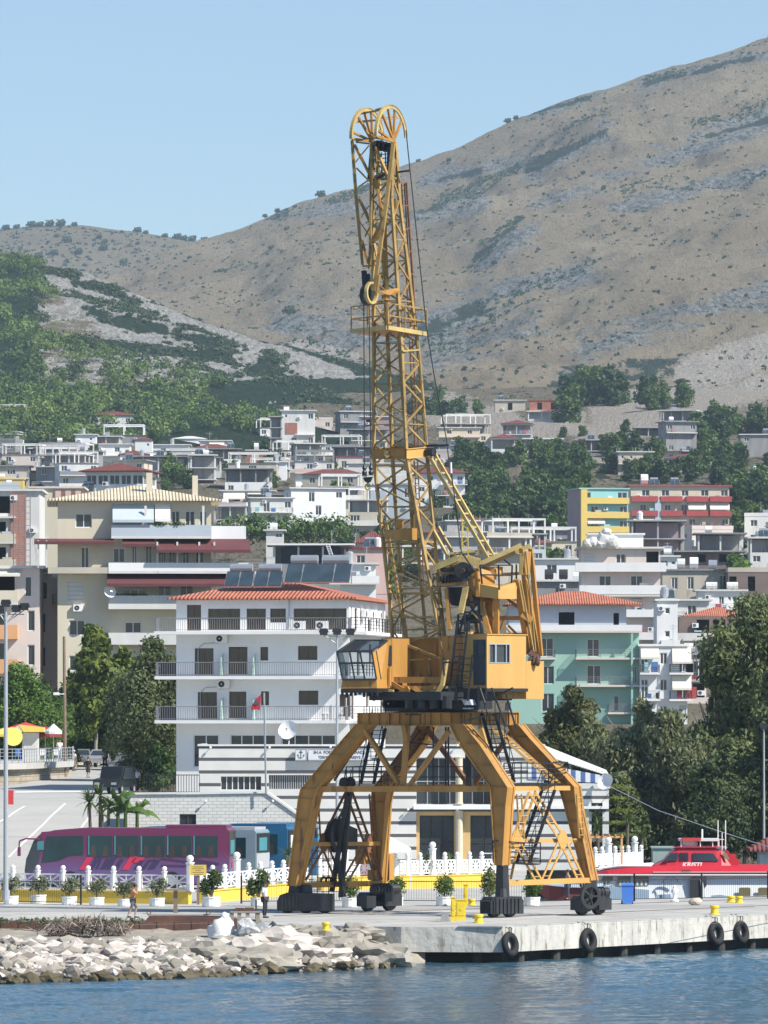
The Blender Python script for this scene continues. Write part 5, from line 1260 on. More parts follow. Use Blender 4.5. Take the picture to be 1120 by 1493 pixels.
f3=(3.1,{'F':[op(190,272,425,540,985,L0),op(338,420,420,538,985,L0),op(476,510,420,478,985,L0,'s'),op(640,724,416,476,985,L0)],'R':'.d.w.d','frame':'frame_brown','glass':'glass_brown'})
f2=(3.05,{'F':[op(203,287,610,724,1048,L0),op(340,415,608,722,1048,L0),op(479,514,607,667,1048,L0,'s'),op(643,728,604,665,1048,L0),op(815,868,620,715,1048,L0)],'R':'d.w.d','frame':'frame_brown','glass':'glass_brown'})
f1=(3.3,{'F':[(1.2,3.0,.05,2.3,'w'),(3.8,7.0,.6,2.3,'w'),(7.4,11.2,.6,2.3,'w')],'frame':'frame_white','glass':'glass'})
f0=(6.6,{'F':'','L':'s'})
Ht=hz(875)
hotel,hdz,hfz=building('white five storey hotel with red tiled roof and a row of solar heaters on top',257,428,12.15,16,Ht,[f_top,f3,f2,f1,f0],yaw=9,wall='white',name='hotel',cat='hotel',roof=('hip',0.55,1.45,'tile'),far=False,slab='white',zbase=-0.5,bal=((0,'F',-.105,1.02,1.5,'r','rail','white',.9),(1,'F',-.105,1.0,1.3,'r','rail','white',.95),(2,'F',-.105,1.0,1.3,'r','rail','white',.95),(0,'R',0.0,1,1.2,'b','railblack','white',.95),(1,'R',0,1,1.1,'b','railblack','white',.95),(2,'R',0,1,1.1,'b','railblack','white',.95),(1,'L',0,1,1.2,'r','railblack','white',.95),(2,'L',0,1,1.2,'r','railblack','white',.95)))
HTOP=hdz+sum(f[0]for f in(f_top,f3,f2,f1,f0))
for(xpx,n,ty)in((322,2,0),(365,2,0),(411,2,.3),(458,2,.3)):
 solar_heater(hotel,(xpx-257)/s,1.5,HTOP+.85+ty,n,sc=(1.05 if ty==0 else 1.25))
for(a,b)in(((283/2.947+220-257)/s,hfz[1]+2.3),((292/2.947+220-257)/s,hfz[2]+2.2)):ac_unit(hotel,a,-.02,b)
for i,k in enumerate((5.0,8.0,11.5)):ac_unit(hotel,12.17,k,HTOP-1.2,R(90))
ac_unit(hotel,8.3,-.3,hfz[0]+.1);ac_unit(hotel,9.9,-.3,hfz[0]+.1)
dish(hotel,(431-257)/s,-2.0,Z(1066,427)+.5,.69,rz=-.15)
mb=MB()
for fz_ in(hfz[1],hfz[2]):
 for xx in((315/2.947+220-257)/s,(455/2.947+220-257)/s):
  mat('privacy',(0.45,0.60,0.56),0.3,0.05);mb=MB();mb.prism([(xx,-1.25,fz_+.05),(xx,-.02,fz_+.05),(xx,-.02,fz_+1.6),(xx,-1.0,fz_+1.3)],(.04,0,0));mb.build('privacy_screen','privacy',hotel,world=False)
mb=MB()
for fz_,xa,xb in((hfz[1],1.55,5.8),(hfz[2],1.7,6.0)):
 mb=MB();mb.path([(xa,-.03,fz_),(xa,-.03,fz_+1.9),(xa+.35,-.03,fz_+2.25),(xa+1.9,-.03,fz_+2.35)],.025);mb.build('pipe','galv',hotel,world=False)
mb=MB();mb.tube((7.95,-.05,hfz[0]+.3),(7.95,-.05,HTOP),.04);mb.build('pipe','galv',hotel,world=False)
mb=MB();
for i in range(30):mb.box(2.5+i*.33,2.63+i*.33,-.4,-.38,HTOP-.12,HTOP+.1)if not 12<i<15 else None
mb.box(2.3,12.2,-.42,-.40,HTOP+.05,HTOP+.13);mb.build('awning_fringe','awning',hotel,world=False)
mb=MB();mb.box(13.05,13.12,-1.25,-1.1,0,hfz[1]);
mb=MB()
for z_ in(hfz[2],):
 for i in range(3):mb.box(11.5+i*.5,11.56+i*.5,-.5,-.45,z_+.02,z_+2.2)
mb.build('balcony_post','frame_white',hotel,world=False)
for i in range(2):
 mb=MB();x_=10.4+i*1.0;mb.box(x_,x_+.45,-1.0,-.6,hfz[2]+.4,hfz[2]+.45);mb.box(x_,x_+.45,-.62,-.58,hfz[2]+.45,hfz[2]+.9)
 for q in((x_+.03,-.97),(x_+.41,-.97),(x_+.03,-.62),(x_+.41,-.62)):mb.box(q[0]-.02,q[0]+.02,q[1]-.02,q[1]+.02,hfz[2],hfz[2]+.4)
 mb.build('terrace_chair','white',hotel,world=False)
DT=391.0;st_=FPX/DT
def tx(px):return(px-290)/st_
def tzv(py):return Z(py,DT)
term=empty('ferry_terminal',GD(290,DT,0),0,'long two storey ferry terminal with grey and white striped walls and a port sign','terminal')
mb=MB();TW=tx(793);top=tzv(1088)
holes=[(tx(322),tx(381),tzv(1152),tzv(1132),'w'),(tx(392),tx(470),tzv(1151),tzv(1130),'w'),(tx(607),tx(722),tzv(1173),tzv(1106),'w'),(tx(607),tx(735),.05,tzv(1184),'w')]
panel(mb,Vector((0,0,0)),Vector((1,0,0)),Vector((0,-1,0)),TW,top,holes,.9)
panel(mb,Vector((TW,0,0)),Vector((0,1,0)),Vector((1,0,0)),9,top,[]);panel(mb,Vector((0,12,0)),Vector((0,-1,0)),Vector((-1,0,0)),12,top,[])
mb.box(0.02,TW-.02,.9,12,top-.3,top-.02);mb.build('wall','terminal_wall',term,world=False)
mb=MB();mb.box(-.08,TW+.08,-.1,.2,top+.003,top+.12);mb.box(-.08,.2,.2,12,top+.003,top+.12);mb.box(TW-.2,TW+.1,.2,9,top+.003,top+.12);mb.build('coping','offwhite',term,world=False)
mb=MB();zc=tzv(1180);mb.box(tx(603),tx(793),-.55,-.003,zc,zc+.22);mb.box(tx(803),tx(887),-.5,-.003-.02,zc+.03,zc+.2);mb.build('canopy','white',term,world=False)
mb=MB();w0,w1=TW+.004,tx(888);wt=tzv(1150)
panel(mb,Vector((w0,.02,0)),Vector((1,0,0)),Vector((0,-1,0)),w1-w0,wt,[(w1-w0-1.1,w1-w0-.4,.6,wt-.9)],.5);panel(mb,Vector((w1,.02,0)),Vector((0,1,0)),Vector((1,0,0)),9,wt,[])
mb.box(w0+.02,w1-.02,.06,9,wt-.2,wt-.02)
mb.build('wing_wall','terminal_wall',term,world=False)
mb=MB();mb.box(w0,w1+.08,-.06,.1,wt+.003,wt+.35);mb.box(w1-.1,w1+.06,.1,9,wt+.003,wt+.35);mb.build('terrace_parapet','offwhite',term,world=False)
mb=MB();hx0=tx(775);e0,e1=Vector((hx0,0.4,tzv(1096))),Vector((tx(889),0.1,tzv(1132)));bk_=Vector((0,6,.3))
mb.prism([e0,e1,e1+bk_,e0+bk_+Vector((0,0,.4))],(0,0,.06));mb.build('awning','offwhite',term,world=False)
mb=MB();mb.prism([Vector((tx(770),-.06,tzv(1110))),e1+Vector((0,-.2,-.03)),e1+Vector((0,-.2,-.45)),Vector((tx(770),-.06,tzv(1136)))],(0,.03,0));mb.build('awning_valance','awn_stripe',term,world=False)
mb=MB()
for px in(862,868,880):mb.box(tx(px),tx(px)+.07,.2,.27,wt+.3,tzv(1128))
for i in range(6):mb.box(tx(840),tx(885),.2,.23,wt+.35+i*.12,wt+.38+i*.12)
mb.build('terrace_rail','railblack',term,world=False)
dish(term,tx(884),-.6,tzv(1141),.55,rz=-.6)
mb=MB()
mb.box(tx(603),tx(612),.25,.5,0,tzv(1186));mb.box(tx(612),tx(735),.25,.5,tzv(1189),tzv(1184.5));mb.box(tx(662),tx(686),.25,.5,0,tzv(1189)-.003);mb.box(tx(731),tx(735)-.003,.25,.5,0,tzv(1189)-.003)
mat('ochrewall',(0.62,0.42,0.19),0.8,0.05);mb.build('entrance_surround','ochrewall',term,world=False)
mb=MB();mb.lathe((tx(669.5),.02,0),[(.28,0),(.24,.12),(.24,tzv(1182)-.1),(.28,tzv(1182))],14);mb.lathe((tx(669.5),.02,tzv(1172)),[(.27,0),(.23,.1),(.23,tzv(1104)-tzv(1172)-.1),(.27,tzv(1104)-tzv(1172))],14)
mb.build('column','cream',term,world=False);mb=MB();mb.box(tx(851),tx(859),-.2,.0,0,zc);mb.build('column','cream',term,world=False)
def glazing(par,x0,x1,z0,z1,y,nv,nh,fr='frame_brown',gl='glass',nm='window'):
 mb=MB();t=.06
 for i in range(nv+1):xx=x0+(x1-x0)*i/nv;mb.box(xx-t/2,xx+t/2,y-.05,y+.02,z0,z1)
 for i in range(nh+1):zz=z0+(z1-z0)*i/nh;mb.box(x0,x1,y-.045,y+.015,zz-t/2,zz+t/2)
 o=mb.build(nm,fr,par,world=False);g=MB();g.quad((x0,y,z0),(x1,y,z0),(x1,y,z1),(x0,y,z1));g.build('pane',gl,o,world=False);return o
glazing(term,tx(612),tx(662),.05,tzv(1190),.45,3,2,'dark','glass','door');glazing(term,tx(686),tx(731),.05,tzv(1190),.45,2,2,'dark','glass','door')
glazing(term,tx(607),tx(722),tzv(1173),tzv(1106),.8,7,2,'galv','glass')
glazing(term,tx(322),tx(381),tzv(1152),tzv(1132),.25,7,1,'frame_white','glass');glazing(term,tx(392),tx(470),tzv(1151),tzv(1130),.3,24,1,'galv','glass_brown')
mb=MB()
for i in range(22):xx=tx(608)+(tx(722)-tx(608))*i/21;mb.box(xx-.012,xx+.012,.1,.13,tzv(1173),tzv(1173)+.9)
mb.box(tx(608),tx(722),.1,.14,tzv(1173)+.9,tzv(1173)+.94);mb.build('loggia_rail','railblack',term,world=False)
mb=MB()
for(px,py)in((307,1090),(393,1090),(482,1089),(560,1089),(667,1087),(595,1180),(667,1181),(749,1181),(858,1178),(868,1178),(716,1089)):
 mb=MB();c=Vector((tx(px),-.26,tzv(py)));mb.tube((c.x,0,c.z),c,.02,5,1);mb.blob(c,.09,1,0);mb.build('wall_lamp',['white','galv'],term,world=False)
def text_mesh(name,txt,size,m,parent=None,loc=(0,0,0),rot=(R(90),0,0),ext=.01,shear=0.0,ax='CENTER',bold=0.0,sx=1.0):
 c=bpy.data.curves.new(name,'FONT');c.body=txt;c.size=size;c.extrude=ext;c.align_x=ax;c.align_y='CENTER';c.shear=shear;c.offset=bold
 t=bpy.data.objects.new('tmp',c);COL.objects.link(t);bpy.context.view_layer.update();me=bpy.data.meshes.new_from_object(t);bpy.data.objects.remove(t);bpy.data.curves.remove(c)
 me.materials.clear();me.materials.append(M(m));me.name=name
 o=link(name,me,parent);o.location=loc;o.rotation_euler=rot;o.scale=(sx,1,1);return o
mat('signwhite',(0.66,0.68,0.70),0.6,0.04);mat('ink',(0.07,0.08,0.12),0.7,0.05)
mb=MB();zb0,zb1=tzv(1108.5),tzv(1092)
mb.box(tx(431),tx(447),-.35,-.12,zb0,zb1);mb.box(tx(449.5),tx(541),-.35,-.12,zb0,zb1)
for a,b in((431,447),(449.5,541)):
 mb.box(tx(a)-.02,tx(b)+.02,-.37,-.351,zb1-.04,zb1+.02,1);mb.box(tx(a)-.02,tx(b)+.02,-.37,-.351,zb0-.02,zb0+.04,1)
 for x_ in(tx(a),tx(b)):mb.box(x_-.02,x_+.03,-.37,-.351,zb0+.041,zb1-.041,1)
sign=mb.build('port_sign',['signwhite','galv'],term,world=False)
text_mesh('lettering','SH.A  PORTI DETAR SARANDE',.28,'ink',sign,((tx(449.5)+tx(541))/2,-.36,zb1-.22),sx=.87)
text_mesh('lettering','TERMINALI I UDHETAREVE',.26,'ink',sign,((tx(449.5)+tx(541))/2,-.36,zb0+.18),sx=.87)
mb=MB();cx_,cz_=tx(439),(zb0+zb1)/2
mb.box(cx_-.02,cx_+.02,-.37,-.352,cz_-.22,cz_+.18);mb.box(cx_-.12,cx_+.12,-.37,-.352,cz_+.12,cz_+.16);mb.disc_ring((cx_,-.36,cz_+.22),(0,1,0),.025,.05,.02,10)
for i in range(9):
 a0,a1=math.pi*(1.05+.9*i/9),math.pi*(1.05+.9*(i+1)/9)
 mb.beam((cx_+.18*math.cos(a0),-.36,cz_-.04+.18*math.sin(a0)),(cx_+.18*math.cos(a1),-.36,cz_-.04+.18*math.sin(a1)),.04,.02)
for sgn in(-1,1):mb.prism([(cx_+sgn*.23,-.37,cz_-.07),(cx_+sgn*.13,-.37,cz_-.05),(cx_+sgn*.2,-.37,cz_+.04)],(0,.015,0))
mb.build('anchor_emblem','ink',sign,world=False)
DRb=372.0;sr=FPX/DRb
ramp=empty('ramp_building',GD(183,DRb,0),0,'low windowless annex of whitewashed bricks with one small square window behind the coaches','building')
mb=MB();rx=lambda px:(px-183)/sr;rz_=lambda py:Z(py,DRb)
pts=[(0,0),(rx(436),0),(rx(436),rz_(1190)),(rx(388),rz_(1156.5)),(0,rz_(1158.5))]
wx=(rx(262),rx(286),rz_(1206),rz_(1187))
def poly_hole():
 mb.quad((0,0,0),(wx[0],0,0),(wx[0],0,rz_(1158.4)),(0,0,rz_(1158.5)));mb.quad((wx[0],0,0),(wx[1],0,0),(wx[1],0,wx[2]),(wx[0],0,wx[2]));mb.quad((wx[0],0,wx[3]),(wx[1],0,wx[3]),(wx[1],0,rz_(1158.2)),(wx[0],0,rz_(1158.4)))
 mb.add([(wx[1],0,0),(rx(436),0,0),(rx(436),0,rz_(1190)),(rx(388),0,rz_(1156.5)),(wx[1],0,rz_(1158.2))],[(0,1,2,3,4)])
 a,b,c,d=wx
 mb.quad((a,0,c),(b,0,c),(b,.25,c),(a,.25,c));mb.quad((a,0,d),(b,0,d),(b,.25,d),(a,.25,d));mb.quad((a,0,c),(a,0,d),(a,.25,d),(a,.25,c));mb.quad((b,0,c),(b,0,d),(b,.25,d),(b,.25,c))
poly_hole();mb.quad((0,0,0),(0,10,0),(0,10,rz_(1158.5)),(0,0,rz_(1158.5)));mb.quad((rx(436),0,0),(rx(436),10,0),(rx(436),10,rz_(1190)),(rx(436),0,rz_(1190)))
mb.build('wall','whitebrick',ramp,world=False)
mb=MB();mb.quad((0,0,rz_(1158.5)),(rx(388),0,rz_(1156.5)),(rx(388),10,rz_(1156.5)),(0,10,rz_(1158.5)));mb.quad((rx(388),0,rz_(1156.5)),(rx(436),0,rz_(1190)),(rx(436),10,rz_(1190)),(rx(388),10,rz_(1156.5)))
mb.build('roof','concrete',ramp,world=False)
mb=MB();mb.beam((0,-.06,rz_(1158.5)+.04),(rx(388),-.06,rz_(1156.5)+.04),.1,.1);mb.beam((rx(388),-.06,rz_(1156.5)+.04),(rx(436),-.06,rz_(1190)+.04),.1,.1);mb.build('roof_edge','offwhite',ramp,world=False)
glazing(ramp,wx[0],wx[1],wx[2],wx[3],.15,2,1,'frame_brown','glass')
mb=MB()
for px in(205,300,398):mb=MB();mb.tube((rx(px),0,rz_(1170)),(rx(px),-.3,rz_(1168)),.02,5,1);mb.blob((rx(px),-.3,rz_(1168)),.09,1,0);mb.build('wall_lamp',['white','galv'],ramp,world=False)
mb=MB();mb.box(X(60,400),X(900,400),400,470,-1.2,-.01)
tag(mb.build('port_yard','asph'),kind='structure')
mb=MB();q=[GD(262,382,4.8)]
mb=MB();a=P(210,1157,384);b=P(291,1157,384);rail_mesh(mb,a,b,1.15,'r');rail_mesh(mb,a+Vector((0,.3,0)),b+Vector((0,.3,0)),1.15,'r')
thing('iron_fence',mb,'railblack',a,'black iron bar fence above the left end of the white brick annex','fence')
mb=MB();mb.beam(P(388,1157,371.5),P(385,1010,371.5),.09);pl=thing('flagpole',mb,'galv',P(388,1157,371.5),'slim grey flagpole standing at the roof bend of the brick annex','flagpole')
mb=MB();fp=[(381,1012),(372.5,1020),(367,1029),(366,1036),(374,1034),(379,1036)]
mb.prism([P(*t,371.4)for t in fp],(0,.02,0));mat('flagred',(0.42,0.02,0.03),0.7,0.15,3.0)
fl=mb.build('flag','flagred',pl)
mb=MB();c=P(373.5,1026,371.36)
mb.prism([c+Vector(v)for v in((-.03,0,.12),(.03,0,.12),(.05,0,-.05),(0,0,-.16),(-.05,0,-.05))],(0,.01,0))
for sg in(-1,1):
 mb.prism([c+Vector(v)for v in((sg*.03,0,.1),(sg*.16,0,.16),(sg*.14,0,.02),(sg*.17,0,-.06),(sg*.04,0,-.04))],(0,.01,0));mb.prism([c+Vector(v)for v in((sg*.01,0,.12),(sg*.03,0,.2),(sg*.09,0,.17),(sg*.04,0,.12))],(0,.01,0))
mb.build('eagle','ink',fl)
TD=486.0;tzz=Z(1109,TD)
tw=empty('terrace_wall',GD(-60,TD-40,0),0,'rough stone retaining wall with a concrete ledge at the left edge of the road','wall')
mb=MB();W_=[(-700,470),(-60,446),(30,458),(100,482),(104,540)]
wl_=[GD(p_,D_,0)for p_,D_ in W_]
for a,b in zip(wl_[:-1],wl_[1:]):mb.quad((a.x,a.y,-1),(b.x,b.y,-1),(b.x,b.y,tzz-.25),(a.x,a.y,tzz-.25))
mb.build('stone_face','stonewall',tw)
mb=MB();mb.add([(p.x+.4,p.y-.5,tzz)for p in wl_]+[(wl_[-1].x,600,tzz),(wl_[0].x,600,tzz)],[tuple(range(7))]);mb.add([(p.x+.4,p.y-.5,tzz)for p in wl_]+[(p.x+.4,p.y-.5,tzz-.45)for p in wl_],[(i,i+1,6+i,5+i)for i in range(4)])
mb.build('ledge','concrete',tw)
mb=MB()
for a,b in zip(wl_[:-1],wl_[1:]):rail_mesh(mb,(a.x+.3,a.y-.3,tzz),(b.x+.3,b.y-.3,tzz),1.05,'b')
mb.build('railing','galv',tw)
mb=MB();mb.box(X(20,440),X(50,440),439,440,0,.01)
def parasol(px,py,D,r,hh,m,label,tilt=0.0,zb=tzz):
 root=empty('parasol',(X(px,D),D,zb),0,label,'parasol','parasols on the cafe terrace');zt_=Z(py,D)-zb
 mb=MB();n=8;vs=[(0,0,zt_)]+[(r*math.cos(2*math.pi*i/n+.3),r*math.sin(2*math.pi*i/n+.3),zt_-hh)for i in range(n)];vs+=[(v[0],v[1],v[2]-.22)for v in vs[1:]]
 mb.add(vs,[(0,1+i,1+(i+1)%n)for i in range(n)]+[(1+i,1+(i+1)%n,9+(i+1)%n,9+i)for i in range(n)]);c=mb.build('canopy',m,root,world=False)
 c.rotation_euler=(0,tilt,0)
 mb=MB();mb.tube((0,0,0),(0,0,zt_),.035,6);mb.build('pole','metal',root,world=False)
mat('paryel',(0.80,0.62,0.12),0.8,0.05);mat('parred',(0.55,0.05,0.05),0.8,0.06)
parasol(8,1060,488,1.5,.55,'paryel','yellow market parasol at the left photo edge on the cafe terrace');parasol(37,1053,492,1.9,.55,'parred','red parasol behind the kiosk roof on the cafe terrace');parasol(66,1058,494,1.4,.7,'maroon','maroon parasol right of the kiosk on the cafe terrace');parasol(78,1055,490,.7,.6,'white','small white folded parasol at the right end of the cafe terrace')
kiosk=empty('kiosk',GD(44,487,tzz),0,'small white kiosk with a red and orange sloped awning roof on the cafe terrace','kiosk')
mb=MB();mb.box(-.62,.62,0,1.4,0,2.2);mb.build('wall','offwhite',kiosk,world=False)
mb=MB();mb.prism([(-1.6,-.6,2.25),(-.9,-.6,2.8),(-.55,-.6,2.25)],(0,2.2,0));mb.build('roof','palepink',kiosk,world=False)
mb=MB();mb.prism([(-.9,-.62,2.82),(1.1,-.62,2.6),(1.1,-.62,2.25),(-.5,-.62,2.25)],(0,2.2,0));mb.build('awning','paryel',kiosk,world=False)
mb=MB();mb.box(-.5,.5,-.03,-.002,.9,1.6);mb.build('serving_hatch','shutter',kiosk,world=False)
mb=MB();mb.disc_ring((0,0,0),(.2,-1,.25),.0,.75,.05,20);thing('round_board',mb,'paryel',(0,0,0),'round yellow board leaning beside the kiosk on the cafe terrace','sign').location=P(19,1074,484.5)
bpy.context.view_layer.update()
for k,(px,c_)in enumerate(((26,'blue'),(81,'white'),(62,'white'))):
 mb=MB();mb.box(-.22,.22,-.22,.22,.42,.46);mb.box(-.22,.22,.2,.24,.46,.9)
 for q in((-.2,-.2),(.2,-.2),(-.2,.2),(.2,.2)):mb.box(q[0]-.02,q[0]+.02,q[1]-.02,q[1]+.02,0,.42)
 o=link('cafe_chair',mb.mesh('cafe_chair',c_));o.location=GD(px,484.5,tzz)
 tag(o,('blue plastic chair below the yellow round board on the terrace','white plastic chair at the right end of the cafe terrace','white plastic chair right beside the kiosk on the terrace')[k],'chair','chairs on the cafe terrace')
def lamp_mast(px,ytop,ybase,D,arms,label,zb=None,r=.11,head='flood',m='galv'):
 b=P(px,ybase,D)if zb is None else GD(px,D,zb);t_=P(px,ytop,D);root=empty('light_mast',b,0,label,'floodlight mast')
 mb=MB();mb.tube(b,t_,r,10,0,r*.6);mb.tube(b,b+Vector((0,0,.5)),r*1.5,10)
 for(dx,dz)in arms:mb.tube(t_-Vector((0,0,.55)),t_+Vector((dx,0,dz-.12)),.03,6)
 if arms:mb.tube(t_+Vector((min(a[0]for a in arms),0,-.1)),t_+Vector((max(a[0]for a in arms),0,-.1)),.03,6)
 mb.build('pole',m,root)
 for(dx,dz)in arms:
  hb_=MB();c=t_+Vector((dx,-.15,dz));sg=1 if dx>0 else-1
  hb_.prism([c+Vector(v)for v in((-.28,0,.0),(.28,0,.0),(.22,0,.2),(-.22,0,.2))],(0,.35,.05));hb_.box(c.x-.22,c.x+.22,c.y-.02,c.y+.02,c.z-.14,c.z)
  hb_.build('floodlight','black_steel',root)
 return root
lamp_mast(8.5,893,1312,316.5,((-.35,.1),(.0,.42),(.55,.15),(.95,.25)),'tall grey floodlight mast by the fence at the left photo edge',r=.14)
lamp_mast(491.5,925,1290,348,((-.75,.1),(0,.12),(.75,.1)),'tall grey mast with three floodlights between annex and crane',r=.10)
lamp_mast(1114,1062,1240,395,((0,.1),),'grey lamp mast with one white lamp at the right photo edge by the trees',r=.09)
mb=MB();mb.tube(GD(95.5,480,0),P(93.5,928,480),.17,8,0,.11);mb.tube(P(95,1012,480),P(82,1012,479),.03,5,1);mb.box(X(78,479),X(86,479),478.8,479.3,Z(1013.5,479),Z(1009.5,479),1)
thing('utility_pole',mb,['wood','white'],GD(95.5,480,4),'brown wooden utility pole with a small white lamp beside the terrace end','utility pole')
bar=empty('road_barrier',GD(14,372,0),0,'closed road barrier with a red and dark housing at the foot of the road','barrier')
mb=MB();mb.box(-.3,.35,-.2,.2,0,2.2);mb.build('housing','black_steel',bar,world=False);mb=MB();mb.box(-.12,.25,-.24,-.201,Z(1173,372),Z(1152,372));mb.build('red_panel','parred',bar,world=False)
mb=MB();mb.tube((.35,-.1,Z(1155.5,372)),(X(118,372)-X(14,372),-.1,Z(1154.5,372)),.05,8);mb.build('boom','white',bar,world=False)
mb=MB();mb.disc_ring((X(9,372)-X(14,372),-.25,Z(1127,372)),(0,1,0),.05,.22,.1,14);mb.build('loudspeaker','black_steel',bar,world=False)
def car(px,py,D,rz,col,label,zb,L=4.3,W=1.75,H=1.45,kind='sedan',name='parked_car'):
 root=empty(name,GD(px,D,zb),rz,label,'car','cars parked at the top of the road')
 key=('body',col)
 if kind=='sedan':prof=[(-L/2,.35),(L/2,.35),(L/2,.75),(L/2-.25,.88),(L/2-1.2,.95),(L/2-1.9,H),(-L/2+1.1,H),(-L/2+.35,1.0),(-L/2,.9)]
 else:prof=[(-L/2,.45),(L/2,.45),(L/2,1.0),(L/2-1.1,1.12),(L/2-1.5,H),(-L/2+.1,H),(-L/2,1.1)]
 mb=MB();nseg=len(prof);vs=[]
 for yy,sc_ in((-W/2,.0),(-W/2+.14,1),(W/2-.14,1),(W/2,0)):
  for(x_,z_)in prof:
   t_=0 if z_>1.05 else 1
   yv=yy if(t_ or abs(yy)<W/2)else yy*.84;vs.append((x_*(1 if sc_ else.985),yv,z_-(0 if sc_ else.03)))
 fs=[(k*nseg+i,k*nseg+(i+1)%nseg,(k+1)*nseg+(i+1)%nseg,(k+1)*nseg+i)for k in range(3)for i in range(nseg)]+[tuple(range(nseg)),tuple(range(3*nseg,4*nseg))]
 mb.add(vs,fs);mb.build('body',col,root,world=False,smooth=False)
 mb=MB();x1,x0=(L/2-1.25,-L/2+.45)if kind=='sedan' else(L/2-1.15,-L/2+.1);zt_=H-.08
 for sg in(-1,1):mb.prism([(x0+.25,sg*W/2*.90,.98),(x1-.15,sg*W/2*.90,.98),(x1-.75,sg*W/2*.86,zt_),(x0+.75,sg*W/2*.86,zt_)],(0,sg*.03,0))
 mb.prism([(x1+.02,-W/2*.8,.99),(x1+.02,W/2*.8,.99),(x1-.62,W/2*.72,zt_),(x1-.62,-W/2*.72,zt_)],(.03,0,.03));mb.prism([(x0,-W/2*.78,1.02),(x0,W/2*.78,1.02),(x0+.5,W/2*.72,zt_),(x0+.5,-W/2*.72,zt_)],(-.03,0,.03))
 mb.build('window','glass',root,world=False)
 for(x_,y_)in((L/2-.8,-W/2),(L/2-.8,W/2),(-L/2+.8,-W/2),(-L/2+.8,W/2)):
  wb=MB();wb.tube((0,-.1,0),(0,.1,0),.32,16);wb.tube((0,-.11,0),(0,.11,0),.18,12,1);o=link('wheel',wb.mesh('wheel',['rubber','metal']),root);o.location=(x_,y_*.93,.32)
 for y_ in(-W/2+.3,W/2-.3):
  wb=MB();wb.box(L/2-.02,L/2+.02,y_-.18,y_+.18,.62,.78);wb.build('headlight','metal',root,world=False)
 return root
mat('carsilver',(0.45,0.46,0.47),0.3,0.05,metal=.4);mat('carblack',(0.015,0.018,0.02),0.25,0.1);mat('cargreen',(0.03,0.04,0.035),0.3,0.1);mat('cargrey',(0.16,0.17,0.18),0.3,0.05)
rd=lambda D:road_z(D)
car(148,1118,515,-1.75,'carsilver','silver saloon facing the camera at the top of the road',rd(515));car(118,1118,519,-1.5,'cargrey','dark grey hatchback left of the silver saloon at the top of the road',rd(519))
car(188,1120,488,-1.95,'cargrey','grey four wheel drive parked under the dark trees',rd(488),kind='suv',H=1.75);car(200,1110,508,-2.2,'carsilver','silver estate behind the grey four wheel drive under the trees',rd(508),kind='suv',H=1.7)
car(168,1150,420,-1.85,'carblack','black boxy four wheel drive parked nearest at the right roadside',rd(420),L=4.2,W=1.8,H=1.85,kind='suv')
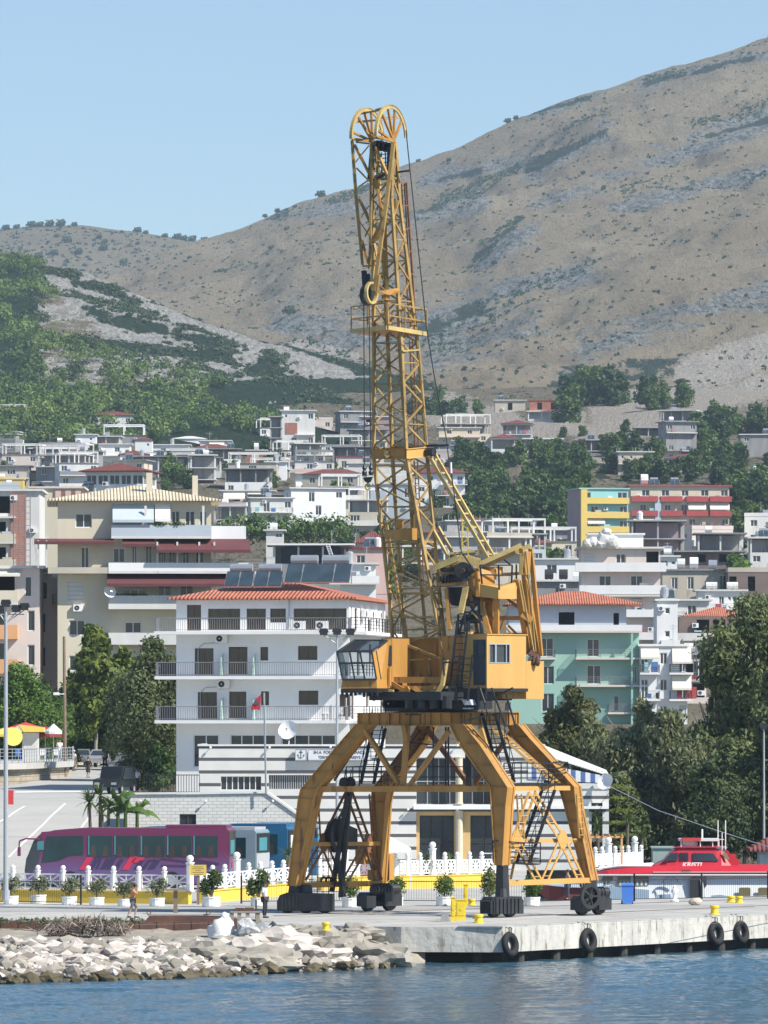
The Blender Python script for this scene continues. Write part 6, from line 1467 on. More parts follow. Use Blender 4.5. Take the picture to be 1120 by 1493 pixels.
def coach(px_front,px_rear,D,yaw,L,cols,label,liv=False,H=3.45):
 """side towards the camera, nose to the left"""
 xr=X(px_rear,D);root=empty('coach',(xr,D,0),yaw,label,'coach','coaches parked behind the balustrade');Wd=2.5
 prof=[(0,.3),(0,H-.12),(-.12,H),(-L*.72,H-.02),(-L+1.7,H-.14),(-L+.9,H-.34),(-L+.5,H-.75),(-L+.1,1.7),(-L,1.0),(-L+.02,.3)]
 n=len(prof);vs=[(x_,0,z_)for x_,z_ in prof]+[(x_,Wd,z_)for x_,z_ in prof]
 mb=MB();mb.add(vs,[tuple(range(n)),tuple(range(2*n-1,n-1,-1))],0);mb.add(vs,[(i,(i+1)%n,n+(i+1)%n,n+i)for i in range(n)],0)
 body=mb.build('body',cols['body'],root,world=False)
 mb=MB();mb.prism([(-L+.9,.2,H-.25),(-.3,.2,H+.02),(-.3,.2,H-.05),(-L+.9,.2,H-.4)],(0,Wd-.4,0));mb.box(-3.6,-.15,.25,Wd-.25,H+.003,H+.16);mb.build('roof_unit',cols['roof'],root,world=False)
 zt_,zb_=H-.45,H-1.62;nb=5;x_s=-L+3.55
 for i in range(nb):
  a=x_s+(-.55-x_s)*i/nb+.05;b=x_s+(-.55-x_s)*(i+1)/nb-.05;mb=MB();mb.box(a,b,-.02,.02,zb_,zt_)
  w_=mb.build('window','glass_teal',root,world=False)
  mb=MB()
  for k in range(2):xx=a+(b-a)*(k+.5)/2;mb.prism([(xx-.22,-.035,zb_),(xx+.15,-.035,zb_),(xx+.08,-.035,zb_+.62),(xx-.15,-.035,zb_+.62)],(0,.012,0))
  mb.build('seat_back','glass_brown',w_,world=False)
  mb=MB();mb.box(a+.02,a+.10,-.036,-.024,zb_+.1,zt_);mb.build('curtain','tealcurtain',w_,world=False)
 mb=MB();mb.prism([(-L+3.35,-.02,zt_),(-L+1.25,-.02,zt_-.04),(-L+.98,-.02,zb_-.35),(-L+1.9,-.02,zb_-.25),(-L+2.6,-.02,zb_+.05),(-L+3.35,-.02,zb_+.1)],(0,.04,0));mb.build('driver_window','glass_teal',root,world=False)
 mb=MB();mb.prism([(-L+.62,-.03,H-.6),(-L+.09,-.03,1.7),(-L-.01,-.03,1.0),(-L+.4,-.03,.9),(-L+.8,-.03,1.5),(-L+1.0,-.03,H-.5)],(0,Wd+.06,0));mb.build('windscreen','glass',root,world=False)
 mb=MB();mb.path([(-L+.9,-.05,H-.65),(-L+.1,-.2,H-.62),(-L-.25,-.25,H-.75),(-L-.28,-.25,H-1.2)],.05,6);mb.box(-L-.36,-L-.2,-.32,-.14,H-1.6,H-1.1);mb.build('mirror',cols['body'],root,world=False)
 mb=MB();mb.box(.002,.05,.12,Wd-.12,1.9,H-.2);rw=mb.build('rear_window','glass',root,world=False);mb=MB();mb.box(.003,.04,.1,Wd-.1,1.0,1.85);mb.build('rear_panel',cols['rear'],root,world=False)
 mb=MB();mb.box(.052,.056,.5,1.9,2.0,2.75);mb.build('blind',cols.get('blind','tealcurtain'),rw,world=False)
 for x_ in(-L+2.6,-3.2):
  wb=MB();wb.tube((0,-.03,0),(0,.3,0),.5,18);wb.tube((0,-.05,0),(0,.02,0),.27,14,1);o=link('wheel',wb.mesh('wheel',['rubber','metal']),root);o.location=(x_,0.0,.5)
 if liv:
  y_=-.025
  b0=-L
  def sl(x0_,w_,z0_,z1_,sh,m,nm='livery_mark'):
   mb=MB();x0_=b0+3.1+(x0_-b0-4.0)*.76;w_*=.8;z0_=.95+(z0_-.95)*1.2+.13;z1_=.95+(z1_-.95)*1.2+.13;mb.prism([(x0_,y_,z0_),(x0_+w_,y_,z0_),(x0_+w_+sh,y_,z1_),(x0_+sh,y_,z1_)],(0,.012,0));return mb.build(nm,m,body,world=False)
  b0=-L
  sl(b0+4.0,.45,.95,1.55,.45,'coachred');sl(b0+7.2,.5,.95,1.6,.5,'coachred');sl(b0+7.9,.7,1.3,1.55,.25,'coachred')
  for(x0_,w_,h_)in((4.8,.3,.55),(5.25,.18,.7),(5.6,.35,.5),(6.05,.35,.62),(6.6,.32,.45),(8.1,.36,.4),(8.65,.3,.4),(9.15,.5,.42)):sl(b0+x0_,w_,1.0,1.0+h_,.35,'coachdark')
  sl(b0+9.2,.5,1.38,1.44,.05,'coachdark')
  mb=MB()
  for(x0_,z0_,x1_,z1_)in((-3.8,1.75,-.7,1.35),(-3.8,1.35,-.9,1.3),(-2.2,1.75,-.5,1.45)):mb.beam((x0_,y_,z0_),(x1_,y_,z1_),.03,.05)
  mb.build('livery_line','coachdark',body,world=False)
  mb=MB();mb.prism([(.055,.9,1.2),(.055,1.2,1.2),(.055,1.35,1.6),(.055,1.2,1.45),(.055,1.0,1.5)],(.01,0,0));mb.build('rear_emblem','coachred',root,world=False)
  mb=MB();mb.box(-L+.72,-L+1.1,-.035,-.031,H-1.25,H-.75);mb.build('destination_card','tealcurtain',root,world=False)
 return root
m=mat('coachpurple',(0.17,0.06,0.22),0.25,0.05);n=m.node_tree;b=n.nodes['Principled BSDF']
tcn=n.nodes.new('ShaderNodeTexCoord');sp=n.nodes.new('ShaderNodeSeparateXYZ');rp=n.nodes.new('ShaderNodeValToRGB');mr=n.nodes.new('ShaderNodeMath');mr.operation='DIVIDE';mr.inputs[1].default_value=3.5
n.links.new(tcn.outputs['Object'],sp.inputs[0]);n.links.new(sp.outputs[2],mr.inputs[0]);n.links.new(mr.outputs[0],rp.inputs[0]);n.links.new(rp.outputs[0],b.inputs['Base Color'])
rp.color_ramp.elements[0].position=.3;rp.color_ramp.elements[0].color=(.13,.08,.21,1);rp.color_ramp.elements[1].position=.62;rp.color_ramp.elements[1].color=(.15,.022,.08,1)
mat('coachmag',(0.17,0.022,0.085),0.25,0.05);mat('coachred',(0.55,0.03,0.08),0.4,0.05);mat('coachdark',(0.045,0.03,0.09),0.4,0.05);mat('tealcurtain',(0.05,0.22,0.25),0.8,0.1)
mat('coachsilver',(0.30,0.40,0.45),0.25,0.05,metal=.3);mat('coachblue',(0.02,0.12,0.24),0.25,0.05);mat('coachgrey',(0.42,0.42,0.44),0.5,0.05)
coach(45,333,346,-.13,11.6,dict(body='coachpurple',roof='coachmag',rear='coachpurple'),'long purple and magenta coach with red and dark lettering parked behind the balustrade',liv=True)
coach(160,373,354,-.3,11.6,dict(body='coachsilver',roof='coachgrey',rear='coachgrey'),'silver coach whose rear shows right behind the purple coach',H=3.2)
coach(250,419,362,-.3,11.6,dict(body='coachblue',roof='coachblue',rear='coachblue',blind='offwhite'),'dark blue coach parked right of the silver coach',H=3.25)
coach(250,462,366,-.05,9.0,dict(body='coachblue',roof='coachblue',rear='coachblue'),'teal blue coach mostly hidden behind the left crane leg',H=3.25)
def balustrade(label,a,b,n,zb,big=(),ph=.95,base=None,bm='yel_wall',skip_last=False):
 a=Vector(a);b=Vector(b);root=empty('balustrade',(a.x,a.y,0),0,label,'balustrade');d=(b-a)/n;u=d.normalized();nr=Vector((u.y,-u.x,0))
 key={}
 for i in range(n+(0 if skip_last else 1)):
  p=a+d*i;g=i in big;h=ph*(1.5 if g else 1.0);r=.19 if g else.13
  mb=MB();mb.lathe((0,0,0),[(r*1.2,0),(r*1.2,.06),(r,.1),(r,h),(r*1.25,h+.02),(r*1.25,h+.08)],8);mb.blob((0,0,h+.08+r*.95),r*1.05,2)
  k=('p',g,ph)
  if k not in key:key[k]=mb.mesh('post','white')
  o=link('post',key[k],root);o.location=(p.x-a.x,p.y-a.y,zb)
 mbp=MB();L=d.length;t=.055;x0,x1,z0,z1=.17,L-.17,.12,ph*.86
 def bb(p,q,w=t):mbp.beam((p[0],0,p[1]),(q[0],0,q[1]),w,.07)
 bb((x0,z0),(x1,z0),.07);bb((x0,z1),(x1,z1),.08);bb((x0,z0),(x0,z1));bb((x1,z0),(x1,z1));c_=((x0+x1)/2,(z0+z1)/2)
 for q in((x0,z0),(x1,z0),(x0,z1),(x1,z1),(c_[0],z0),(c_[0],z1),(x0,c_[1]),(x1,c_[1])):bb(c_,q,.045)
 mbp.disc_ring((c_[0],0,c_[1]),(0,1,0),.03,.13,.075,12);pm=mbp.mesh('panel','white');ang=math.atan2(u.y,u.x)
 for i in range(n):p=a+d*i;o=link('panel',pm,root,(p.x-a.x,p.y-a.y,zb),ang)
 if base:
  mb=MB();mb.prism([a-nr*.2,b-nr*.2,b+nr*.2,a+nr*.2],(0,0,zb-.003));mb.prism([a-nr*.25+Vector((0,0,zb-.06)),b-nr*.25+Vector((0,0,zb-.06)),b+nr*.25+Vector((0,0,zb-.06)),a+nr*.25+Vector((0,0,zb-.06))],(0,0,.05),0);mb.build('base_wall',bm,root)
 return root
zb1=.66
balustrade('white balustrade with ball topped posts and star panels in front of the purple coach',GD(-90,324),GD(277,318.5),10,zb1,big=(10,),base=1)
balustrade('white balustrade running back from the yellow notice to the left crane leg',GD(292,320),GD(446,338),9,zb1,big=(3,8),base=1)
balustrade('white balustrade seen through the crane portal in front of the entrance',GD(466,344),GD(738,352),15,.75,big=(2,9),base=1,ph=.95)
balustrade('short white balustrade far right beside the bow of the red boat',GD(868,366),GD(935,372),7,.8,big=(2,6),base=1,ph=.85,bm='offwhite')
def planter(px,py,r,plant,label,seed):
 p=G(px,py+4.5 if px<400 else py+1);root=empty('planter',p,0,label,'planter','white planters along the quay');mb=MB();h=r*1.15
 mb.lathe((0,0,0),[(r*.92,0),(r,.05),(r,h-.08),(r*1.06,h-.07),(r*1.06,h),(r*.9,h),(r*.88,h-.1)],14);mb.build('pot','white',root,world=False)
 if plant=='olive':me=leaf_cloud('olive_shrub',[(0,0,h+.5,.58,.5,.42),(.25,0,h+.75,.3,.3,.25)],330,.045,'olive',2.8,seed,.1,trunk=[((0,0,h-.1),(0,0,h+.5),.04,.03),((0,0,h+.2),(.3,0,h+.9),.02,.01),((0,0,h+.2),(-.3,.1,h+.8),.02,.01)])
 elif plant=='bush':me=leaf_cloud('round_bush',[(0,0,h+.55,.5,.5,.55)],900,.05,'broad',1.2,seed,.4,trunk=[((0,0,h-.1),(0,0,h+.4),.04,.03)])
 elif plant=='dark':me=leaf_cloud('cypress_bush',[(0,0,h+.75,.42,.42,.8)],900,.055,'darkleaf',1.4,seed,.3,trunk=[((0,0,h-.1),(0,0,h+.4),.04,.03)])
 else:me=leaf_cloud('cactus',[(.2,0,h+.9,.35,.3,.5),(-.3,0,h+.5,.3,.3,.5)],500,.07,'palm',2.4,seed,.1,trunk=[((0,0,h-.1),(.3,0,h+1.3),.06,.05),((0,0,h),(-.35,0,h+.9),.06,.05),((0,0,h),(.05,.1,h+1.1),.06,.05)])
 o=link('shrub',me,root)
 return root
PLN=[(16,1314,.38,'olive','left edge'),(56,1313,.4,'olive','second from the left'),(101,1315,.38,'olive','third from the left'),(141,1316,.38,'olive','fourth from the left'),(181,1317,.33,'olive','just left of the man in orange'),(229,1317,.38,'olive','right of the man in orange'),(308,1318,.46,'cactus','right of the yellow notice'),(377,1317,.4,'cactus','beside the man in the white shirt')]
for i,(px,py,r,k,w_)in enumerate(PLN):planter(px,py,r,k,'round white planter with %s, %s'%({'olive':'a grey green olive shrub','cactus':'tall upright prickly shoots'}[k],w_),50+i)
for i,(px,py,r,k,w_)in enumerate(((511,1322,.42,'bush','between the two left crane bogies'),(577,1320,.38,'bush','right behind the rear left bogie'),(648,1320,.42,'bush','behind the yellow bollard cabinets'),(713,1321,.4,'dark','left of the front right crane foot'),(776,1320,.40,'bush','between the two right crane bogies'))):planter(px,py,r,k,'round white planter with a green bush, %s'%w_ if k=='bush' else 'round white planter with a slim dark bush, %s'%w_,80+i)
def ironfence(label,pts,h=1.1,m='railblack',step=.13,post=4.0):
 mb=MB();root=empty('iron_fence',Vector(pts[0]),0,label,'fence')
 for a,b in zip(pts[:-1],pts[1:]):
  a=Vector(a);b=Vector(b);L=(b-a).length
  for z_ in(.12,h*.93):mb.beam(a+Vector((0,0,z_)),b+Vector((0,0,z_)),.03,.04)
  n=int(L/step)
  for i in range(n):p=a.lerp(b,i/n);mb.beam(p+Vector((0,0,.1)),p+Vector((0,0,h)),.010,.010)
  k=max(1,int(L/post))
  for i in range(k+1):p=a.lerp(b,i/k);pb=MB();pb.beam(p,p+Vector((0,0,h*1.22)),.08,.08);pb.build('post',m,root)
 mb.build('bars',m,root);return root
ironfence('black iron fence with thin bars at the left end of the quay',[GD(-120,322),GD(118,317.5)],1.25)
ironfence('long black iron fence between quay and marina, right of the yellow wall',[GD(352,319.5),GD(560,321),GD(768,319.8),GD(925,323.5),GD(1120,328),GD(1300,340)],1.2)
mb=MB()
for k in range(2):mb.box(0,0,0,0,0,0)
mb=MB();a=GD(703,352);mb.beam(a,a+Vector((0,0,1.9)),.06);mb.beam(a+Vector((1.3,0,0)),a+Vector((1.3,0,1.9)),.06);mb.beam(a+Vector((0,0,1.9)),a+Vector((1.3,0,1.9)),.06)
thing('screen_frame',mb,'white',a,'white framed glass screen beside the terminal steps','screen')
mb=MB();p=G(280,1318);p=GD(290,318.2);
sg_=empty('notice_board',GD(289,317.8),0,'yellow notice board with dark lines on a wooden post by the balustrade corner','sign')
mb=MB();mb.box(-.06,.06,0,.06,0,1.6);mb.build('post','wood',sg_,world=False);mb=MB();mb.box(-.42,.42,-.05,-.003,1.5,2.05);bd=mb.build('board','yel_wall',sg_,world=False)
mb=MB();random.seed(5)
for i,w_ in enumerate((.5,.62,.3,.6,.45)):mb.box(-w_/2,w_/2,-.056,-.0505,1.93-i*.095,1.96-i*.095)
mb.build('text_lines','brownwall',bd,world=False)
building('cream block with orange balconies at the left photo edge above the cafe',-40,530,5.75,12,Z(829,530),[(2.9,{'F':'.vn','in':(0,0,0,0)}),(2.95,{'F':'DG.n'}),(2.95,{'F':'DG.n'}),(3,{'F':'V..n'}),(3,{'F':''})],wall='palepink',far=False,cat='apartments',name='apartment_block',slab='offwhite',bal=((1,'F',.0,.68,.9,'s','peach','peach',1.0),(2,'F',0,.68,.9,'s','peach','peach',1.0),(0,'F',0,.68,.9,'s','cream','offwhite',1.0)),awn=((0,'F',.35,.72,1.0,.25,'awning'),),extras=(('dish',1.0,-.5,.9,.6),),zbase=5)
building('narrow pale pink block with small balconies left of the big beige house',54,536,2.55,10,Z(838,536),[(2.6,{'F':'n.'}),(2.95,{'F':'n.d'}),(2.95,{'F':'n.w'}),(2.95,{'F':'n.w'}),(3,{'F':''})],wall='palepink',far=False,cat='apartments',name='apartment_block',slab='offwhite',zbase=5,bal=((0,'F',.52,1.18,.9,'b','rail','peach',.9),),awn=((0,'F',.52,1.0,.9,.2,'awning',-.05),))
building('half finished cream block with red brick panels behind scaffolding',-12,750,5.8,12,Z(716,750),[(3.1,{'F':'v.'}),(3.1,{'F':'v..'}),(3.1,{'F':'v..'}),(3.1,{'F':'v..'}),(3,{'F':''})],wall='offwhite',far=True,cat='apartments',name='apartment_block',bal=((0,'F',-.05,.5,1.0,None,None,'offwhite'),(1,'F',-.05,.5,1.0,'s','cream','offwhite'),(2,'F',-.05,.5,1.0,'s','cream','offwhite')),extras=(('rawbox',2.3,4.2,-.2,-.003,4.6,15,'redbrick','brick_panel'),))
mb=MB();Ds=746.0
for px in(20,28,36,44):mb.beam(P(px,850,Ds),P(px,724,Ds),.09)
for py in range(730,850,18):mb.beam(P(20,py,Ds),P(44,py,Ds),.08);mb.beam(P(20,py+9,Ds-1),P(44,py+9,Ds-1),.06)
thing('scaffold',mb,'rail',P(32,850,Ds),'steel scaffolding in front of the red brick panels at the left','scaffold')
building('cream house with brown striped attic wall behind the red scaffolded block',45,800,6.7,10,Z(712,800),[(2.2,{'F':''}),(3,{'F':'w...'}),(3,{'F':'w...'}),(3,{'F':'w...'})],wall='cream',roof=('slab',.3,'palepink'),extras=(('rawbox',3,7.0,-.12,-.003,9.6,10.9,'brown_stripe','striped_panel'),))
s2=FPX/530.0
def b2(px):return(px-84)/s2
bh,bdz,bfz=building('big beige house with pale tiled roof, red awnings and wrap around balconies',84,530,b2(308),14,Z(731,530),[(3.0,{'F':[(b2(110),b2(134),.75,1.95,'w'),(b2(250),b2(262),.1,2.2,'d'),(b2(270),b2(284),.1,2.2,'d'),(b2(291),b2(301),.1,2.2,'d')],'L':'.w.'}),(3.0,{'F':[(b2(118),b2(130),.1,2.1,'d'),(b2(165),b2(182),.75,2.0,'w'),(b2(192),b2(200),.1,2.2,'d'),(b2(212),b2(222),.1,2.2,'d'),(b2(231),b2(240),.1,2.2,'d'),(b2(246),b2(257),.1,2.2,'d'),(b2(266),b2(276),.1,2.2,'d'),(b2(285),b2(297),.1,2.2,'d')]}),(3.05,{'F':[(b2(99),b2(121),.6,2.1,'r'),(b2(178),b2(214),.9,1.5,'w'),(b2(230),b2(250),.1,2.1,'d'),(b2(262),b2(282),.1,2.1,'d')]}),(3.05,{'F':[(b2(101),b2(124),.6,1.9,'w'),(b2(182),b2(206),.8,1.75,'w')]}),(3.05,{'F':[(b2(182),b2(206),.6,1.7,'w'),(b2(101),b2(124),.6,1.9,'w')]}),(3,{'F':''})],yaw=-3,wall='cream',far=False,cat='house',name='villa_block',roof=('hip',.9,1.5,'tilecream'),slab='offwhite',zbase=5,bal=((0,'F',b2(162)/b2(308),1.0,1.3,'s','paleblue','offwhite',.95),(1,'F',b2(158)/b2(308),1.24,1.5,'s','white','offwhite',.7),(1,'F',b2(70)/b2(308),b2(157)/b2(308),1.6,'s','beige','beige',.3),(2,'F',b2(158)/b2(308),1.2,1.4,'s','offwhite','offwhite',.95),(3,'F',b2(158)/b2(308),1.0,1.1,'s','offwhite','offwhite',.8),(1,'R',0,.8,4.6,'b','rail','white',1.0),(0,'R',0,.8,3.0,'s','white','white',.9),(2,'R',0,.8,4.0,'s','offwhite','offwhite',.9)),awn=((0,'F',b2(164)/b2(308),b2(224)/b2(308),1.5,1.4,'paleblue'),(0,'F',b2(226)/b2(308),b2(248)/b2(308),1.3,1.3,'white'),(1,'F',b2(50)/b2(308),b2(166)/b2(308),2.0,.3,'awnred'),(1,'F',b2(178)/b2(308),b2(226)/b2(308),2.0,.5,'awnred'),(1,'F',b2(228)/b2(308),1.25,2.2,1.0,'awnred'),(2,'F',b2(156)/b2(308),1.15,2.2,.9,'awnred')),extras=(('box',b2(214),b2(223),3,3.6,2.6,'cream'),('box',b2(282),b2(290),4,4.6,2.4,'cream')))
mb=MB()
for px in(56,68):mb.box(b2(px)-.06,b2(px)+.06,-1.8,-1.7,bfz[1]+.25,bfz[1]+2.6)
for px in(229,258,290,312):mb.box(b2(px)-.08,b2(px)+.08,-1.35,-1.2,bfz[1]+.0,bfz[1]+2.5)
for px in(212,296):mb.box(b2(px)-.1,b2(px)+.1,-1.2,-1.05,bfz[0]+.0,bfz[0]+2.6)
mb.build('balcony_post','offwhite',bh,world=False);dish(bh,b2(159),-1.6,bfz[2]+1.2,.55);ac_unit(bh,b2(107),-.02,bfz[2]-.4)
mb=MB();mb.quad((-.004,-.003,bfz[5]),(b2(152),-.004,bfz[5]),(b2(152),-.004,bfz[5]+3),(-.004,-.003,bfz[5]+3))
link('balcony_plants',leaf_cloud('balcony_plants',[(b2(232),-1.2,bfz[0]+1.0,.8,.2,.25),(b2(258),-1.2,bfz[0]+1.0,.9,.2,.25),(b2(190),-1.3,bfz[2]+1.0,1.6,.2,.12)],900,.06,'broad',1.3,61,.1),bh)
building('white house with a glazed gallery under a dark red hipped roof',125,900,8.6,9,Z(688,900),[(2.7,{'F':'GGGGG','R':'GG'}),(2.6,{'F':'wG.'})],wall='white',frame='frame_white',roof=('hip',.9,1.3,'tiledark'),extras=(('solar',-.5,-1.2,2,-3.2),('antenna',5,4,4)),yaw=10)
s3=FPX/690.0
def g2(px):return(px-742)/s3
gb,gdz,gfz=building('mint green block with white balconies, a blue grey attic and orange tiled roof',742,690,g2(932),12,Z(882,690),[(2.9,{'F':[(g2(815),g2(838),.5,2.1,'v'),(g2(895),g2(903),.5,2.0,'v')],'wall':'paleblue','in':(0,1.4,.6,0)}),(3.0,{'F':[(g2(787),g2(807),.1,2.2,'w'),(g2(856),g2(874),.1,2.1,'w')]}),(3.05,{'F':[(g2(790),g2(808),.1,2.1,'w'),(g2(856),g2(876),.1,2.2,'w'),(g2(922),g2(929),.1,2.1,'w')]}),(3.05,{'F':[(g2(895),g2(903),.1,1.8,'s'),(g2(790),g2(808),.1,2.1,'w')]}),(3.2,{'F':''}),(3,{'F':''})],yaw=0,wall='mint',far=False,cat='apartments',name='apartment_block',roof=('hip',.5,1.5,'tile'),slab='white',zbase=3,bal=((0,'F',-.02,1.02,1.3,'s','white','palepink',.65),(1,'F',g2(778)/g2(932),g2(810)/g2(932),1.1,'b','rail','palepink',.9),(1,'F',g2(839)/g2(932),1.08,1.3,'b','rail','palepink',.9),(2,'F',g2(839)/g2(932),1.1,1.3,'b','rail','palepink',.9),(3,'F',g2(886)/g2(932),1.08,1.2,'b','rail','palepink',.9)))
mb=MB();mb.box(g2(919.5),g2(922.5),-1.4,-1.2,0,gfz[0]-.3);mb.build('corner_post','mint',gb,world=False)
building('tall pale pink tower block with white wrap balconies and roof domes',848,830,10.6,12,Z(800,830),[(2.9,{'F':'r.w.V'}),(3.05,{'F':'.D.D.'}),(3.05,{'F':'.r.r.'}),(3.05,{'F':'w.r..'}),(3.05,{'F':'..r..'}),(3.05,{'F':'....w'}),(3.05,{'F':'....w'}),(3,{'F':''})],wall='palepink',roof=('slab',.6,'offwhite'),cat='apartments',name='tower_block',bal=((0,'F',-.08,1.07,1.2,'s','white','white',1.0),(1,'F',-.03,1.07,1.1,'s','white','white',1.0),(2,'F',.0,1.07,1.1,'s','white','white',.8),(3,'F',.3,1.0,1.0,'s','white','white',.8),(4,'F',.5,1.0,1.0,'s','white','white',.8)),awn=((2,'F',.2,1.0,1.0,1.2,'awning',-.9),),extras=(('rooms',1.0,8.4,2,5,1.7,'white',''),))
mb=MB()
for(px,py,w_,h_)in((858,793,.9,.7),(866,791,.8,.8),(880,787,1.0,1.2),(884,776,.7,.6),(893,790,1.0,1.0),(874,793,.9,.7)):mb.blob(P(px,py,829),(w_,.9,h_),2,0,.12)
thing('roof_sacks',mb,'offwhite',P(880,790,829),'lumpy pale sacks piled on top of the pink tower block roof','sacks')
building('white block with three cream awnings between mint block and eucalyptus trees',933,688.6,5.3,10,Z(944,700),[(2.95,{'F':'d.w.d'}),(2.95,{'F':'d.w.d'}),(2.95,{'F':'d.w.r'}),(3,{'F':''})],wall='white',far=True,cat='apartments',name='apartment_block',roof=('slab',.2,'white'),bal=((0,'F',0,.42,.9,'b','rail','white',.9),(0,'F',.62,1.1,.9,'b','railblack','white',.9),(1,'F',0,.42,.9,'b','rail','white',.9),(1,'F',.62,1.1,.9,'b','railblack','white',.9)),awn=((0,'F',.68,1.08,.9,1.5,'awning'),(1,'F',.68,1.08,.9,1.5,'awning'),(0,'F',.02,.4,.7,1.0,'awning')))
building('white stepped side wing right of the tower block with small windows',958,800,2.7,10,Z(876,800),[(3,{'F':'s'}),(3,{'F':'s'}),(3,{'F':'s'}),(3,{'F':'s'}),(3,{'F':''})],wall='white',roof=('slab',.25,'white'),bal=((1,'F',.2,1.1,.8,'s','white','white',.9),))
building('brown and white block with orange hipped roof and a blue roof tank',990,820,10.7,10,Z(899,820),[(3.0,{'F':'.VVV.','wall':'brownwall'}),(3.0,{'F':'..w.w'}),(3.0,{'F':'D...w','wall':'offwhite'}),(3.0,{'F':'V....'}),(3.0,{'F':'D...'}),(3,{'F':''})],wall='offwhite',roof=('hip',-.6,1.2,'tile'),bal=((0,'F',-.05,1.05,1.1,'s','offwhite','offwhite',.8),(1,'F',0,.5,1.0,'b','rail','offwhite',.9),(2,'F',0,.4,1.0,'b','rail','offwhite',.9)),extras=(('rawbox',8.0,9.2,1,2,20,21,'turq','roof_tank'),)if False else())
building('pale raw concrete block with open balconies between awning block and the big tree',985,740,3.7,9,Z(955,740),[(3,{'F':'.D'}),(3,{'F':'VV'}),(3,{'F':'..'}),(3,{'F':''})],wall='palepink',slab='offwhite',roof=('slab',.3,'rawconc'),bal=((0,'F',-.1,1.1,.9,'b','rail','rawconc',.9),(1,'F',-.1,1.1,.9,'s','palepink','rawconc',.9)))
TOWN=[]
def town(label,x0,x1,yt,yb,bays_=('w.w',),wall='offwhite',roof=None,opens=(),D=None,dp=None,bal=(),awn=(),extras=(),slab='offwhite',side='',yaw=0,walls=None,tail=1,iw='greyconc',name='hill_house',cat='house',st=3.0):
 D=D or tD(yb);sc=FPX/D;W=max(3.0,(x1-x0)/sc/math.cos(R(yaw)));Ht_=(yb-yt)/sc;n=max(1,round(Ht_/st));h=Ht_/n;fl=[]
 for i in range(n):
  b=bays_[min(i,len(bays_)-1)];sp={'F':b,'R':side,'L':side}
  if i in opens:sp={'open':'FRL','F':'','iw':iw,'ov':.3}
  if walls:sp['wall']=walls[min(i,len(walls)-1)]
  fl.append((h,sp))
 for i in range(tail):fl.append((3.0,{'F':''}))
 r,_,_=building(label,x0,D,W,dp or min(10,max(6,W*.8)),Z(yt,D),fl,yaw=yaw,wall=wall,roof=roof or('slab',.5,slab),bal=bal,awn=awn,extras=extras,slab=slab,name=name,cat=cat)
 return r
B1=lambda i,m='offwhite',a=0,b=1,k='s',s_='offwhite':(i,'F',a,b,1.2,k,m,s_,.9)
town('small white chapel like house with a roof turret just below the pine wood',105,134,614,640,('.s.',),'white',extras=(('rooms',2.2,4.4,1,3,2.2,'white',''),('antenna',3.2,2,6)))
town('grey house with an open white concrete frame on its roof',151,210,634,664,('s.w','w.d'),'greyconc',roof=('frame',2.6,'white'),slab='white')
town('house with a pale pink balcony under a long grey slab roof',62,112,646,682,('.dd.','ww.'),'brownwall',roof=('slab',.9,'greyconc'),bal=(B1(0,'pink'),),walls=('mauve','offwhite'))
town('tall narrow white house with one small gable window',110,140,634,676,('.s','..'),'white',side='.s.')
town('white house with plants and furniture on its long front balcony',139,190,648,680,('w.w.','....'),'white',bal=(B1(0,'offwhite',k='b'),))
town('narrow white house with a small red roof between two flat roofs',197,222,642,672,('.s',),'white',roof=('hip',.3,1.0,'tiledark'))
town('long white house with two dark windows right of the little red roof',222,276,649,668,('.w.w.',),'white')
town('two storey unfinished concrete frame below the long white house',186,276,666,706,('',),'greyconc',opens=(0,1),slab='offwhite',iw='paleblue',roof=('slab',.6,'greyconc'))
town('second unfinished concrete frame with white walls, right of the first one',277,322,668,706,('',),'offwhite',opens=(0,),slab='offwhite',roof=('slab',.6,'greyconc'))
town('low yellow ochre house at the left photo edge',-10,34,699,722,('.w',),'yellow',roof=('slab',.2,'yellow'))
town('low white house with two small windows right of the ochre house',50,92,703,724,('.s.s',),'white')
town('grey flat roofed house at the left photo edge below the trees',-30,32,660,690,('w.w','v.v'),'greyconc',roof=('slab',.7,'greyconc'))
town('long thin grey roof slab on posts below the pale pink balcony house',26,108,686,704,('',),'beige',opens=(0,),roof=('slab',.5,'offwhite'),iw='beige')
town('ruined white wall house half hidden by the upper left trees',28,46,614,640,('v.',),'palepink')
town('small grey brown house high at the left edge below the wood',52,72,604,622,('s',),'beige')
town('pink and brick house at the very left edge under the wood',-12,8,598,640,('w','v'),'pink')
town('small blue grey house with two dark windows by the trees',262,304,624,642,('.w.w',),'paleblue')
town('white terraced cottage below the blue grey house',252,300,640,660,('s.s.',),'white',roof=('hip',.3,.8,'offwhite'))
town('low white pavilion with an awning below the blue grey house',292,336,643,662,('.v.',),'white',awn=((0,'F',.3,.8,1,1,'awning'),))
town('long low stone walled house hidden by trees under the wood',376,404,632,648,('s.s',),'beige')
town('dark blue hut standing on the rocky slope under the wood',326,360,613,622,('...',),'coachdark',D=1900)
town('tall cream block with pink balcony bands standing highest in the centre',411,459,599,668,('s..w','.w..','.w.d','.w.d'),'offwhite',side='w',bal=(B1(2,'pink',.4,1.2),B1(3,'pink',.4,1.2),B1(1,'offwhite',.4,1.0,None)),extras=(('rawbox',1.0,4.2,-.15,-.003,9.6,12.6,'brick','brick_panel'),('box',.5,2,1,2,1.2,'white')))
town('open grey stair frame attached left of the tall cream block',394,411,608,668,('',),'greyconc',opens=(0,1,2,3),slab='rawconc')
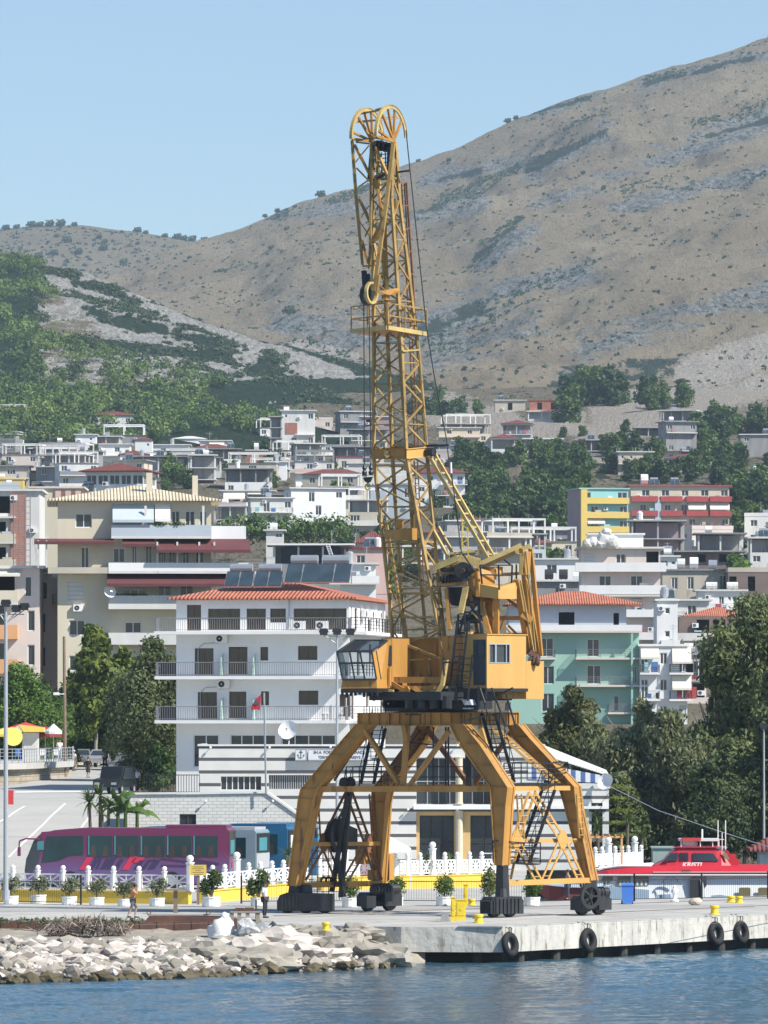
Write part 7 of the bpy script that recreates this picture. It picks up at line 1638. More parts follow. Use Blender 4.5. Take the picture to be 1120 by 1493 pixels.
town('three storey block with a pink band and a set back roof frame',430,487,672,724,('.w.w','.WD.','.w.d'),'paleblue',side='w.w',roof=('frame',2.4,'greyconc'),bal=(B1(0,'pink',k='s'),B1(1,'offwhite',k='b')),walls=('offwhite','offwhite','paleblue'))
town('white house with a grey awning and plain front right of the brick hut',388,418,674,704,('w','.'),'white')
town('small brick hut with a white round tank on its roof',360,388,657,676,('r',),'brick',extras=(('tank',2.5,2,.9,1.2),))
town('open grey pergola frame over white rooms, left of the brick hut',302,350,655,684,('.d.','w.'),'white',opens=(0,),slab='greyconc')
town('three storey unfinished frame with white end wall at centre left',278,314,664,716,('',),'offwhite',opens=(0,1,2),slab='offwhite',iw='greyconc')
town('white house topped by an open frame of posts with people sized clutter',328,396,684,722,('','w..d'),'white',opens=(0,),slab='greyconc')
town('white low house with two cream awnings above the beige villa roof',322,400,716,742,('.v.v.',),'offwhite',awn=((0,'F',.05,.45,1.4,1.5,'awning'),(0,'F',.5,.95,1.4,1.5,'awning')))
town('raw concrete platform on tall bare columns amid ivy',366,458,722,758,('',),'greyconc',opens=(0,),roof=('slab',.9,'greyconc'),slab='rawconc',st=7,iw=None)
town('flat white roof terrace house behind the raw concrete platform',415,480,722,740,('w.w.',),'offwhite')
town('tiered unfinished building of three open floors right of the dark pine',508,566,728,784,('','W.D','W.W'),'beige',opens=(0,),slab='offwhite',bal=(B1(1,'offwhite',-.25,1.1),B1(2,'offwhite',-.1,1.1)),roof=('frame',2.2,'white'))
town('grey slab house with a red roofed annex by the hook of the crane',486,546,652,674,('.v.v.',),'greyconc',opens=(0,),slab='greyconc')
town('white house with a flat roof directly behind the crane hook',508,600,676,708,('...w','w.w.'),'offwhite')
town('low white house with long dark red parapet behind the crane hook',490,560,666,690,('w.w',),'palepink',roof=('slab',.3,'maroon'))
town('mauve grey unfinished block directly behind the middle of the boom',526,574,608,654,('v.','v.','v.'),'mauve',side='',slab='offwhite',extras=(('rebar',3),))
town('wide garage like building of raw concrete with dark open bays and a white slab roof',398,508,795,822,('',),'greyconc',opens=(0,),D=960,roof=('slab',1.0,'white'),slab='offwhite',st=3,iw='dark')
mb=MB();Dq=955.0
for o_ in(0,4.5):mb.beam(P(475+o_,793,Dq),P(483+o_,816,Dq),.12)
for i in range(7):f=i/7;mb.beam(P(475+8*f,794+22*f,Dq),P(479.5+8*f,794+22*f,Dq),.1)
thing('ladder',mb,'white',P(480,816,Dq),'white ladder leaning on the slab roof of the open garage building','ladder')
town('pink house with one white framed window right of the garage building',502,566,800,838,('.w..','..'),'pink',D=960,roof=('slab',.4,'maroon'))
town('red tiled roof of a low house behind the pink house',520,566,792,800,('...',),'pink',D=1010,roof=('hip',.5,2.0,'tiledark'),tail=1,st=1)
town('white flat roofed house with blank walls behind the solar heaters',496,548,823,850,('..',),'white',D=820,bal=(B1(0,'white',-.3,1.1),))
town('small white shed in the ivy below the concrete platform',388,412,774,788,('.w',),'offwhite',D=1080)
town('cream rubble side house with two dark windows under the quarry',640,700,624,650,('.w..w.','s...'),'cream',bal=(B1(0,'pink',0,1,None,'pink'),))
town('open concrete frame with a brick penthouse at the top of the quarry',770,829,600,622,('',),'offwhite',opens=(0,),slab='white',D=1900,extras=(('rooms',.5,11,1,6,3.2,'brick','.v.v.'),),iw=None)
town('two storey open frame below the brick penthouse',776,828,620,636,('',),'white',opens=(0,),slab='white',D=1885,iw='white')if False else None
town('low hut with a pale canopy on the ridge left of the brick penthouse',722,766,584,600,('.v.',),'beige',D=2000)
town('white house with an open columned upper floor on the rubble slope',764,820,640,672,('','.s..w'),'white',opens=(0,),slab='white')
town('white villa with dark red eaves behind the luffing struts',606,678,690,738,('.w.dd','w.d.'),'white',roof=('hip',.8,1.6,'tiledark'),bal=(B1(0,'white',.5,1.05,'b'),B1(1,'white',.4,1.0,'b')))
town('grey unfinished block with a flat weathered roof behind the struts',652,730,760,826,('.W.W.','.w.V.','v.V.'),'rawconc',side='v',bal=(B1(0,'rawconc',-.1,1.1,'s','offwhite'),B1(1,'rawconc',-.1,1.1,'s','offwhite')),yaw=-8,extras=(('rebar',5),))
mb=MB();Dq=tD(826)-4
for px in(728,733,738):mb.beam(P(px,830,Dq),P(px,752,Dq),.1)
for py in range(756,830,9):mb.beam(P(728,py,Dq),P(738,py,Dq),.08)
thing('scaffold',mb,'rail',P(733,830,Dq),'thin scaffold tower at the right end of the grey unfinished block','scaffold')
mb=MB();Dq=900.0
for dx in(-.5,.5):
 for dy in(-.5,.5):mb.beam(P(678,842,Dq)+Vector((dx,dy,0)),P(678,756,Dq)+Vector((dx*.8,dy,0)),.12)
for i in range(12):y0=842-i*7;mb.beam(P(678,y0,Dq)+Vector((-.5 if i%2 else.5,-.5,0)),P(678,y0-7,Dq)+Vector((.5 if i%2 else-.5,-.5,0)),.1)
thing('lattice_mast',mb,'yel_paint',P(678,842,Dq),'small yellow lattice mast rising behind the rocker of the crane','lattice mast')
town('unfinished two floor concrete frame on the rubble, right of the white columned house',842,922,642,672,('',),'rawconc',opens=(0,1),slab='rawconc',iw='greyconc')
town('small cream bungalow with a flat grey roof on the rubble slope',938,990,658,674,('.w.d.w.',),'cream',roof=('slab',.9,'greyconc'))
town('brown unfinished frame among the trees above the cream bungalow',926,984,624,648,('',),'brownwall',opens=(0,1),slab='rawconc')
town('thin concrete carport right of the cream bungalow',992,1014,658,674,('',),'rawconc',opens=(0,),iw=None)
town('low grey house half hidden at the right photo edge near the pines',1080,1150,634,662,('w.w.','..'),'greyconc')
yb_=tD(812)
building('block with bright yellow and turquoise front and a mauve side wall',846,1180,9.4,12,Z(713,1180),[(2.6,{'F':'W..W','wall':'turq','Lw':'mauve'}),(2.75,{'F':'.Ws.W','wall':'turq','Lw':'mauve'}),(2.75,{'F':'.D..W','wall':'turq','Lw':'mauve'}),(2.75,{'F':'....W','wall':'turq','Lw':'mauve'}),(2.75,{'F':''}),(3,{'F':''})],yaw=-10,wall='mauve',roof=('slab',.3,'mint'),cat='apartments',name='apartment_block',bal=tuple((i,'F',.12,1.0,1.0,'s','yellow','yellow',.95)for i in(0,1,2,3)),awn=((2,'F',.14,.5,1.0,.9,'awning'),),extras=(('rawbox',0,1.2,-1.02,-.003,3,16.5,'yellow','yellow_pier'),))
building('long block with dark red balcony bands and cream walls',920,1200,19.2,12,Z(709,1200),[(2.8,{'F':'.W.W.w.W.w'}),(2.8,{'F':'.D..w.D.w.w.'}),(2.8,{'F':'..w.d..w...d'}),(2.8,{'F':'.w....w..w..'}),(2.8,{'F':''}),(3,{'F':''})],wall='cream',roof=('slab',.5,'red'),cat='apartments',name='apartment_block',yaw=-3,bal=tuple((i,'F',a,b,1.2,'s','red','red',.85)for i in(0,1,2)for a,b in((0,.27),(.3,.52),(.56,.78),(.8,1.02))),awn=((1,'F',.58,.76,1.2,1.5,'awning',.1),(1,'F',.8,1.0,1.2,1.5,'awning',.1),(2,'F',.02,.24,1.2,1.0,'awning',.2)),extras=(('rawbox',4.6,5.8,-1.0,-.003,3,14.5,'paleblue','blue_pier'),('tank',3,4,1.1,1.4),('solar',4,3,2),('solar',8,3,2)))
town('dark open concrete frame of three floors in front of the red block',921,998,760,834,('',),'greyconc',opens=(0,1,2),slab='rawconc',iw='mauve',D=1090)
town('small white annex with a door below the dark open frame',962,984,812,832,('ws',),'white',D=1020)
town('low dark house with a thin wide roof slab right of the dark frame',984,1078,805,822,('..v.v.',),'brownwall',D=1040,roof=('slab',1.2,'greyconc'))
town('grey white house with open upper bays at the right photo edge',1094,1150,785,826,('','w.w'),'offwhite',opens=(0,),slab='offwhite',D=1080)
town('beige house with four small windows and a white glazed corner',966,1060,832,872,('.w.W...G','.w.w...v'),'beige',D=960,roof=('slab',.4,'greyconc'),extras=(('tank',3,2,.8,1.2,'offwhite'),('tank',5,2,.9,1.3,'white'),('tank',8,3,.7,1.3,'metal')))
town('brown house with a cluttered roof terrace right of the beige house',1062,1130,834,866,('v.v..','v..'),'brownwall',D=950,roof=('parapet',.7,'beige'))
town('white terrace house with a striped rail and roof tanks below the beige house',1018,1086,862,890,('.s.w.s.','..'),'white',D=890,extras=(('tank',2,1,.5,1.6),('tank',5,1,.5,1.6)),bal=(B1(0,'rail',0,1,'b'),))
town('white low house left of the mint block roof with a long window strip',776,852,816,846,('.W..','...'),'white',D=1000)
town('grey house with roof tanks behind the counterweight lever',780,850,848,876,('..W..',),'greyconc',D=860,extras=(('tank',4,1,.7,1.2,'dark'),('tank',2,1,.7,1.2,'dark'),('tank',6,1,.5,1.2,'white')))
town('pale wall and low white roof right behind the crane mast head',748,790,797,812,('..s',),'cream',D=1120)
town('cream house with a brown frame window beside the orange roof',984,1034,876,902,('.D.',),'offwhite',D=860,bal=(B1(0,'railblack',-.02,.35,'b'),))
town('white far house with small windows at the right edge of the wood',1076,1140,690,706,('s.s.s',),'offwhite',D=1500)
random.seed(77);used_lb=set();FZ=(('upper left slope',-260,540,640,680),('middle left slope',-200,400,682,730),('below the concrete platform',300,560,735,790),('behind the boom foot',560,735,800,860),('right of the tower block',985,1130,816,872),('upper slope beside the boom',600,740,646,676),('right slope near the pines',900,1120,622,700),('under the pine grove',735,800,785,850))
CN={'white':'white','offwhite':'off white','palepink':'pale pink','rawconc':'raw concrete','beige':'beige','cream':'cream','greyconc':'dark grey','paleblue':'pale blue'}
def clear(x,D,W,dp):return all(x>a+w+1 or x+W<a-1 or D>b+d+1 or D+dp<b-1 for a,b,w,d in FOOT)
for zi,cnt in((0,24),(1,19),(2,8),(3,8),(4,8),(5,5),(6,6),(7,4)):
 zn,a_,b_,c_,d_=FZ[zi];k=0;tries=0
 while k<cnt and tries<400:
  tries+=1;px=random.uniform(a_,b_);py=random.uniform(c_,d_);D=tD(py);W=random.uniform(7,13);dp=8
  if not clear(X(px,D),D,W,dp):continue
  col=random.choice(list(CN));n_=random.choice((1,2,2,3));op_=random.random()<.35;rf=random.choice((('slab',.5,'offwhite'),('slab',.7,'greyconc'),('hip',.4,1.2,'tiledark'),('parapet',.7),('frame',2.4,'offwhite')));by=random.choice(('w.w','.d.w','w.W','ss.d','w..w','.W.'))
  lb='%s %s storey house, %s, %s, %s'%(CN[col],('one','two','three')[n_-1],{'slab':'flat slab roof','hip':'dark red roof','parapet':'walled roof','frame':'roof posts'}[rf[0]],'open top floor' if op_ else{'w.w':'two plain windows','.d.w':'balcony door','w.W':'one wide window','ss.d':'two tiny windows','w..w':'windows far apart','.W.':'single wide window'}[by],zn)
  if lb in used_lb:continue
  used_lb.add(lb);sc=FPX/D;h=2.9
  town(lb,px,px+W*sc,py-n_*h*sc,py,('',by)if op_ else(by,random.choice(('w.w','.d.','w..'))),col,roof=rf,opens=(0,)if op_ else(),D=D,dp=dp,yaw=random.uniform(-14,14),bal=(B1(0,random.choice(('offwhite','rail','palepink')),0,1,random.choice(('s','b'))),)if random.random()<.6 else(),extras=random.choice(((),(('tank',2,2,.6,1.2,'white'),),(('solar',2,2,2),),(('antenna',3,3,3),('tank',4,3,.5,1.2,'metal')),(('rebar',3),)))if rf[0]in('slab','parapet')else(),slab=random.choice(('offwhite','rawconc')),side='.w.');k+=1
def pine_mesh(i,m='pinefar',n=1100):
 rg=random.Random(i*3+1);H=8.0;bl=crown_blobs(H*.93,3.7,.1,i+40,8,.35)
 return leaf_cloud('pine_tree',bl,n,.36,m,1.25,i,.4,0,trunk=[((0,0,-1.5),(.2,0,4.5),.28,.15),((.1,0,2.5),(1.6,.3,5),.12,.05),((.1,0,3),(-1.5,-.2,5.4),.12,.05)],clump=2)
PM=[pine_mesh(i)for i in range(5)];PMD=[pine_mesh(i+9,'pine',1700)for i in range(3)]
def put_tree(px,py,sc_,meshes,label,group,D=None,name='pine_tree',cat='tree'):
 D=D or tD(py);z=tz(X(px,D),D)if D<2300 else Z(py,D)
 o=link(name,random.choice(meshes));o.location=(X(px,D),D,z-.3);o.rotation_euler=(0,0,random.uniform(0,6.28));s_=sc_*random.uniform(.85,1.15);o.scale=(s_,s_,s_*random.uniform(.85,1.05))
 return tag(o,label,cat,group)
random.seed(21)
def cluster(n,x0,x1,y0,y1,sc_,label,group,meshes=None,keep=None):
 k=0
 while k<n:
  px,py=random.uniform(x0,x1),random.uniform(y0,y1)
  if keep and not keep(px,py):continue
  D_=tD(py)
  if not clear(X(px,D_),D_,.1,.1):continue
  put_tree(px,py,sc_,meshes or PM,label,group);k+=1
cluster(110,660,850,678,785,.85,'green pine in the dense grove on the slope right of the boom','pines in the grove right of the boom',keep=lambda x,y:y>672+max(0,(x-760))*.1)
cluster(34,832,1080,674,706,.8,'low green tree in the belt above the yellow and red blocks','trees above the coloured blocks')
cluster(36,1052,1150,690,800,.9,'green tree on the slope right of the red banded block','trees right of the red banded block')
cluster(12,826,900,574,618,1.5,'dark pine in the wood at the foot of the mountain','pines at the mountain foot',keep=lambda x,y:y>560)
cluster(7,900,1010,566,606,1.2,'dark pine on the slope right of the mountain foot wood','pines at the mountain foot')
cluster(15,1010,1150,618,668,1.1,'scattered pine on the bare slope at the right','pines on the right slope')
cluster(12,600,700,588,606,.8,'low dark tree along the foot of the rocky ridge','trees along the ridge foot')
cluster(16,700,1000,640,676,.55,'small bush like tree on the white rubble','bushes on the rubble slope')
for(px,py,s_,lb)in((500,752,1.15,'large dark pine left of the tiered unfinished building'),(489,722,.8,'rounded pine behind the large dark pine'),(426,762,.85,'pine standing in front of the raw concrete platform'),(250,716,1.0,'bushy pine right of the glazed gallery house'),(272,722,.8,'lower pine right of the bushy pine by the gallery house'),(76,642,.9,'wide pine above the pale pink balcony house'),(245,640,.9,'pine in front of the wood left of the blue grey house'),(225,664,.5,'small pine behind the little red roof'),(390,664,.8,'pine left of the tall cream block'),(348,652,.8,'pine above the open grey pergola'),(14,634,.8,'pine at the left photo edge below the wood'),(160,622,.6,'light green tree behind the chapel like house'),(128,664,.4,'small shrub like tree between the white houses'),(470,640,.7,'low pine right of the tall cream block'),(820,846,.8,'green tree left of the tower block roof'),(795,840,.8,'palm like green tree behind the counterweight lever'),(1010,796,1.1,'dark round pine in front of the red banded block'),(1032,802,1.0,'second dark pine right beside the round one before the red banded block'),(1080,830,.8,'green tree beside the brown cluttered house'),(1045,848,.5,'small tree behind the roof tanks of the beige house'),(540,866,1.0,'round olive green pine behind the hotel roof'),(520,858,.8,'pine left of the round olive green pine behind the hotel'),(562,872,.9,'pine between hotel roof and boom'),(640,738,.6,'small tree beside the villa with red eaves'),(652,790,.7,'tree in front of the grey unfinished block'),(345,706,.6,'tree hidden among the white frame houses'),(455,706,.3,'small roof side tree by the pink band block'),(1000,690,.7,'single tree above the red banded block'),(840,880,.9,'dark tree between mint block roof and tower block'),(1085,905,1.0,'tree behind the orange roofed brown block')):
 put_tree(px,py,s_,PMD,lb,'single trees between the hill houses')
o=link('ivy_bank',leaf_cloud('ivy_bank',[(x_,0,0,3.5,2,2.6)for x_ in range(-10,11,3)],3200,.3,'broad',1.1,77,.3));Dq=1090.0;o.location=(X(425,Dq),Dq,Z(772,Dq));tag(o,'bank of ivy covering the slope below the concrete platform','ivy',kind='stuff')
cluster(30,0,420,640,730,.55,'small green garden tree between the flat roofed houses','garden trees between the houses');cluster(14,480,840,780,850,.6,'green garden tree between the houses behind the crane','garden trees behind the crane');cluster(12,960,1120,840,900,.5,'green tree squeezed between the houses at the right','garden trees at the right')
SM=[leaf_cloud('ridge_tree',[(0,0,2.2,3.2,3.2,2.2),(1.5,0,3,2,2,1.6)],160,1.0,'shrub',1.0,300+i,.3,trunk=[((0,0,-1),(0,0,2),.4,.2)])for i in range(3)]
def on_sheet(px,t,zf,Df):D=Df(px,t);x=X(px,D);return Vector((x,D,zf(px,t,D,x)))
random.seed(33)
for(px,sc_)in((8,2.6),(24,2.2),(45,3.0),(58,2.5),(72,3.2),(88,3.4),(108,2.0),(200,2.6),(258,2.8),(280,2.8),(297,2.6),(240,2.0),(212,1.8),(268,2.4)):
 o=link('ridge_tree',random.choice(SM));o.location=on_sheet(px,.99,far_z,lambda p_,t_:4600+1100*t_);sc_*=.42;o.scale=(sc_,sc_,sc_);tag(o,'dark round tree on the skyline of the far left hill','tree','trees on the far skyline')
for(px,t_,sc_)in((97,.86,3.4),(82,.90,1.8),(150,.78,3.4),(152,.86,2.6),(114,.75,3.2),(78,.74,3),(56,.72,3),(180,.72,2.8),(144,.9,2.4),(90,.6,3),(136,.55,3),(110,.55,4),(200,.85,1.6),(30,.8,1.6),(20,.65,1.6),(215,.75,1.6)):
 o=link('ridge_tree',random.choice(SM));o.location=on_sheet(px,t_,far_z,lambda p_,t__:4600+1100*t__);o.scale=(sc_*.38,)*3;tag(o,'dark round tree on the slope of the far left hill','tree','trees on the far hill slope')
def mt(px,py):
 lo,hi=0.0,1.0
 for _ in range(18):
  mid=(lo+hi)/2
  if mnt_y(px,mid)>py:lo=mid
  else:hi=mid
 return(lo+hi)/2
for(px,py,sc_)in((467,281,3.0),(740,176,2.2),(752,170,1.8),(960,142,1.8),(404,306,1.8),(421,455,3.0),(330,388,2.4),(340,384,2.4),(322,396,2.0),(395,358,1.8),(454,325,1.6),(477,327,1.4),(418,330,1.6),(700,282,1.4),(640,300,1.6),(654,232,1.8),(610,232,1.6),(760,330,1.4),(720,395,1.6),(430,300,1.4),(386,312,1.6),(276,372,1.6),(880,285,1.4),(520,270,1.6),(850,265,1.5)):
 o=link('mountain_shrub',random.choice(SM));o.location=on_sheet(px,mt(px,py),mnt_z,mnt_D);o.scale=(sc_*.36,)*3;tag(o,'dark lone tree on the bare mountainside','tree','lone trees on the mountain')
for i in range(215):
 px=random.uniform(190,1130);yr=lerp_tab(RM,px);py=random.uniform(yr+6,560);sc_=random.uniform(.16,.42)
 o=link('mountain_shrub',random.choice(SM));o.location=on_sheet(px,mt(px,py),mnt_z,mnt_D);o.scale=(sc_,sc_,sc_*.8);tag(o,'small dark shrub dotted on the dry mountain grass','shrub','shrubs dotted over the mountain')
def scatter_mass(name,m,pts,nleaf,size,rad,seed,aspect=1.2):
 rg=np.random.default_rng(seed);P0=np.array([list(p[:3])for p in pts]);S=np.array([p[3]for p in pts]);n=len(pts)*nleaf;idx=np.repeat(np.arange(len(pts)),nleaf)
 d=rg.normal(size=(n,3));d[:,2]=np.abs(d[:,2])*.9-.15;d/=np.linalg.norm(d,axis=1,keepdims=True);r=rad*S[idx]*(.55+.45*rg.random(n))*(1+.12*rg.normal(size=n))
 c=P0[idx]+d*r[:,None]*np.array([1,1,.95]);nn=d+.6*rg.normal(size=(n,3));nn/=np.linalg.norm(nn,axis=1,keepdims=True);t=np.cross(nn,rg.normal(size=(n,3)));t/=np.linalg.norm(t,axis=1,keepdims=True)+1e-9;bt=np.cross(nn,t)
 s_=(size*S[idx]*rg.uniform(.6,1.4,n))[:,None];t*=s_*aspect;bt*=s_*.8;V=np.stack([c-t,c+bt,c+t,c-bt],axis=1).reshape(-1,3)
 me=bpy.data.meshes.new(name);me.vertices.add(4*n);me.vertices.foreach_set('co',V.ravel());me.loops.add(4*n);me.loops.foreach_set('vertex_index',np.arange(4*n));me.polygons.add(n);me.polygons.foreach_set('loop_start',np.arange(n)*4);me.polygons.foreach_set('loop_total',np.full(n,4));[me.materials.append(M(q_))for q_ in(m if isinstance(m,tuple)else(m,))]
 if isinstance(m,tuple):me.polygons.foreach_set('material_index',rg.choice(len(m),size=len(pts),p=[.62,.2,.18])[idx].astype(np.int32))
 me.update(calc_edges=True)
 return link(name,me)
def scrub_on(name,n,zf,Df,inv,x0,x1,top,y1,s0,s1,bands,label,seed):
 random.seed(seed);pts=[]
 while len(pts)<n:
  if bands and random.random()<.5:
   b=random.choice(bands);f=random.random();px=b[0]+(b[2]-b[0])*f+random.gauss(0,b[4]*.6);py=b[1]+(b[3]-b[1])*f+random.gauss(0,b[4]*.35)
  else:px=random.uniform(x0,x1);py=random.uniform(lerp_tab(top,px),y1)
  if py<lerp_tab(top,px)+3 or py>y1:continue
  p=on_sheet(px,inv(px,py),zf,Df);pts.append((p.x,p.y,p.z,random.uniform(s0,s1)))
 tag(scatter_mass(name,'shrub',pts,9,.55,1.1,seed),label,'scrub',kind='stuff')
MB_=[(770,247,885,192,12),(940,120,1110,84,8),(745,174,860,144,6),(640,280,700,262,8),(690,262,760,240,9),(540,330,700,300,12),(620,480,720,440,22),(700,440,850,395,18),(680,390,760,330,8),(1010,205,1120,170,10),(480,290,540,262,6),(430,480,560,500,20),(700,290,760,270,6),(900,300,1120,250,14),(360,320,420,306,6)]
def inv_far(px,py):lo=(520-py)/(520-lerp_tab(RF,px));return max(0,min(1,lo))
def inv_near(px,py):
 lo,hi=0.0,1.0
 for _ in range(18):
  mid=(lo+hi)/2
  if near_y(px,mid)>py:lo=mid
  else:hi=mid
 return(lo+hi)/2
def wooded(px,py):
 e=70+12*math.sin(py/17.0)
 if py<470:return px<e
 if py<560:return px<e+(py-470)*1.5+14*math.sin(py/9)
 return px<260+40*math.sin(py/11.0)+(py-560)*1.8
pts=[]
while len(pts)<4300:
 px,py=random.uniform(-760,560),random.uniform(lerp_tab(RN,0),655)
 if py<lerp_tab(RN,px)+2 or not wooded(px,py):continue
 p=on_sheet(px,inv_near(px,py),near_z,near_D);pts.append((p.x,p.y,p.z+1.6,random.choice((.6,.8,1.0,1.0,1.3,1.7))*random.uniform(.85,1.15)))
tag(scatter_mass('pine_wood',('pinefar','woodlight','wooddark'),pts,125,.28,2.5,5),'dense pine wood covering the lower left hillside','wood',kind='stuff')
pts=[];BND=((270,455,430,505,5),(430,505,640,575,7),(130,412,200,440,9),(130,455,220,480,13),(150,505,330,520,12),(260,495,320,500,10),(380,545,520,590,16),(390,520,420,560,12),(180,462,240,480,9),(540,575,690,592,9),(0,385,110,402,7),(200,420,240,440,7),(330,510,350,540,10),(420,580,540,600,12),(290,530,330,560,8),(100,430,130,450,8),(96,520,180,540,14))
while len(pts)<2300:
 b=random.choice(BND);f=random.random();px=b[0]+(b[2]-b[0])*f+random.gauss(0,b[4]*.8);py=b[1]+(b[3]-b[1])*f+random.gauss(0,b[4]*.38)
 if py<lerp_tab(RN,px)+1 or py>640:continue
 p=on_sheet(px,inv_near(px,py),near_z,near_D);pts.append((p.x,p.y,p.z+.2,random.uniform(.5,1.2)))
for i in range(420):
 px,py=random.uniform(60,700),random.uniform(400,625)
 if py<lerp_tab(RN,px)+3:continue
 p=on_sheet(px,inv_near(px,py),near_z,near_D);pts.append((p.x,p.y,p.z,random.uniform(.2,.5)))
tag(scatter_mass('maquis_scrub','shrub',pts,34,.35,1.25,6),'dark green scrub patches on the rocky left hill','scrub',kind='stuff')
scrub_on('mountain_scrub',5200,mnt_z,mnt_D,mt,150,1160,RM,600,.5,1.6,MB_,'countless tiny bushes speckling the bare mountain',3)
scrub_on('far_scrub',700,far_z,lambda p_,t_:4600+1100*t_,inv_far,-40,380,RF,420,.8,2.2,None,'tiny bushes speckling the far left hill',4)
big_tree(38,498,9.2,4.3,'broad','broad green tree behind the cafe terrace at the left photo edge',3,z=4.5,n=22000,size=.115,base=.2)
big_tree(-8,502,8.8,3.6,'broad','green tree cut by the left photo edge behind the cafe',13,z=4.5,n=14000,size=.115,base=.2)
big_tree(72,506,7.6,3.0,'broad','lower green tree right behind the cafe kiosk',23,z=4.5,n=12000,size=.115,base=.2)
big_tree(138,521,12.8,3.0,'yellowleaf','tall loose tree with yellow green leaf tufts in front of the beige villa',5,z=4.5,n=8400,size=.22,aspect=1.7,base=.35,tr=.18,bark='barkpale',clump=5)
big_tree(174,522,11.0,2.5,'yellowleaf','second loose yellow green tree, right beside the tall one',6,z=4.5,n=6000,size=.22,aspect=1.7,base=.4,tr=.15,bark='barkpale',clump=5)
big_tree(126,523,8.3,3.4,'broad','dense green bushy tree under the tall loose one',7,z=6.2,n=18000,size=.115,base=.12)
big_tree(165,524,8.0,3.3,'broad','low dense tree above the silver saloon car',8,z=4.5,n=14000,size=.115,base=.1)
big_tree(226,466,11.6,4.5,'darkleaf','very dark big tree in the shade left of the hotel',9,z=4.0,n=28000,size=.115,base=.12,clump=4)
big_tree(196,503,8.4,3.2,'darkleaf','dark tree hanging over the parked cars',19,z=4.2,n=16000,size=.115,base=.25)
big_tree(230,424,3.1,1.35,'broad','bright green shrub tree before the hotel left of the terminal',10,z=4.6,n=6400,size=.10,base=.1,tr=.08)
big_tree(826,430,11.2,3.9,'eucay','yellowish eucalyptus directly right of the crane house',31,z=.5,n=28000,size=.105,aspect=1.9,droop=.6,base=.2,bark='barkpale')
big_tree(862,420,9.5,3.0,'euca','dense green eucalyptus above the striped awning',32,z=.5,n=20000,size=.105,aspect=1.9,droop=.6,base=.2,bark='barkpale')
big_tree(790,440,8.0,2.6,'eucay','smaller yellowish tree partly behind the right crane leg',38,z=.5,n=14000,size=.105,aspect=1.9,droop=.6,base=.2,bark='barkpale')
big_tree(925,415,10.4,3.2,'euca','grey green eucalyptus in the middle of the right tree row',33,z=.4,n=24000,size=.105,aspect=2.0,droop=.8,base=.15,bark='barkpale')
big_tree(985,405,9.6,3.6,'euca','wide drooping eucalyptus behind the red wheelhouse',34,z=.3,n=30000,size=.105,aspect=2.0,droop=.9,base=.1,bark='barkpale',clump=4)
big_tree(1088,412,16.4,4.0,'darkleaf','tallest dark eucalyptus at the right photo edge',35,z=.3,n=40000,size=.105,aspect=1.9,droop=.7,base=.15,bark='bark',taper=.2,k=13,clump=4)
big_tree(1046,420,13.0,2.6,'darkleaf','slim dark tree left of the tallest eucalyptus',36,z=.3,n=20000,size=.105,aspect=1.9,droop=.7,base=.2,clump=4)
big_tree(1120,402,12.5,3.6,'darkleaf','dark tree filling the right photo edge below the tallest one',37,z=.3,n=26000,size=.105,aspect=1.9,droop=.7,base=.05,clump=4)
big_tree(1040,398,6.4,3.6,'darkleaf','low dark foliage tree right behind the boat masts',39,z=.3,n=22000,size=.11,base=.02)
big_tree(900,402,5.6,2.4,'darkleaf','low dark tree right of the terminal terrace',40,z=.3,n=12000,size=.14,base=.05)
def palm(px,D,z,h,fl,n,label,seed,m='palm',lean=0,name='palm',cat='palm'):
 rg=random.Random(seed);root=empty(name,(X(px,D),D,z),0,label,cat);mb=MB();tp=Vector((lean,0,h));mb.tube((0,0,-.3),tp,.12,8,0,.09);mb.build('trunk','bark',root,world=False);mb=MB()
 for i in range(n):
  an=2*math.pi*i/n+rg.uniform(-.2,.2);el=rg.uniform(-.3,1.3);L=fl*rg.uniform(.8,1.1);d=Vector((math.cos(an)*math.cos(el),math.sin(an)*math.cos(el),math.sin(el)));sd=d.cross(Vector((0,0,1))).normalized();prev=tp;k=4
  for j in range(k):
   f0,f1=j/k,(j+1)/k;p1=tp+d*L*f1-Vector((0,0,.35*L*f1*f1));w0=.05*L*(1-f0)*(1.4 if j else.5);w1=.05*L*(1-f1)
   mb.add([prev-sd*w0,prev+sd*w0,p1+sd*w1,p1-sd*w1],[(0,1,2,3)]);prev=p1
 mb.build('fronds',m,root,world=False);return root
palm(135,368,0,4.6,1.5,44,'spiky dracaena palm behind the front of the purple coach',1,lean=-.2,name='dracaena',cat='palm');palm(146,369,0,5.0,1.3,40,'taller spiky palm right beside the dracaena',2,name='dracaena');palm(156,368.5,0,4.3,1.3,40,'lower spiky palm next to the banana plant',3,lean=.1,name='dracaena');palm(149,366,0,3.9,1.0,36,'small spiky palm in front of the taller ones',4,name='dracaena')
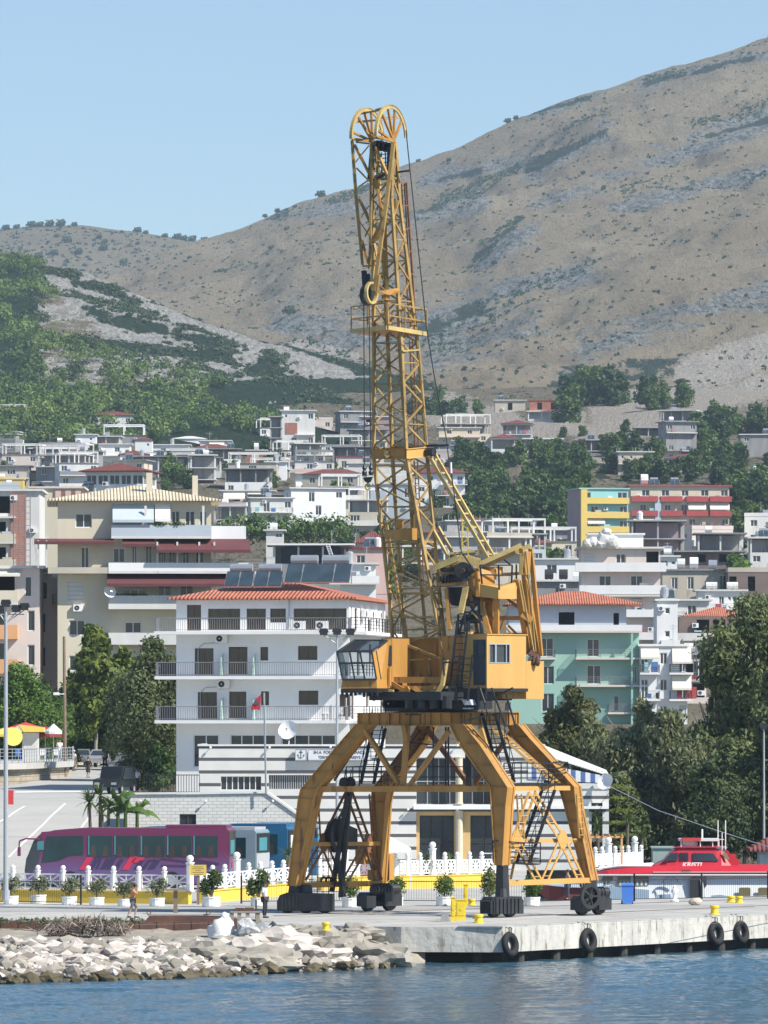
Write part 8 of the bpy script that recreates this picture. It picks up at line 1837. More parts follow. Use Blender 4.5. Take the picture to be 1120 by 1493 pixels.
def banana(px,D,z,h,label,seed):
 rg=random.Random(seed);root=empty('banana_plant',(X(px,D),D,z),0,label,'banana plant');mb=MB();mb.tube((0,0,0),(0,0,h),.16,8,0,.1);mb.build('stem','palm',root,world=False);mb=MB()
 for i in range(9):
  an=2*math.pi*i/9+rg.uniform(-.3,.3);el=rg.uniform(.2,1.2);L=rg.uniform(1.3,1.9);d=Vector((math.cos(an)*math.cos(el),.4*math.sin(an)*math.cos(el),math.sin(el)));sd=Vector((0,0,1)).cross(d).normalized()*.7+Vector((0,0,.5));prev=Vector((0,0,h));w0=.05
  for j in range(6):
   f=(j+1)/6;p1=Vector((0,0,h))+d*L*f-Vector((0,0,.8*f*f*f));w1=.30*math.sin(math.pi*min(.97,f*.95))+.02;mb.add([prev-sd*w0,prev+sd*w0,p1+sd*w1,p1-sd*w1],[(0,1,2,3)]);prev=p1;w0=w1
 mb.build('leaves','broad',root,world=False)
banana(183,368,0,4.1,'banana plant with long drooping leaves above the purple coach',4);banana(172,369.5,0,4.4,'banana plant with upright torn leaves beside the dracaenas',5);banana(200,369.5,0,3.9,'lower banana plant at the left end of the brick annex',6)
for i,(px,D,h,lb)in enumerate(((563,352,1.3,'small palm left of the glass doors behind the balustrade'),(622,349,1.5,'palm in front of the terminal entrance column'),(657,353,1.3,'low palm left of the right entrance door'),(893,372,2.2,'palm rising above the short balustrade'),(915,380,3.4,'broad palm behind the short balustrade'),(420,345,2.0,'palm beside the left crane leg behind the balustrade'),(545,350,1.7,'palm between the rear left crane leg and the tent'),(872,376,3.0,'palm left of the short balustrade below the terrace'),(935,376,2.4,'small palm at the bow of the red boat'))):palm(px,D,0,h,1.15,40,lb,20+i)
lt=empty('layered_conifer',(X(899,399),399,0),0,'conifer with flat horizontal layers of bright green between terminal and eucalyptus trees','conifer');mb=MB();mb.tube((0,0,0),(0,0,5.6),.12,8,0,.03);mb.build('trunk','bark',lt,world=False)
link('crown',leaf_cloud('crown',[(.1*(k%2),0,1.3+k*.78,1.5-.2*k,1.5-.2*k,.13)for k in range(6)],6000,.07,'yellowleaf',1.6,91,.1),lt)
o=link('terrace_hedge',leaf_cloud('terrace_hedge',[(0,0,.5,.8,.5,.5),(1.2,0,.4,.6,.5,.45),(-1,0,.5,.7,.5,.5)],1800,.09,'yellowleaf',1.2,88,.3));o.location=(X(838,392.5),392.5,wt+.3);tag(o,'bright green hedge on the terminal terrace under the striped awning','hedge')
tn=empty('party_tent',GD(577,346,0),0,'white gazebo tent with a pointed roof behind the left crane legs','tent');zt_=Z(1237,346)
mb=MB();mb.add([(-1.1,-1,zt_),(.85,-1,zt_),(.85,1,zt_),(-1.1,1,zt_),(-.3,0,zt_+.65),(-1.1,-1,zt_-.2),(.85,-1,zt_-.2),(.85,1,zt_-.2),(-1.1,1,zt_-.2)],[(0,1,4),(1,2,4),(2,3,4),(3,0,4),(0,5,6,1),(1,6,7,2),(2,7,8,3),(3,8,5,0)]);mb.build('canopy','white',tn,world=False)
for q_ in((-1.08,-.98),(.83,-.98),(.83,.98),(-1.08,.98)):mb=MB();mb.beam((q_[0],q_[1],0),(q_[0],q_[1],zt_-.01),.05);mb.build('leg','white',tn,world=False)
mb=MB();mb.box(-.5,.5,-.4,.4,0,1.6);mb.box(-.6,.6,-.5,.5,1.601,2.1);mb.box(-.45,.45,-.43,-.401,.8,1.5);thing('drinks_stall',mb,'parred',(0,0,0),'small red stall behind the cable reel of the crane','stall').location=GD(538,352)
hut=empty('boat_hut',GD(1122,392,0),0,'white hut with a dark red pitched roof behind the boat at the right edge','hut');mb=MB();zz_=Z(1241,392);mb.box(-.6,3.5,0,3,0,zz_);mb.build('wall','offwhite',hut,world=False);mb=MB();hip_roof(mb,-1.4,4.2,-.6,3.6,zz_+.1,1.0,0,.9);mb.build('roof','tiledark',hut,world=False)
for k in range(3):mb=MB();mb.box(-.3+k*1.2,.5+k*1.2,-.04,-.003,.3,zz_-.2);mb.build('shutter','palepink',hut,world=False)
pg=empty('pergola',GD(870,368,0),0,'long orange timber pergola between terminal and trees','pergola');mb=MB();zz_=Z(1222,368);mb.box(-.5,1.6,-.1,.05,zz_,zz_+.12)
for k in range(6):mb.box(-.4+k*.38,-.34+k*.38,-.3,1.2,zz_+.121,zz_+.2)
for k in(-.4,1.5):mb.box(k-.06,k+.06,-.08,.04,0,zz_-.003)
mb.build('frame','peach',pg,world=False)
mb=MB();mb.path([P(888,1146,392),P(960,1182,380),P(1040,1209,375),P(1130,1238,372)],.028,5);thing('overhead_cable',mb,'galv',P(888,1145,392),'thin cable running from the terminal terrace across the trees','cable')
mb=MB();mb.path([P(1092,1262,350),P(1130,1200,352)],.02,5);mb.build('stay_wire','white',None)if False else None
mb=MB();a=GD(952,374);mb.box(a.x,a.x+4.4,a.y,a.y+2,0,Z(1237,374));mb.box(a.x-.1,a.x+4.5,a.y-.1,a.y+2.1,Z(1237,374)+.003,Z(1237,374)+.1);mat('greenish',(0.30,0.38,0.34),0.6,0.1);thing('pale_shed',mb,'greenish',a,'pale green flat shed between palms and red wheelhouse','shed')
DB=352.0;sb=FPX/DB
bx=lambda px:(px-1000)/sb
boat=empty('passenger_boat',(X(1000,DB),DB,WZ),0,'white passenger hydrofoil with a red roof and red wheelhouse moored behind the quay','boat')
bz=lambda py:Z(py,DB)-WZ
Wb=4.6
def section_mesh(name,stations,m,parent,closed=True):
 """stations: list of rings (same count) of (x,y,z)"""
 mb=MB();k=len(stations[0]);vs=[p for st in stations for p in st]
 fs=[(i*k+j,i*k+(j+1)%k,(i+1)*k+(j+1)%k,(i+1)*k+j)for i in range(len(stations)-1)for j in range(k)]
 fs+=[tuple(range(k)),tuple(range((len(stations)-1)*k,len(stations)*k))];mb.add(vs,fs);return mb.build(name,m,parent,world=False)
zdeck=bz(1272)
def ring(x,hw,zlo,zhi,zm=None):
 return[(x,-hw,zlo),(x,-hw,zlo+(zhi-zlo)*.25),(x,-hw*.86,zhi),(x,hw*.86,zhi),(x,hw,zlo+(zhi-zlo)*.25),(x,hw,zlo)]
xs_=[(bx(864),.15,bz(1310),bz(1276)),(bx(867),1.5,bz(1318),bz(1275.8)),(bx(878),2.1,bz(1318),bz(1275.5)),(bx(905),2.3,-.1,bz(1275)),(bx(950),2.3,-.3,bz(1274.5)),(bx(1010),2.3,-.3,bz(1274)),(bx(1400),2.3,-.3,bz(1274))]
hullo=section_mesh('hull',[ring(*q)for q in xs_],'white',boat)
mat('boatred',(0.50,0.025,0.04),0.35,0.05);mat('boatblue',(0.34,0.45,0.55),0.5,0.08)
xs_=[(bx(866),.16,bz(1276),bz(1272)),(bx(870),1.7,bz(1275.7),bz(1271)),(bx(885),2.2,bz(1275.4),bz(1268)),(bx(910),2.33,bz(1274.9),bz(1265)),(bx(950),2.35,bz(1274.4),bz(1262)),(bx(1060),2.35,bz(1273.9),bz(1261)),(bx(1400),2.35,bz(1273.9),bz(1261))]
section_mesh('roof',[ring(*q)for q in xs_],'boatred',boat)
mb=MB();mb.box(bx(868),bx(1400),-2.37,-2.36,bz(1275),bz(1273.2));mb.box(bx(950),bx(1400),-2.40,-2.37,bz(1270.5),bz(1269.8));mb.build('trim','white',boat,world=False)
mb=MB();mb.prism([(bx(866),-.4,bz(1268)),(bx(905),-1.2,bz(1262)),(bx(948),-1.8,bz(1262)),(bx(952),-1.6,bz(1258)),(bx(900),-1.0,bz(1262)),(bx(868),-.3,bz(1269))],(0,2.4,0));mb.build('foredeck','white',boat,world=False)
def whr(x,hw,z0,z1):return[(x,-hw,z0),(x,-hw*.8,z1),(x,hw*.8,z1),(x,hw,z0)]
st_w=[(bx(952),1.5,bz(1262),bz(1261)),(bx(968),1.65,bz(1262),bz(1254)),(bx(982),1.7,bz(1262),bz(1238)),(bx(988),1.7,bz(1262),bz(1235.5)),(bx(1042),1.7,bz(1262),bz(1235.5)),(bx(1050),1.7,bz(1262),bz(1239)),(bx(1066),1.7,bz(1262),bz(1260.5))]
whs=section_mesh('wheelhouse',[whr(*q)for q in st_w],'boatred',boat)
mb=MB();yy=-1.6
def wq(pts,m_='glass',nm='window'):
 mb=MB();mb.prism([(bx(a),-1.78+(1262-b)/27.0*.36,bz(b))for a,b in pts],(0,.03,0));return mb.build(nm,m_,boat,world=False)
wq(((966,1254),(976,1243.5),(987,1242.5),(986,1254)));wq(((989,1254),(989,1242.5),(1002,1242.5),(1002,1254)),'cabglass');wq(((1008,1254),(1008,1243),(1038,1243.5),(1046,1254.5)))
wq(((1050,1243),(1057,1243),(1062,1252),(1056,1252)),'khakiglass')
mb=MB();mb.box(bx(983),bx(1050),-1.5,1.5,bz(1235.4),bz(1234));mb.build('wheelhouse_roof','boatred',boat,world=False)
mb=MB();mb.prism([(bx(1052),-1.4,bz(1262)),(bx(1076),-1.4,bz(1262)),(bx(1076),-1.4,bz(1252)),(bx(1068),-1.4,bz(1250)),(bx(1060),-1.4,bz(1240)),(bx(1056),-1.4,bz(1238))],(0,.5,0));mb.box(bx(1064),bx(1071),-1.3,-.6,bz(1252),bz(1245));mb.build('exhaust','boatred',boat,world=False)
text_mesh('lettering','KRISTI',.34,'white',boat,(bx(1006.5),-1.84,bz(1260)),ext=.01,shear=.2,bold=.012,sx=1.15)
mb=MB();mb.box(bx(991),bx(1004),-2.38,-2.35,bz(1270.5),bz(1267));mb.build('vent','maroon',boat,world=False)
mb=MB();mb.box(bx(990),bx(1048),-1.0,1.0,bz(1226),bz(1222.5));mb.build('awning','offwhite',boat,world=False);mb=MB();mb.box(bx(992),bx(1021),-1.06,-1.003,bz(1225),bz(1221));mb.build('lifebuoy_board','parred',boat,world=False)
for px in(992,1020,1038,1047):mb=MB();mb.tube((bx(px),-.9,bz(1235)),(bx(px),-.9,bz(1224)),.03,6);mb.build('awning_post','white',boat,world=False)
mb=MB();mb.tube((bx(1047),0,bz(1236)),(bx(1047),0,bz(1196)),.03,6);mb.tube((bx(1058),0,bz(1240)),(bx(1058),0,bz(1196)),.03,6);mb.tube((bx(1024),0,bz(1224)),(bx(1024),0,bz(1209)),.05,6);mb.tube((bx(1053),0,bz(1240)),(bx(1053),0,bz(1214)),.025,6);mb.beam((bx(1050),0,bz(1224)),(bx(1056),0,bz(1224)),.04)
mb.build('mast','white',boat,world=False)
mb=MB();mb.lathe((bx(1006),-.2,bz(1235)),[(.4,0),(.45,.2),(.38,.42),(.15,.48)],12);mb.build('radome','white',boat,world=False);mb=MB();mb.blob((bx(986),0,bz(1231)),.14,2);mb.tube((bx(986),0,bz(1236)),(bx(986),0,bz(1231)),.03);mb.build('searchlight','black_steel',boat,world=False)
def hull_open(pts,m_,nm,d=-2.33):
 mb=MB();mb.prism([(bx(a),d,bz(b))for a,b in pts],(0,.03,0));return mb.build(nm,m_,boat,world=False)
for(a,b)in((871,892),(897,918),(922,944)):
 dd=-1.86 if a>890 else-1.70
 mb=MB();mb.prism([(bx(x_),dd-.26,bz(y_))for x_,y_ in((a+2,1277),(b,1277),(b-1,1290),(a,1291))],(0,.03,0));w_=mb.build('window','khakiglass',boat,world=False)
 mb=MB()
 for i in range(3):xx=bx(a+4+(b-a-6)*i/2.6);mb.box(xx,xx+.12,dd-.27,dd-.255,bz(1290),bz(1284))
 mb.build('curtain','offwhite',w_,world=False)
hull_open(((1003,1312),(1003,1279),(1007,1277),(1027,1277),(1027,1290),(1020,1300),(1020,1312)),'dark','door');hull_open(((1019,1312),(1018,1280),(1021,1280),(1027,1312)),'white','door_leaf',-2.40)
for(a,b)in((1074,1091),(1102,1117),(1130,1146)):hull_open(((a,1310),(a,1294),(a+2,1292.5),(b-2,1292.5),(b,1294),(b,1310)),'khakiglass','window')
mb=MB()
for i in range(12):
 a0=math.pi*(1-i/12*.95);a1=math.pi*(1-(i+1)/12*.95);mb.beam((bx(975)+.42*math.cos(a0),-2.45,bz(1285)+.42*math.sin(a0)*.75),(bx(975)+.42*math.cos(a1),-2.45,bz(1285)+.42*math.sin(a1)*.75),.1,.06)
mb.box(bx(965),bx(966),-2.46,-2.4,bz(1312),bz(1285));mb.build('door_arch','ink',boat,world=False)
hull_open(((952,1312),(954,1303),(975,1302),(977,1312)),'boatblue','ventilator');hull_open(((1034,1312),(1034,1304),(1048,1303),(1058,1305),(1060,1312)),'boatblue','ventilator')
hull_open(((868,1289),(944,1296),(944,1312),(868,1312)),'boatblue','hull_stripe',-2.36)
mb=MB();c=Vector((bx(984),-3.6,0));
hyd=MB();hyd.lathe((0,0,0),[(.28,0),(.28,.1),(.16,.14),(.14,.5),(.2,.55),(.2,.8),(.14,.85),(.12,.98),(.03,1.08)],12);hyd.tube((-.26,0,.66),(.26,0,.66),.08,8);thing('hydrant',hyd,'white',(0,0,0),'white pillar hydrant by the fence in front of the red boat','hydrant').location=GD(984,323.3)
for o_ in COL.objects:
 if o_.name.startswith('hydrant'):o_.scale=(.8,.8,.8)
db_=empty('dark_boat',(X(835,336),336,WZ),0,'dark maroon boat with a blue rail moored behind the right crane leg','boat');q=lambda px:(px-835)/(FPX/336.0);zq=lambda py:Z(py,336)-WZ
db_.location=db_.location;section_mesh('hull',[ring(q(786),.05,zq(1302),zq(1290)),ring(q(800),.7,zq(1314),zq(1291)),ring(q(825),1.2,-.1,zq(1293)),ring(q(862),1.3,-.2,zq(1294)),ring(q(876),1.0,-.2,zq(1292))],'maroon',db_)
section_mesh('gunwale',[ring(q(785),.07,zq(1290),zq(1288)),ring(q(800),.74,zq(1291),zq(1288.5)),ring(q(825),1.24,zq(1293),zq(1290)),ring(q(862),1.34,zq(1294),zq(1290)),ring(q(877),1.05,zq(1292),zq(1288))],'boatblue',db_)
bn=empty('wheelie_bin',GD(915,318.6),0,'bright blue wheeled rubbish bin standing by the iron fence','bin');mb=MB()
mb.add([(-.26,-.28,.06),(.26,-.28,.06),(.26,.28,.06),(-.26,.28,.06),(-.31,-.34,.95),(.31,-.34,.95),(.31,.34,.95),(-.31,.34,.95)],[(0,3,2,1),(4,5,6,7),(0,1,5,4),(1,2,6,5),(2,3,7,6),(3,0,4,7)]);mat('binblue',(0.06,0.20,0.62),0.4,0.04);mb.build('body','binblue',bn,world=False)
mb=MB();mb.prism([(-.33,-.38,.96),(.33,-.38,.96),(.33,.36,1.04),(-.33,.36,1.04)],(0,0,.05));mb.tube((-.3,.4,.98),(.3,.4,.98),.03,6);mb.build('lid','binblue',bn,world=False)
for x_ in(-.27,.27):mb=MB();mb.tube((x_-.04,.26,.1),(x_+.04,.26,.1),.1,12);mb.build('wheel','rubber',bn,world=False)
def bollard(px,py,label,h=.42,r=.19):
 mb=MB();mb.lathe((0,0,0),[(r*1.25,0),(r*1.25,.04),(r*.95,.06),(r*.9,h*.7),(r*1.15,h*.8),(r*1.15,h),(r*1.0,h+.03)],14)
 o=link('bollard',mb.mesh('bollard','yel_paint'));o.location=G(px,py);tag(o,label,'bollard','yellow mooring bollards');return o
bollard(475,1357,'yellow mooring bollard on the rocks side of the quay, left of the crane portal',.35,.16);bollard(698,1346,'yellow bollard just left of the front right crane bogie',.38,.2);bollard(1042,1333.5,'yellow bollard on the quay edge above the tyre pair',.42,.2)
bollard(688,1320,'small yellow bollard behind the iron fence left of the dark bush',.3,.18);bollard(1066,1316,'low yellow bollard in front of the boat ports',.32,.2);bollard(1078,1316.5,'yellow bollard furthest right in front of the boat',.32,.18)
def cabinet(px,py,w_,h,label):
 root=empty('power_cabinet',G(px,py),0,label,'cabinet');mb=MB();mb.box(-w_/2,w_/2,-.16,.16,0,h);mb.box(-w_/2-.03,w_/2+.03,-.19,.19,h+.003,h+.05);mb.build('case','yel_paint',root,world=False)
 mb=MB();mb.box(-w_/2+.05,w_/2-.05,-.18,-.163,h*.25,h*.9);mb.box(-.05,.05,-.2,-.183,h*.5,h*.6);mb.build('door','yel_paint',root,world=False)
cabinet(660.5,1344,.22,1.12,'tall narrow yellow power cabinet between the crane feet');cabinet(672,1342,.46,.95,'wide yellow power cabinet right beside the tall narrow one')
cabinet(679,1322,.22,1.1,'slim yellow cabinet by the iron fence behind the other two')
mb=MB();mb.prism([(-.2,-.2,0),(.2,-.2,0),(.17,-.17,.38),(-.17,-.17,.38)],(0,.4,0));mb.box(-.16,.16,-.14,.16,.381,.42);thing('concrete_block',mb,'greyconc',(0,0,0),'small dark grey block left of the yellow power cabinets','block').location=G(649,1344)
mb=MB();mb.blob((0,0,.18),(.36,.25,.22),2,0,.1);thing('cement_sack',mb,'beige',(0,0,0),'slumped beige sack lying on the quay in front of the boat door','sack').location=G(1014,1320)
ed=(EDGE[5]-EDGE[4]).normalized();en=Vector((ed.y,-ed.x,0))
def tyre(px,py,label,r=.52):
 a=EDGE[4];b=EDGE[5];D=283.0
 for k in range(80):
  p=a.lerp(b,k/60);
  if CX+p.x/p.y*FPX>=px:break
 z_=Z(py,p.y);pos=p+en*.16;root=empty('tyre_fender',(pos.x,pos.y,z_),0,label,'tyre','tyres hung along the quay');n=28;r*=1.15
 mb=MB();k=8;vs=[];ax=(en*.9+Vector((0,0,.15))).normalized();t=ax.orthogonal().normalized();q_=ax.cross(t)
 for i in range(n):
  an=2*math.pi*i/n;e=t*math.cos(an)+q_*math.sin(an)
  for j in range(k):bn_=2*math.pi*j/k;vs.append(e*(r*.72+r*.28*math.cos(bn_))+ax*(.15*math.sin(bn_)))
 mb.add(vs,[(i*k+j,i*k+(j+1)%k,((i+1)%n)*k+(j+1)%k,((i+1)%n)*k+j)for i in range(n)for j in range(k)]);mb.build('tyre','rubber',root,world=False,smooth=True)
 mb=MB();
 for d_ in(-.12,.1):mb.path([Vector((0,0,r*.5))+ed*d_*.3,Vector((0,0,-z_-.05))+ed*d_+en*.02,Vector((0,0,-z_+.05))+ed*d_*2-en*.5],.02,5)
 mb.build('rope','cable',root,world=False)
tyre(737,1377,'black tyre hung at the left corner of the quay');tyre(854,1371,'black tyre hung alone in the middle of the quay face');tyre(1040,1361,'black tyre hung below the yellow bollard, left one of a pair');tyre(1077,1359,'black tyre hung furthest right, right one of a pair',.5)
DPn=291.5
pn=empty('steel_pontoon',GD(180,DPn,-.3),0,'long rusty steel beam lying along the shore above the rocks','steel beam');mb=MB();x0,x1=X(-300,DPn),X(356,DPn)
mb.box(x0,x1,DPn-.5,DPn+.7,Z(1357,DPn),Z(1342.5,DPn));xa,xb=X(212,DPn),X(352,DPn);mb.prism([(xa,DPn-.3,Z(1342.5,DPn)),(xb,DPn-.3,Z(1342.5,DPn)),(X(335,DPn),DPn-.3,Z(1337,DPn)),(X(218,DPn),DPn-.3,Z(1335,DPn))],(0,1.6,0))
for i in range(26):xx=x0+(x1-x0)*i/26;mb.box(xx,xx+.06,DPn-.53,DPn-.503,Z(1356,DPn),Z(1343,DPn))
mb.build('beam','rust',pn)
mb=MB();mb.box(X(215,DPn),X(330,DPn),DPn+.1,DPn+1.2,Z(1335,DPn),Z(1332.5,DPn));mb.build('deck','rawconc',pn)
for px in(217,304):mb=MB();mb.disc_ring(P(px,1330.5,DPn),(0,1,0),.07,.11,.05,12);mb.build('lifting_ring','rust',pn)
tr_=empty('trestle',GD(352,289,-.1),0,'pale wooden trestle with broken crates at the right end of the rusty beam','trestle');mb=MB();D_=289.0
for px in(338,349,361,376):mb.box(X(px,D_)-.09,X(px,D_)+.09,D_,D_+.2,Z(1352,D_),Z(1329,D_))
mb.box(X(336,D_),X(381,D_),D_-.05,D_+.3,Z(1331,D_),Z(1328.5,D_));mb.box(X(346,D_),X(381,D_),D_+.3,D_+.5,Z(1344,D_),Z(1341,D_));mb.build('frame','barkpale',tr_)
mb=MB();mb.box(X(343,D_),X(356,D_),D_,D_+.4,Z(1328.4,D_),Z(1324,D_));mb.box(X(357,D_),X(370,D_),D_,D_+.4,Z(1328.4,D_),Z(1323.5,D_));mb.build('crate','rust',tr_)
mb=MB();mb.box(-.1,.1,-.1,.1,0,1.15);mb.box(-.55,.55,-.3,.3,1.151,1.22);thing('post_table',mb,'wood',(0,0,0),'wooden post with a flat board on top between planters and rusty beam','post').location=G(256,1333)
mb=MB();mb.beam((0,0,0),(0,0,.9),.06);thing('iron_stake',mb,'black_steel',(0,0,0),'thin dark iron stake beside the man in the white shirt','stake').location=G(373.5,1340)
def sack_mesh(rx,ry,rz,seed,amp,sub=3):
 vs,fs=ICO[sub];out=[]
 for v in vs:
  k=1+amp*fbm(v.x*1.7+seed,v.y*1.7,v.z*1.7,4);z=v.z
  if z<-.35:z=-.35+(z+.35)*.3
  out.append((v.x*rx*k,v.y*ry*k,(z+.45)*rz*k))
 mb=MB();mb.add(out,fs);return mb
mat('sackwhite',(0.72,0.72,0.71),0.8,0.06,bump=.6,bscale=3);mat('tarp',(0.42,0.43,0.43),0.6,0.3,2.0,bump=.8,bscale=4,col2=(0.7,0.7,0.7),thr=.55)
o=thing('bulk_bag',sack_mesh(.72,.6,.78,3,.3),'sackwhite',(0,0,0),'big bulging white bulk bag standing on the rocks','bag',smooth=True);o.location=GD(322,286.5,Z(1374,286.5))
mb=sack_mesh(.24,.2,.3,8,.5,2);e_=mb.build('bag_neck','sackwhite',None,smooth=True);e_.parent=o;e_.location=(.18,0,.95)
o=thing('tarpaulin',sack_mesh(.95,.7,.62,9,.7),'tarp',(0,0,0),'crumpled grey and white tarpaulin heaped right of the white bulk bag','tarpaulin');o.location=GD(371,286,Z(1372,286))
o=link('dry_brush',leaf_cloud('dry_brush',[(-1.2,0,.25,1.1,.6,.35),(0,0,.35,1.3,.6,.45),(1.3,0,.2,.7,.6,.25)],1000,.035,'deadbrush',11,4,.05));o.location=GD(128,286.6,Z(1362,286.6));tag(o,'tangle of dry brown brushwood and roots above the left rubble','brushwood',kind='stuff')
o=link('weeds',leaf_cloud('weeds',[(i*.9,random.uniform(-.3,.3),.12,.45,.3,.16)for i in range(-9,6)],900,.06,'olive',2.5,9,.1));o.location=GD(60,290.2,-.05);tag(o,'thin weeds growing along the left quay edge','weeds',kind='stuff')
def skin_obj(name,verts,edges,radii,m,root,sub=1):
 me=bpy.data.meshes.new(name);me.from_pydata([tuple(v)for v in verts],edges,[]);o=bpy.data.objects.new(name,me);COL.objects.link(o)
 md=o.modifiers.new('s','SKIN');md.use_smooth_shade=True
 for i,r in enumerate(radii):
  rr=r if hasattr(r,'__len__')else(r,r);me.skin_vertices[0].data[i].radius=rr
  me.skin_vertices[0].data[i].use_root=(i==0)
 sb_=o.modifiers.new('u','SUBSURF');sb_.levels=sub;sb_.render_levels=sub
 dg=bpy.context.evaluated_depsgraph_get();me2=bpy.data.meshes.new_from_object(o.evaluated_get(dg));bpy.data.objects.remove(o);me2.materials.clear();me2.materials.append(M(m));me2.name=name
 return link(name,me2,root)
def person(loc,rz,label,H=1.74,top='white',bottom='dark',skin='skin',pose=None,hair='hair',shorts=False,hat=None,dress=False,group=None):
 """pose: joint overrides in a frame where the person faces -y; units of a 1.74 m body"""
 k=H/1.74;root=empty('person',loc,rz,label,'person',group)
 J=dict(pelvis=(0,0,.93),waist=(0,0,1.06),chest=(0,.01,1.27),neck=(0,.01,1.44),headb=(0,-.01,1.54),head=(0,-.02,1.64),crown=(0,0,1.70),hl=(.09,0,.9),kl=(.10,-.02,.5),al=(.10,.02,.09),tl=(.11,-.15,.03),hr=(-.09,0,.9),kr=(-.10,-.02,.5),ar=(-.10,.02,.09),tr=(-.11,-.15,.03),sl=(.18,.01,1.40),el=(.23,.03,1.13),wl=(.24,-.06,.90),sr=(-.18,.01,1.40),er=(-.23,.03,1.13),wr=(-.24,-.06,.90))
 if pose:J.update(pose)
 J={a:Vector(b)*k for a,b in J.items()};rad=dict(pelvis=.13,waist=(.12,.1),chest=(.145,.105),neck=.055,headb=(.07,.08),head=(.078,.095),crown=(.05,.06),hl=.09,kl=.056,al=.038,tl=.035,hr=.09,kr=.056,ar=.038,tr=.035,sl=.058,el=.042,wl=.028,sr=.058,er=.042,wr=.028)
 names=list(J);ix={n_:i for i,n_ in enumerate(names)};vs=[J[n_]for n_ in names];rr=[tuple(q_*k for q_ in rad[n_])if hasattr(rad[n_],'__len__')else rad[n_]*k for n_ in names]
 E=[('pelvis','waist'),('waist','chest'),('chest','neck'),('neck','headb'),('headb','head'),('head','crown'),('pelvis','hl'),('hl','kl'),('kl','al'),('al','tl'),('pelvis','hr'),('hr','kr'),('kr','ar'),('ar','tr'),('chest','sl'),('sl','el'),('el','wl'),('chest','sr'),('sr','er'),('er','wr')]
 ed_=[(ix[a],ix[b])for a,b in E]
 for s_,w_,e_ in((1,'wl','el'),(-1,'wr','er')):
  d=(J[w_]-J[e_]).normalized();side=d.cross(Vector((s_,0,0))).normalized();nrm=d.cross(side)
  i0=len(vs);vs.append(J[w_]+d*.05*k);rr.append((.03*k,.016*k));ed_.append((ix[w_],i0));i1=len(vs);vs.append(J[w_]+d*.085*k);rr.append((.032*k,.014*k));ed_.append((i0,i1))
  for q_,L_ in((-.03,.055),(-.01,.07),(.01,.075),(.03,.065)):
   a=len(vs);vs+=[vs[i1]+side*q_*k+d*.015*k,vs[i1]+side*q_*k+d*L_*.6*k+nrm*.008*s_,vs[i1]+side*q_*k+d*L_*k+nrm*.022*s_];rr+=[.009*k,.0085*k,.007*k];ed_+=[(i1,a),(a,a+1),(a+1,a+2)]
  a=len(vs);vs+=[vs[i0]-side*.04*k+d*.01*k,vs[i0]-side*.055*k+d*.045*k];rr+=[.011*k,.009*k];ed_+=[(i0,a),(a,a+1)]
 body=skin_obj('body',vs,ed_,rr,skin,root)
 def sub(names_,edges_,grow,m_,nm):
  i2={n_:i for i,n_ in enumerate(names_)};v_=[J[n_]if isinstance(n_,str)else n_ for n_ in names_]
  return skin_obj(nm,v_,[(i2[a],i2[b])for a,b in edges_],[tuple((q_+grow)*k for q_ in(rad[n_]if hasattr(rad[n_],'__len__')else(rad[n_],)*2))for n_ in names_],m_,root)
 J['ul']=J['el'].lerp(J['sl'],.15);J['ur']=J['er'].lerp(J['sr'],.15);rad['ul']=rad['ur']=.045;J['nb']=J['chest'].lerp(J['neck'],.75);rad['nb']=.06
 sub(['pelvis','waist','chest','nb','sl','ul','sr','ur'],[('pelvis','waist'),('waist','chest'),('chest','nb'),('chest','sl'),('sl','ul'),('chest','sr'),('sr','ur')],.022,top,'dress' if dress else 'shirt')
 f=.95 if not shorts else.02
 for s_ in 'lr':J['c'+s_]=J['k'+s_].lerp(J['a'+s_],f);rad['c'+s_]=.045 if not shorts else.062
 if dress:
  mb=MB();mb.lathe(J['pelvis']-Vector((0,0,.45*k)),[(.2*k,0),(.19*k,.1*k),(.15*k,.5*k)],12);mb.build('skirt',top,root,world=False)
 else:sub(['pelvis','hl','kl','cl','hr','kr','cr'],[('pelvis','hl'),('hl','kl'),('kl','cl'),('pelvis','hr'),('hr','kr'),('kr','cr')],.018,bottom,'shorts' if shorts else 'trousers')
 for s_ in 'lr':
  mb=MB();a=J['a'+s_];t_=J['t'+s_];mb.blob(a.lerp(t_,.45)-Vector((0,0,.03*k)),(.05*k,.13*k,.045*k),2);mb.build('shoe','hair',root,world=False,smooth=True)
 h=J['head'];mb=MB();mb.blob(h+Vector((0,.025,.035))*k,(.092*k,.11*k,.105*k),2);mb.build('hair',hair,root,world=False,smooth=True)
 mb=MB();mb.blob(h+Vector((0,-.115,-.015))*k,(.014*k,.02*k,.022*k),1)
 for s_ in(-1,1):mb.blob(h+Vector((s_*.088,.0,-.01))*k,(.012*k,.022*k,.03*k),1)
 fc=mb.build('nose_and_ears',skin,root,world=False,smooth=True)
 mb=MB()
 for s_ in(-1,1):mb.blob(h+Vector((s_*.032,-.098,.01))*k,(.012*k,.006*k,.007*k),1)
 mb.box(h.x-.022*k,h.x+.022*k,h.y-.103*k,h.y-.095*k,h.z-.058*k,h.z-.05*k);mb.build('eyes_and_mouth','hair',root,world=False)
 if hat:mb=MB();mb.lathe(h+Vector((0,0,.03))*k,[(.17*k,0),(.1*k,.02*k),(.095*k,.09*k),(.05*k,.12*k)],12);mb.build('hat',hat,root,world=False)
 return root
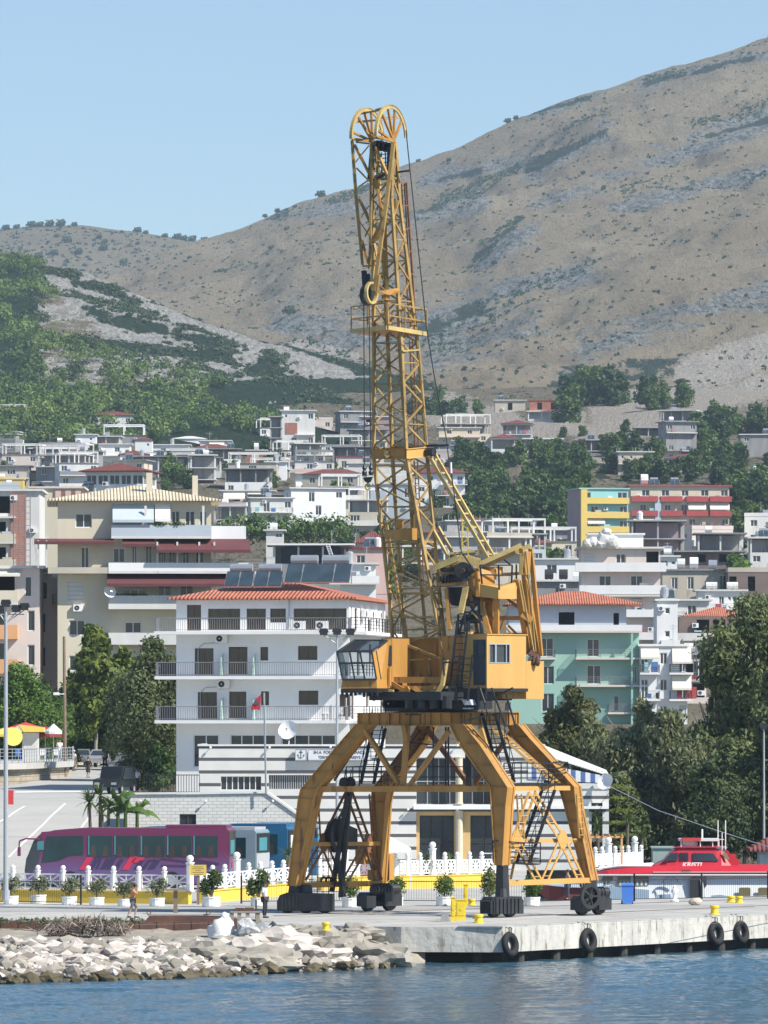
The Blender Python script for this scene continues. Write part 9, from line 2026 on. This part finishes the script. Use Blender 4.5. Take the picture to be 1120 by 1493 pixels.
mat('shirtorange',(0.62,0.26,0.11),0.8,0.08);mat('shortgrey',(0.10,0.10,0.11),0.8,0.1);mat('shirtwhite',(0.62,0.66,0.76),0.8,0.05);mat('trousdark',(0.02,0.022,0.03),0.8,0.1);mat('kneegrey',(0.22,0.21,0.2),0.8,0.1)
person(G(193.5,1338.5),R(100),'man in an orange shirt and dark shorts walking along the quay',1.66,'shirtorange','shortgrey',pose=dict(kl=(.10,-.20,.52),al=(.10,-.12,.1),tl=(.10,-.28,.04),kr=(-.09,.08,.5),ar=(-.09,.26,.14),tr=(-.09,.12,.03),el=(.26,-.14,1.16),wl=(.16,-.18,1.42),er=(-.24,-.18,1.2),wr=(-.12,-.22,1.44),chest=(0,-.03,1.26),neck=(0,-.08,1.42),headb=(0,-.13,1.5),head=(0,-.15,1.59),crown=(0,-.13,1.65)),shorts=True)
person(G(386,1338.5),R(70),'man in a white shirt and long dark trousers standing left of the crane',1.76,'shirtwhite','trousdark','skindark',pose=dict(kl=(.09,-.04,.5),el=(.22,.06,1.13),wl=(.2,.0,.92),wr=(-.22,-.12,.93)))
def rp_(px,py):
 D=ray_road(px,py);return GD(px,D,road_z(D)+.03)
person(GD(128.5,476,road_z(476)),R(170),'woman in a short black dress walking up the middle of the road',1.62,'trousdark','trousdark',dress=True,pose=dict(kl=(.08,-.1,.5),ar=(-.09,.12,.12),tr=(-.09,0,.03)))
person(GD(153,505,road_z(505)),R(185),'man in a pale grey shirt and black trousers in front of the silver saloon',1.76,'coachgrey','trousdark','skin',pose=dict(wl=(.2,.1,.95),wr=(-.2,.1,.95)))
person(GD(107.5,500,road_z(500)),R(150),'person in a white hat and pale clothes at the end of the terrace wall',1.66,'offwhite','kneegrey',hat='white')
person(GD(87,486.5,tzz),R(20),'person in a white shirt behind the railing at the terrace end',1.7,'white','paleblue')
person(GD(199.5,425,road_z(425)),R(200),'person in a white shirt beside the black four wheel drive',1.66,'shirtwhite','trousdark')
person(GD(828,330.5,Z(1312,330.5)),R(-70),'swimmer with dark hair seen above the rail of the dark boat',1.6,'skin','ink',pose=dict())
person(GD(850,331.5,Z(1312,331.5)),R(60),'second bare shouldered swimmer right beside the orange crane foot',1.6,'skin','ink',hair='bark')
mb=MB();mb.box(-4200,4200,-60,7600,-9,1150)
m=bpy.data.materials.new('m_haze');m.use_nodes=True;n=m.node_tree;n.nodes.remove(n.nodes['Principled BSDF'])
v=n.nodes.new('ShaderNodeVolumePrincipled');v.inputs['Color'].default_value=(0.62,0.80,1.0,1);v.inputs['Density'].default_value=0.000065;v.inputs['Anisotropy'].default_value=0.0
n.links.new(v.outputs[0],n.nodes['Material Output'].inputs['Volume']);MATS['m_haze']=m
hz=mb.build('haze','m_haze');tag(hz,kind='stuff');tag(hz,'thin blue summer haze over the bay','haze')
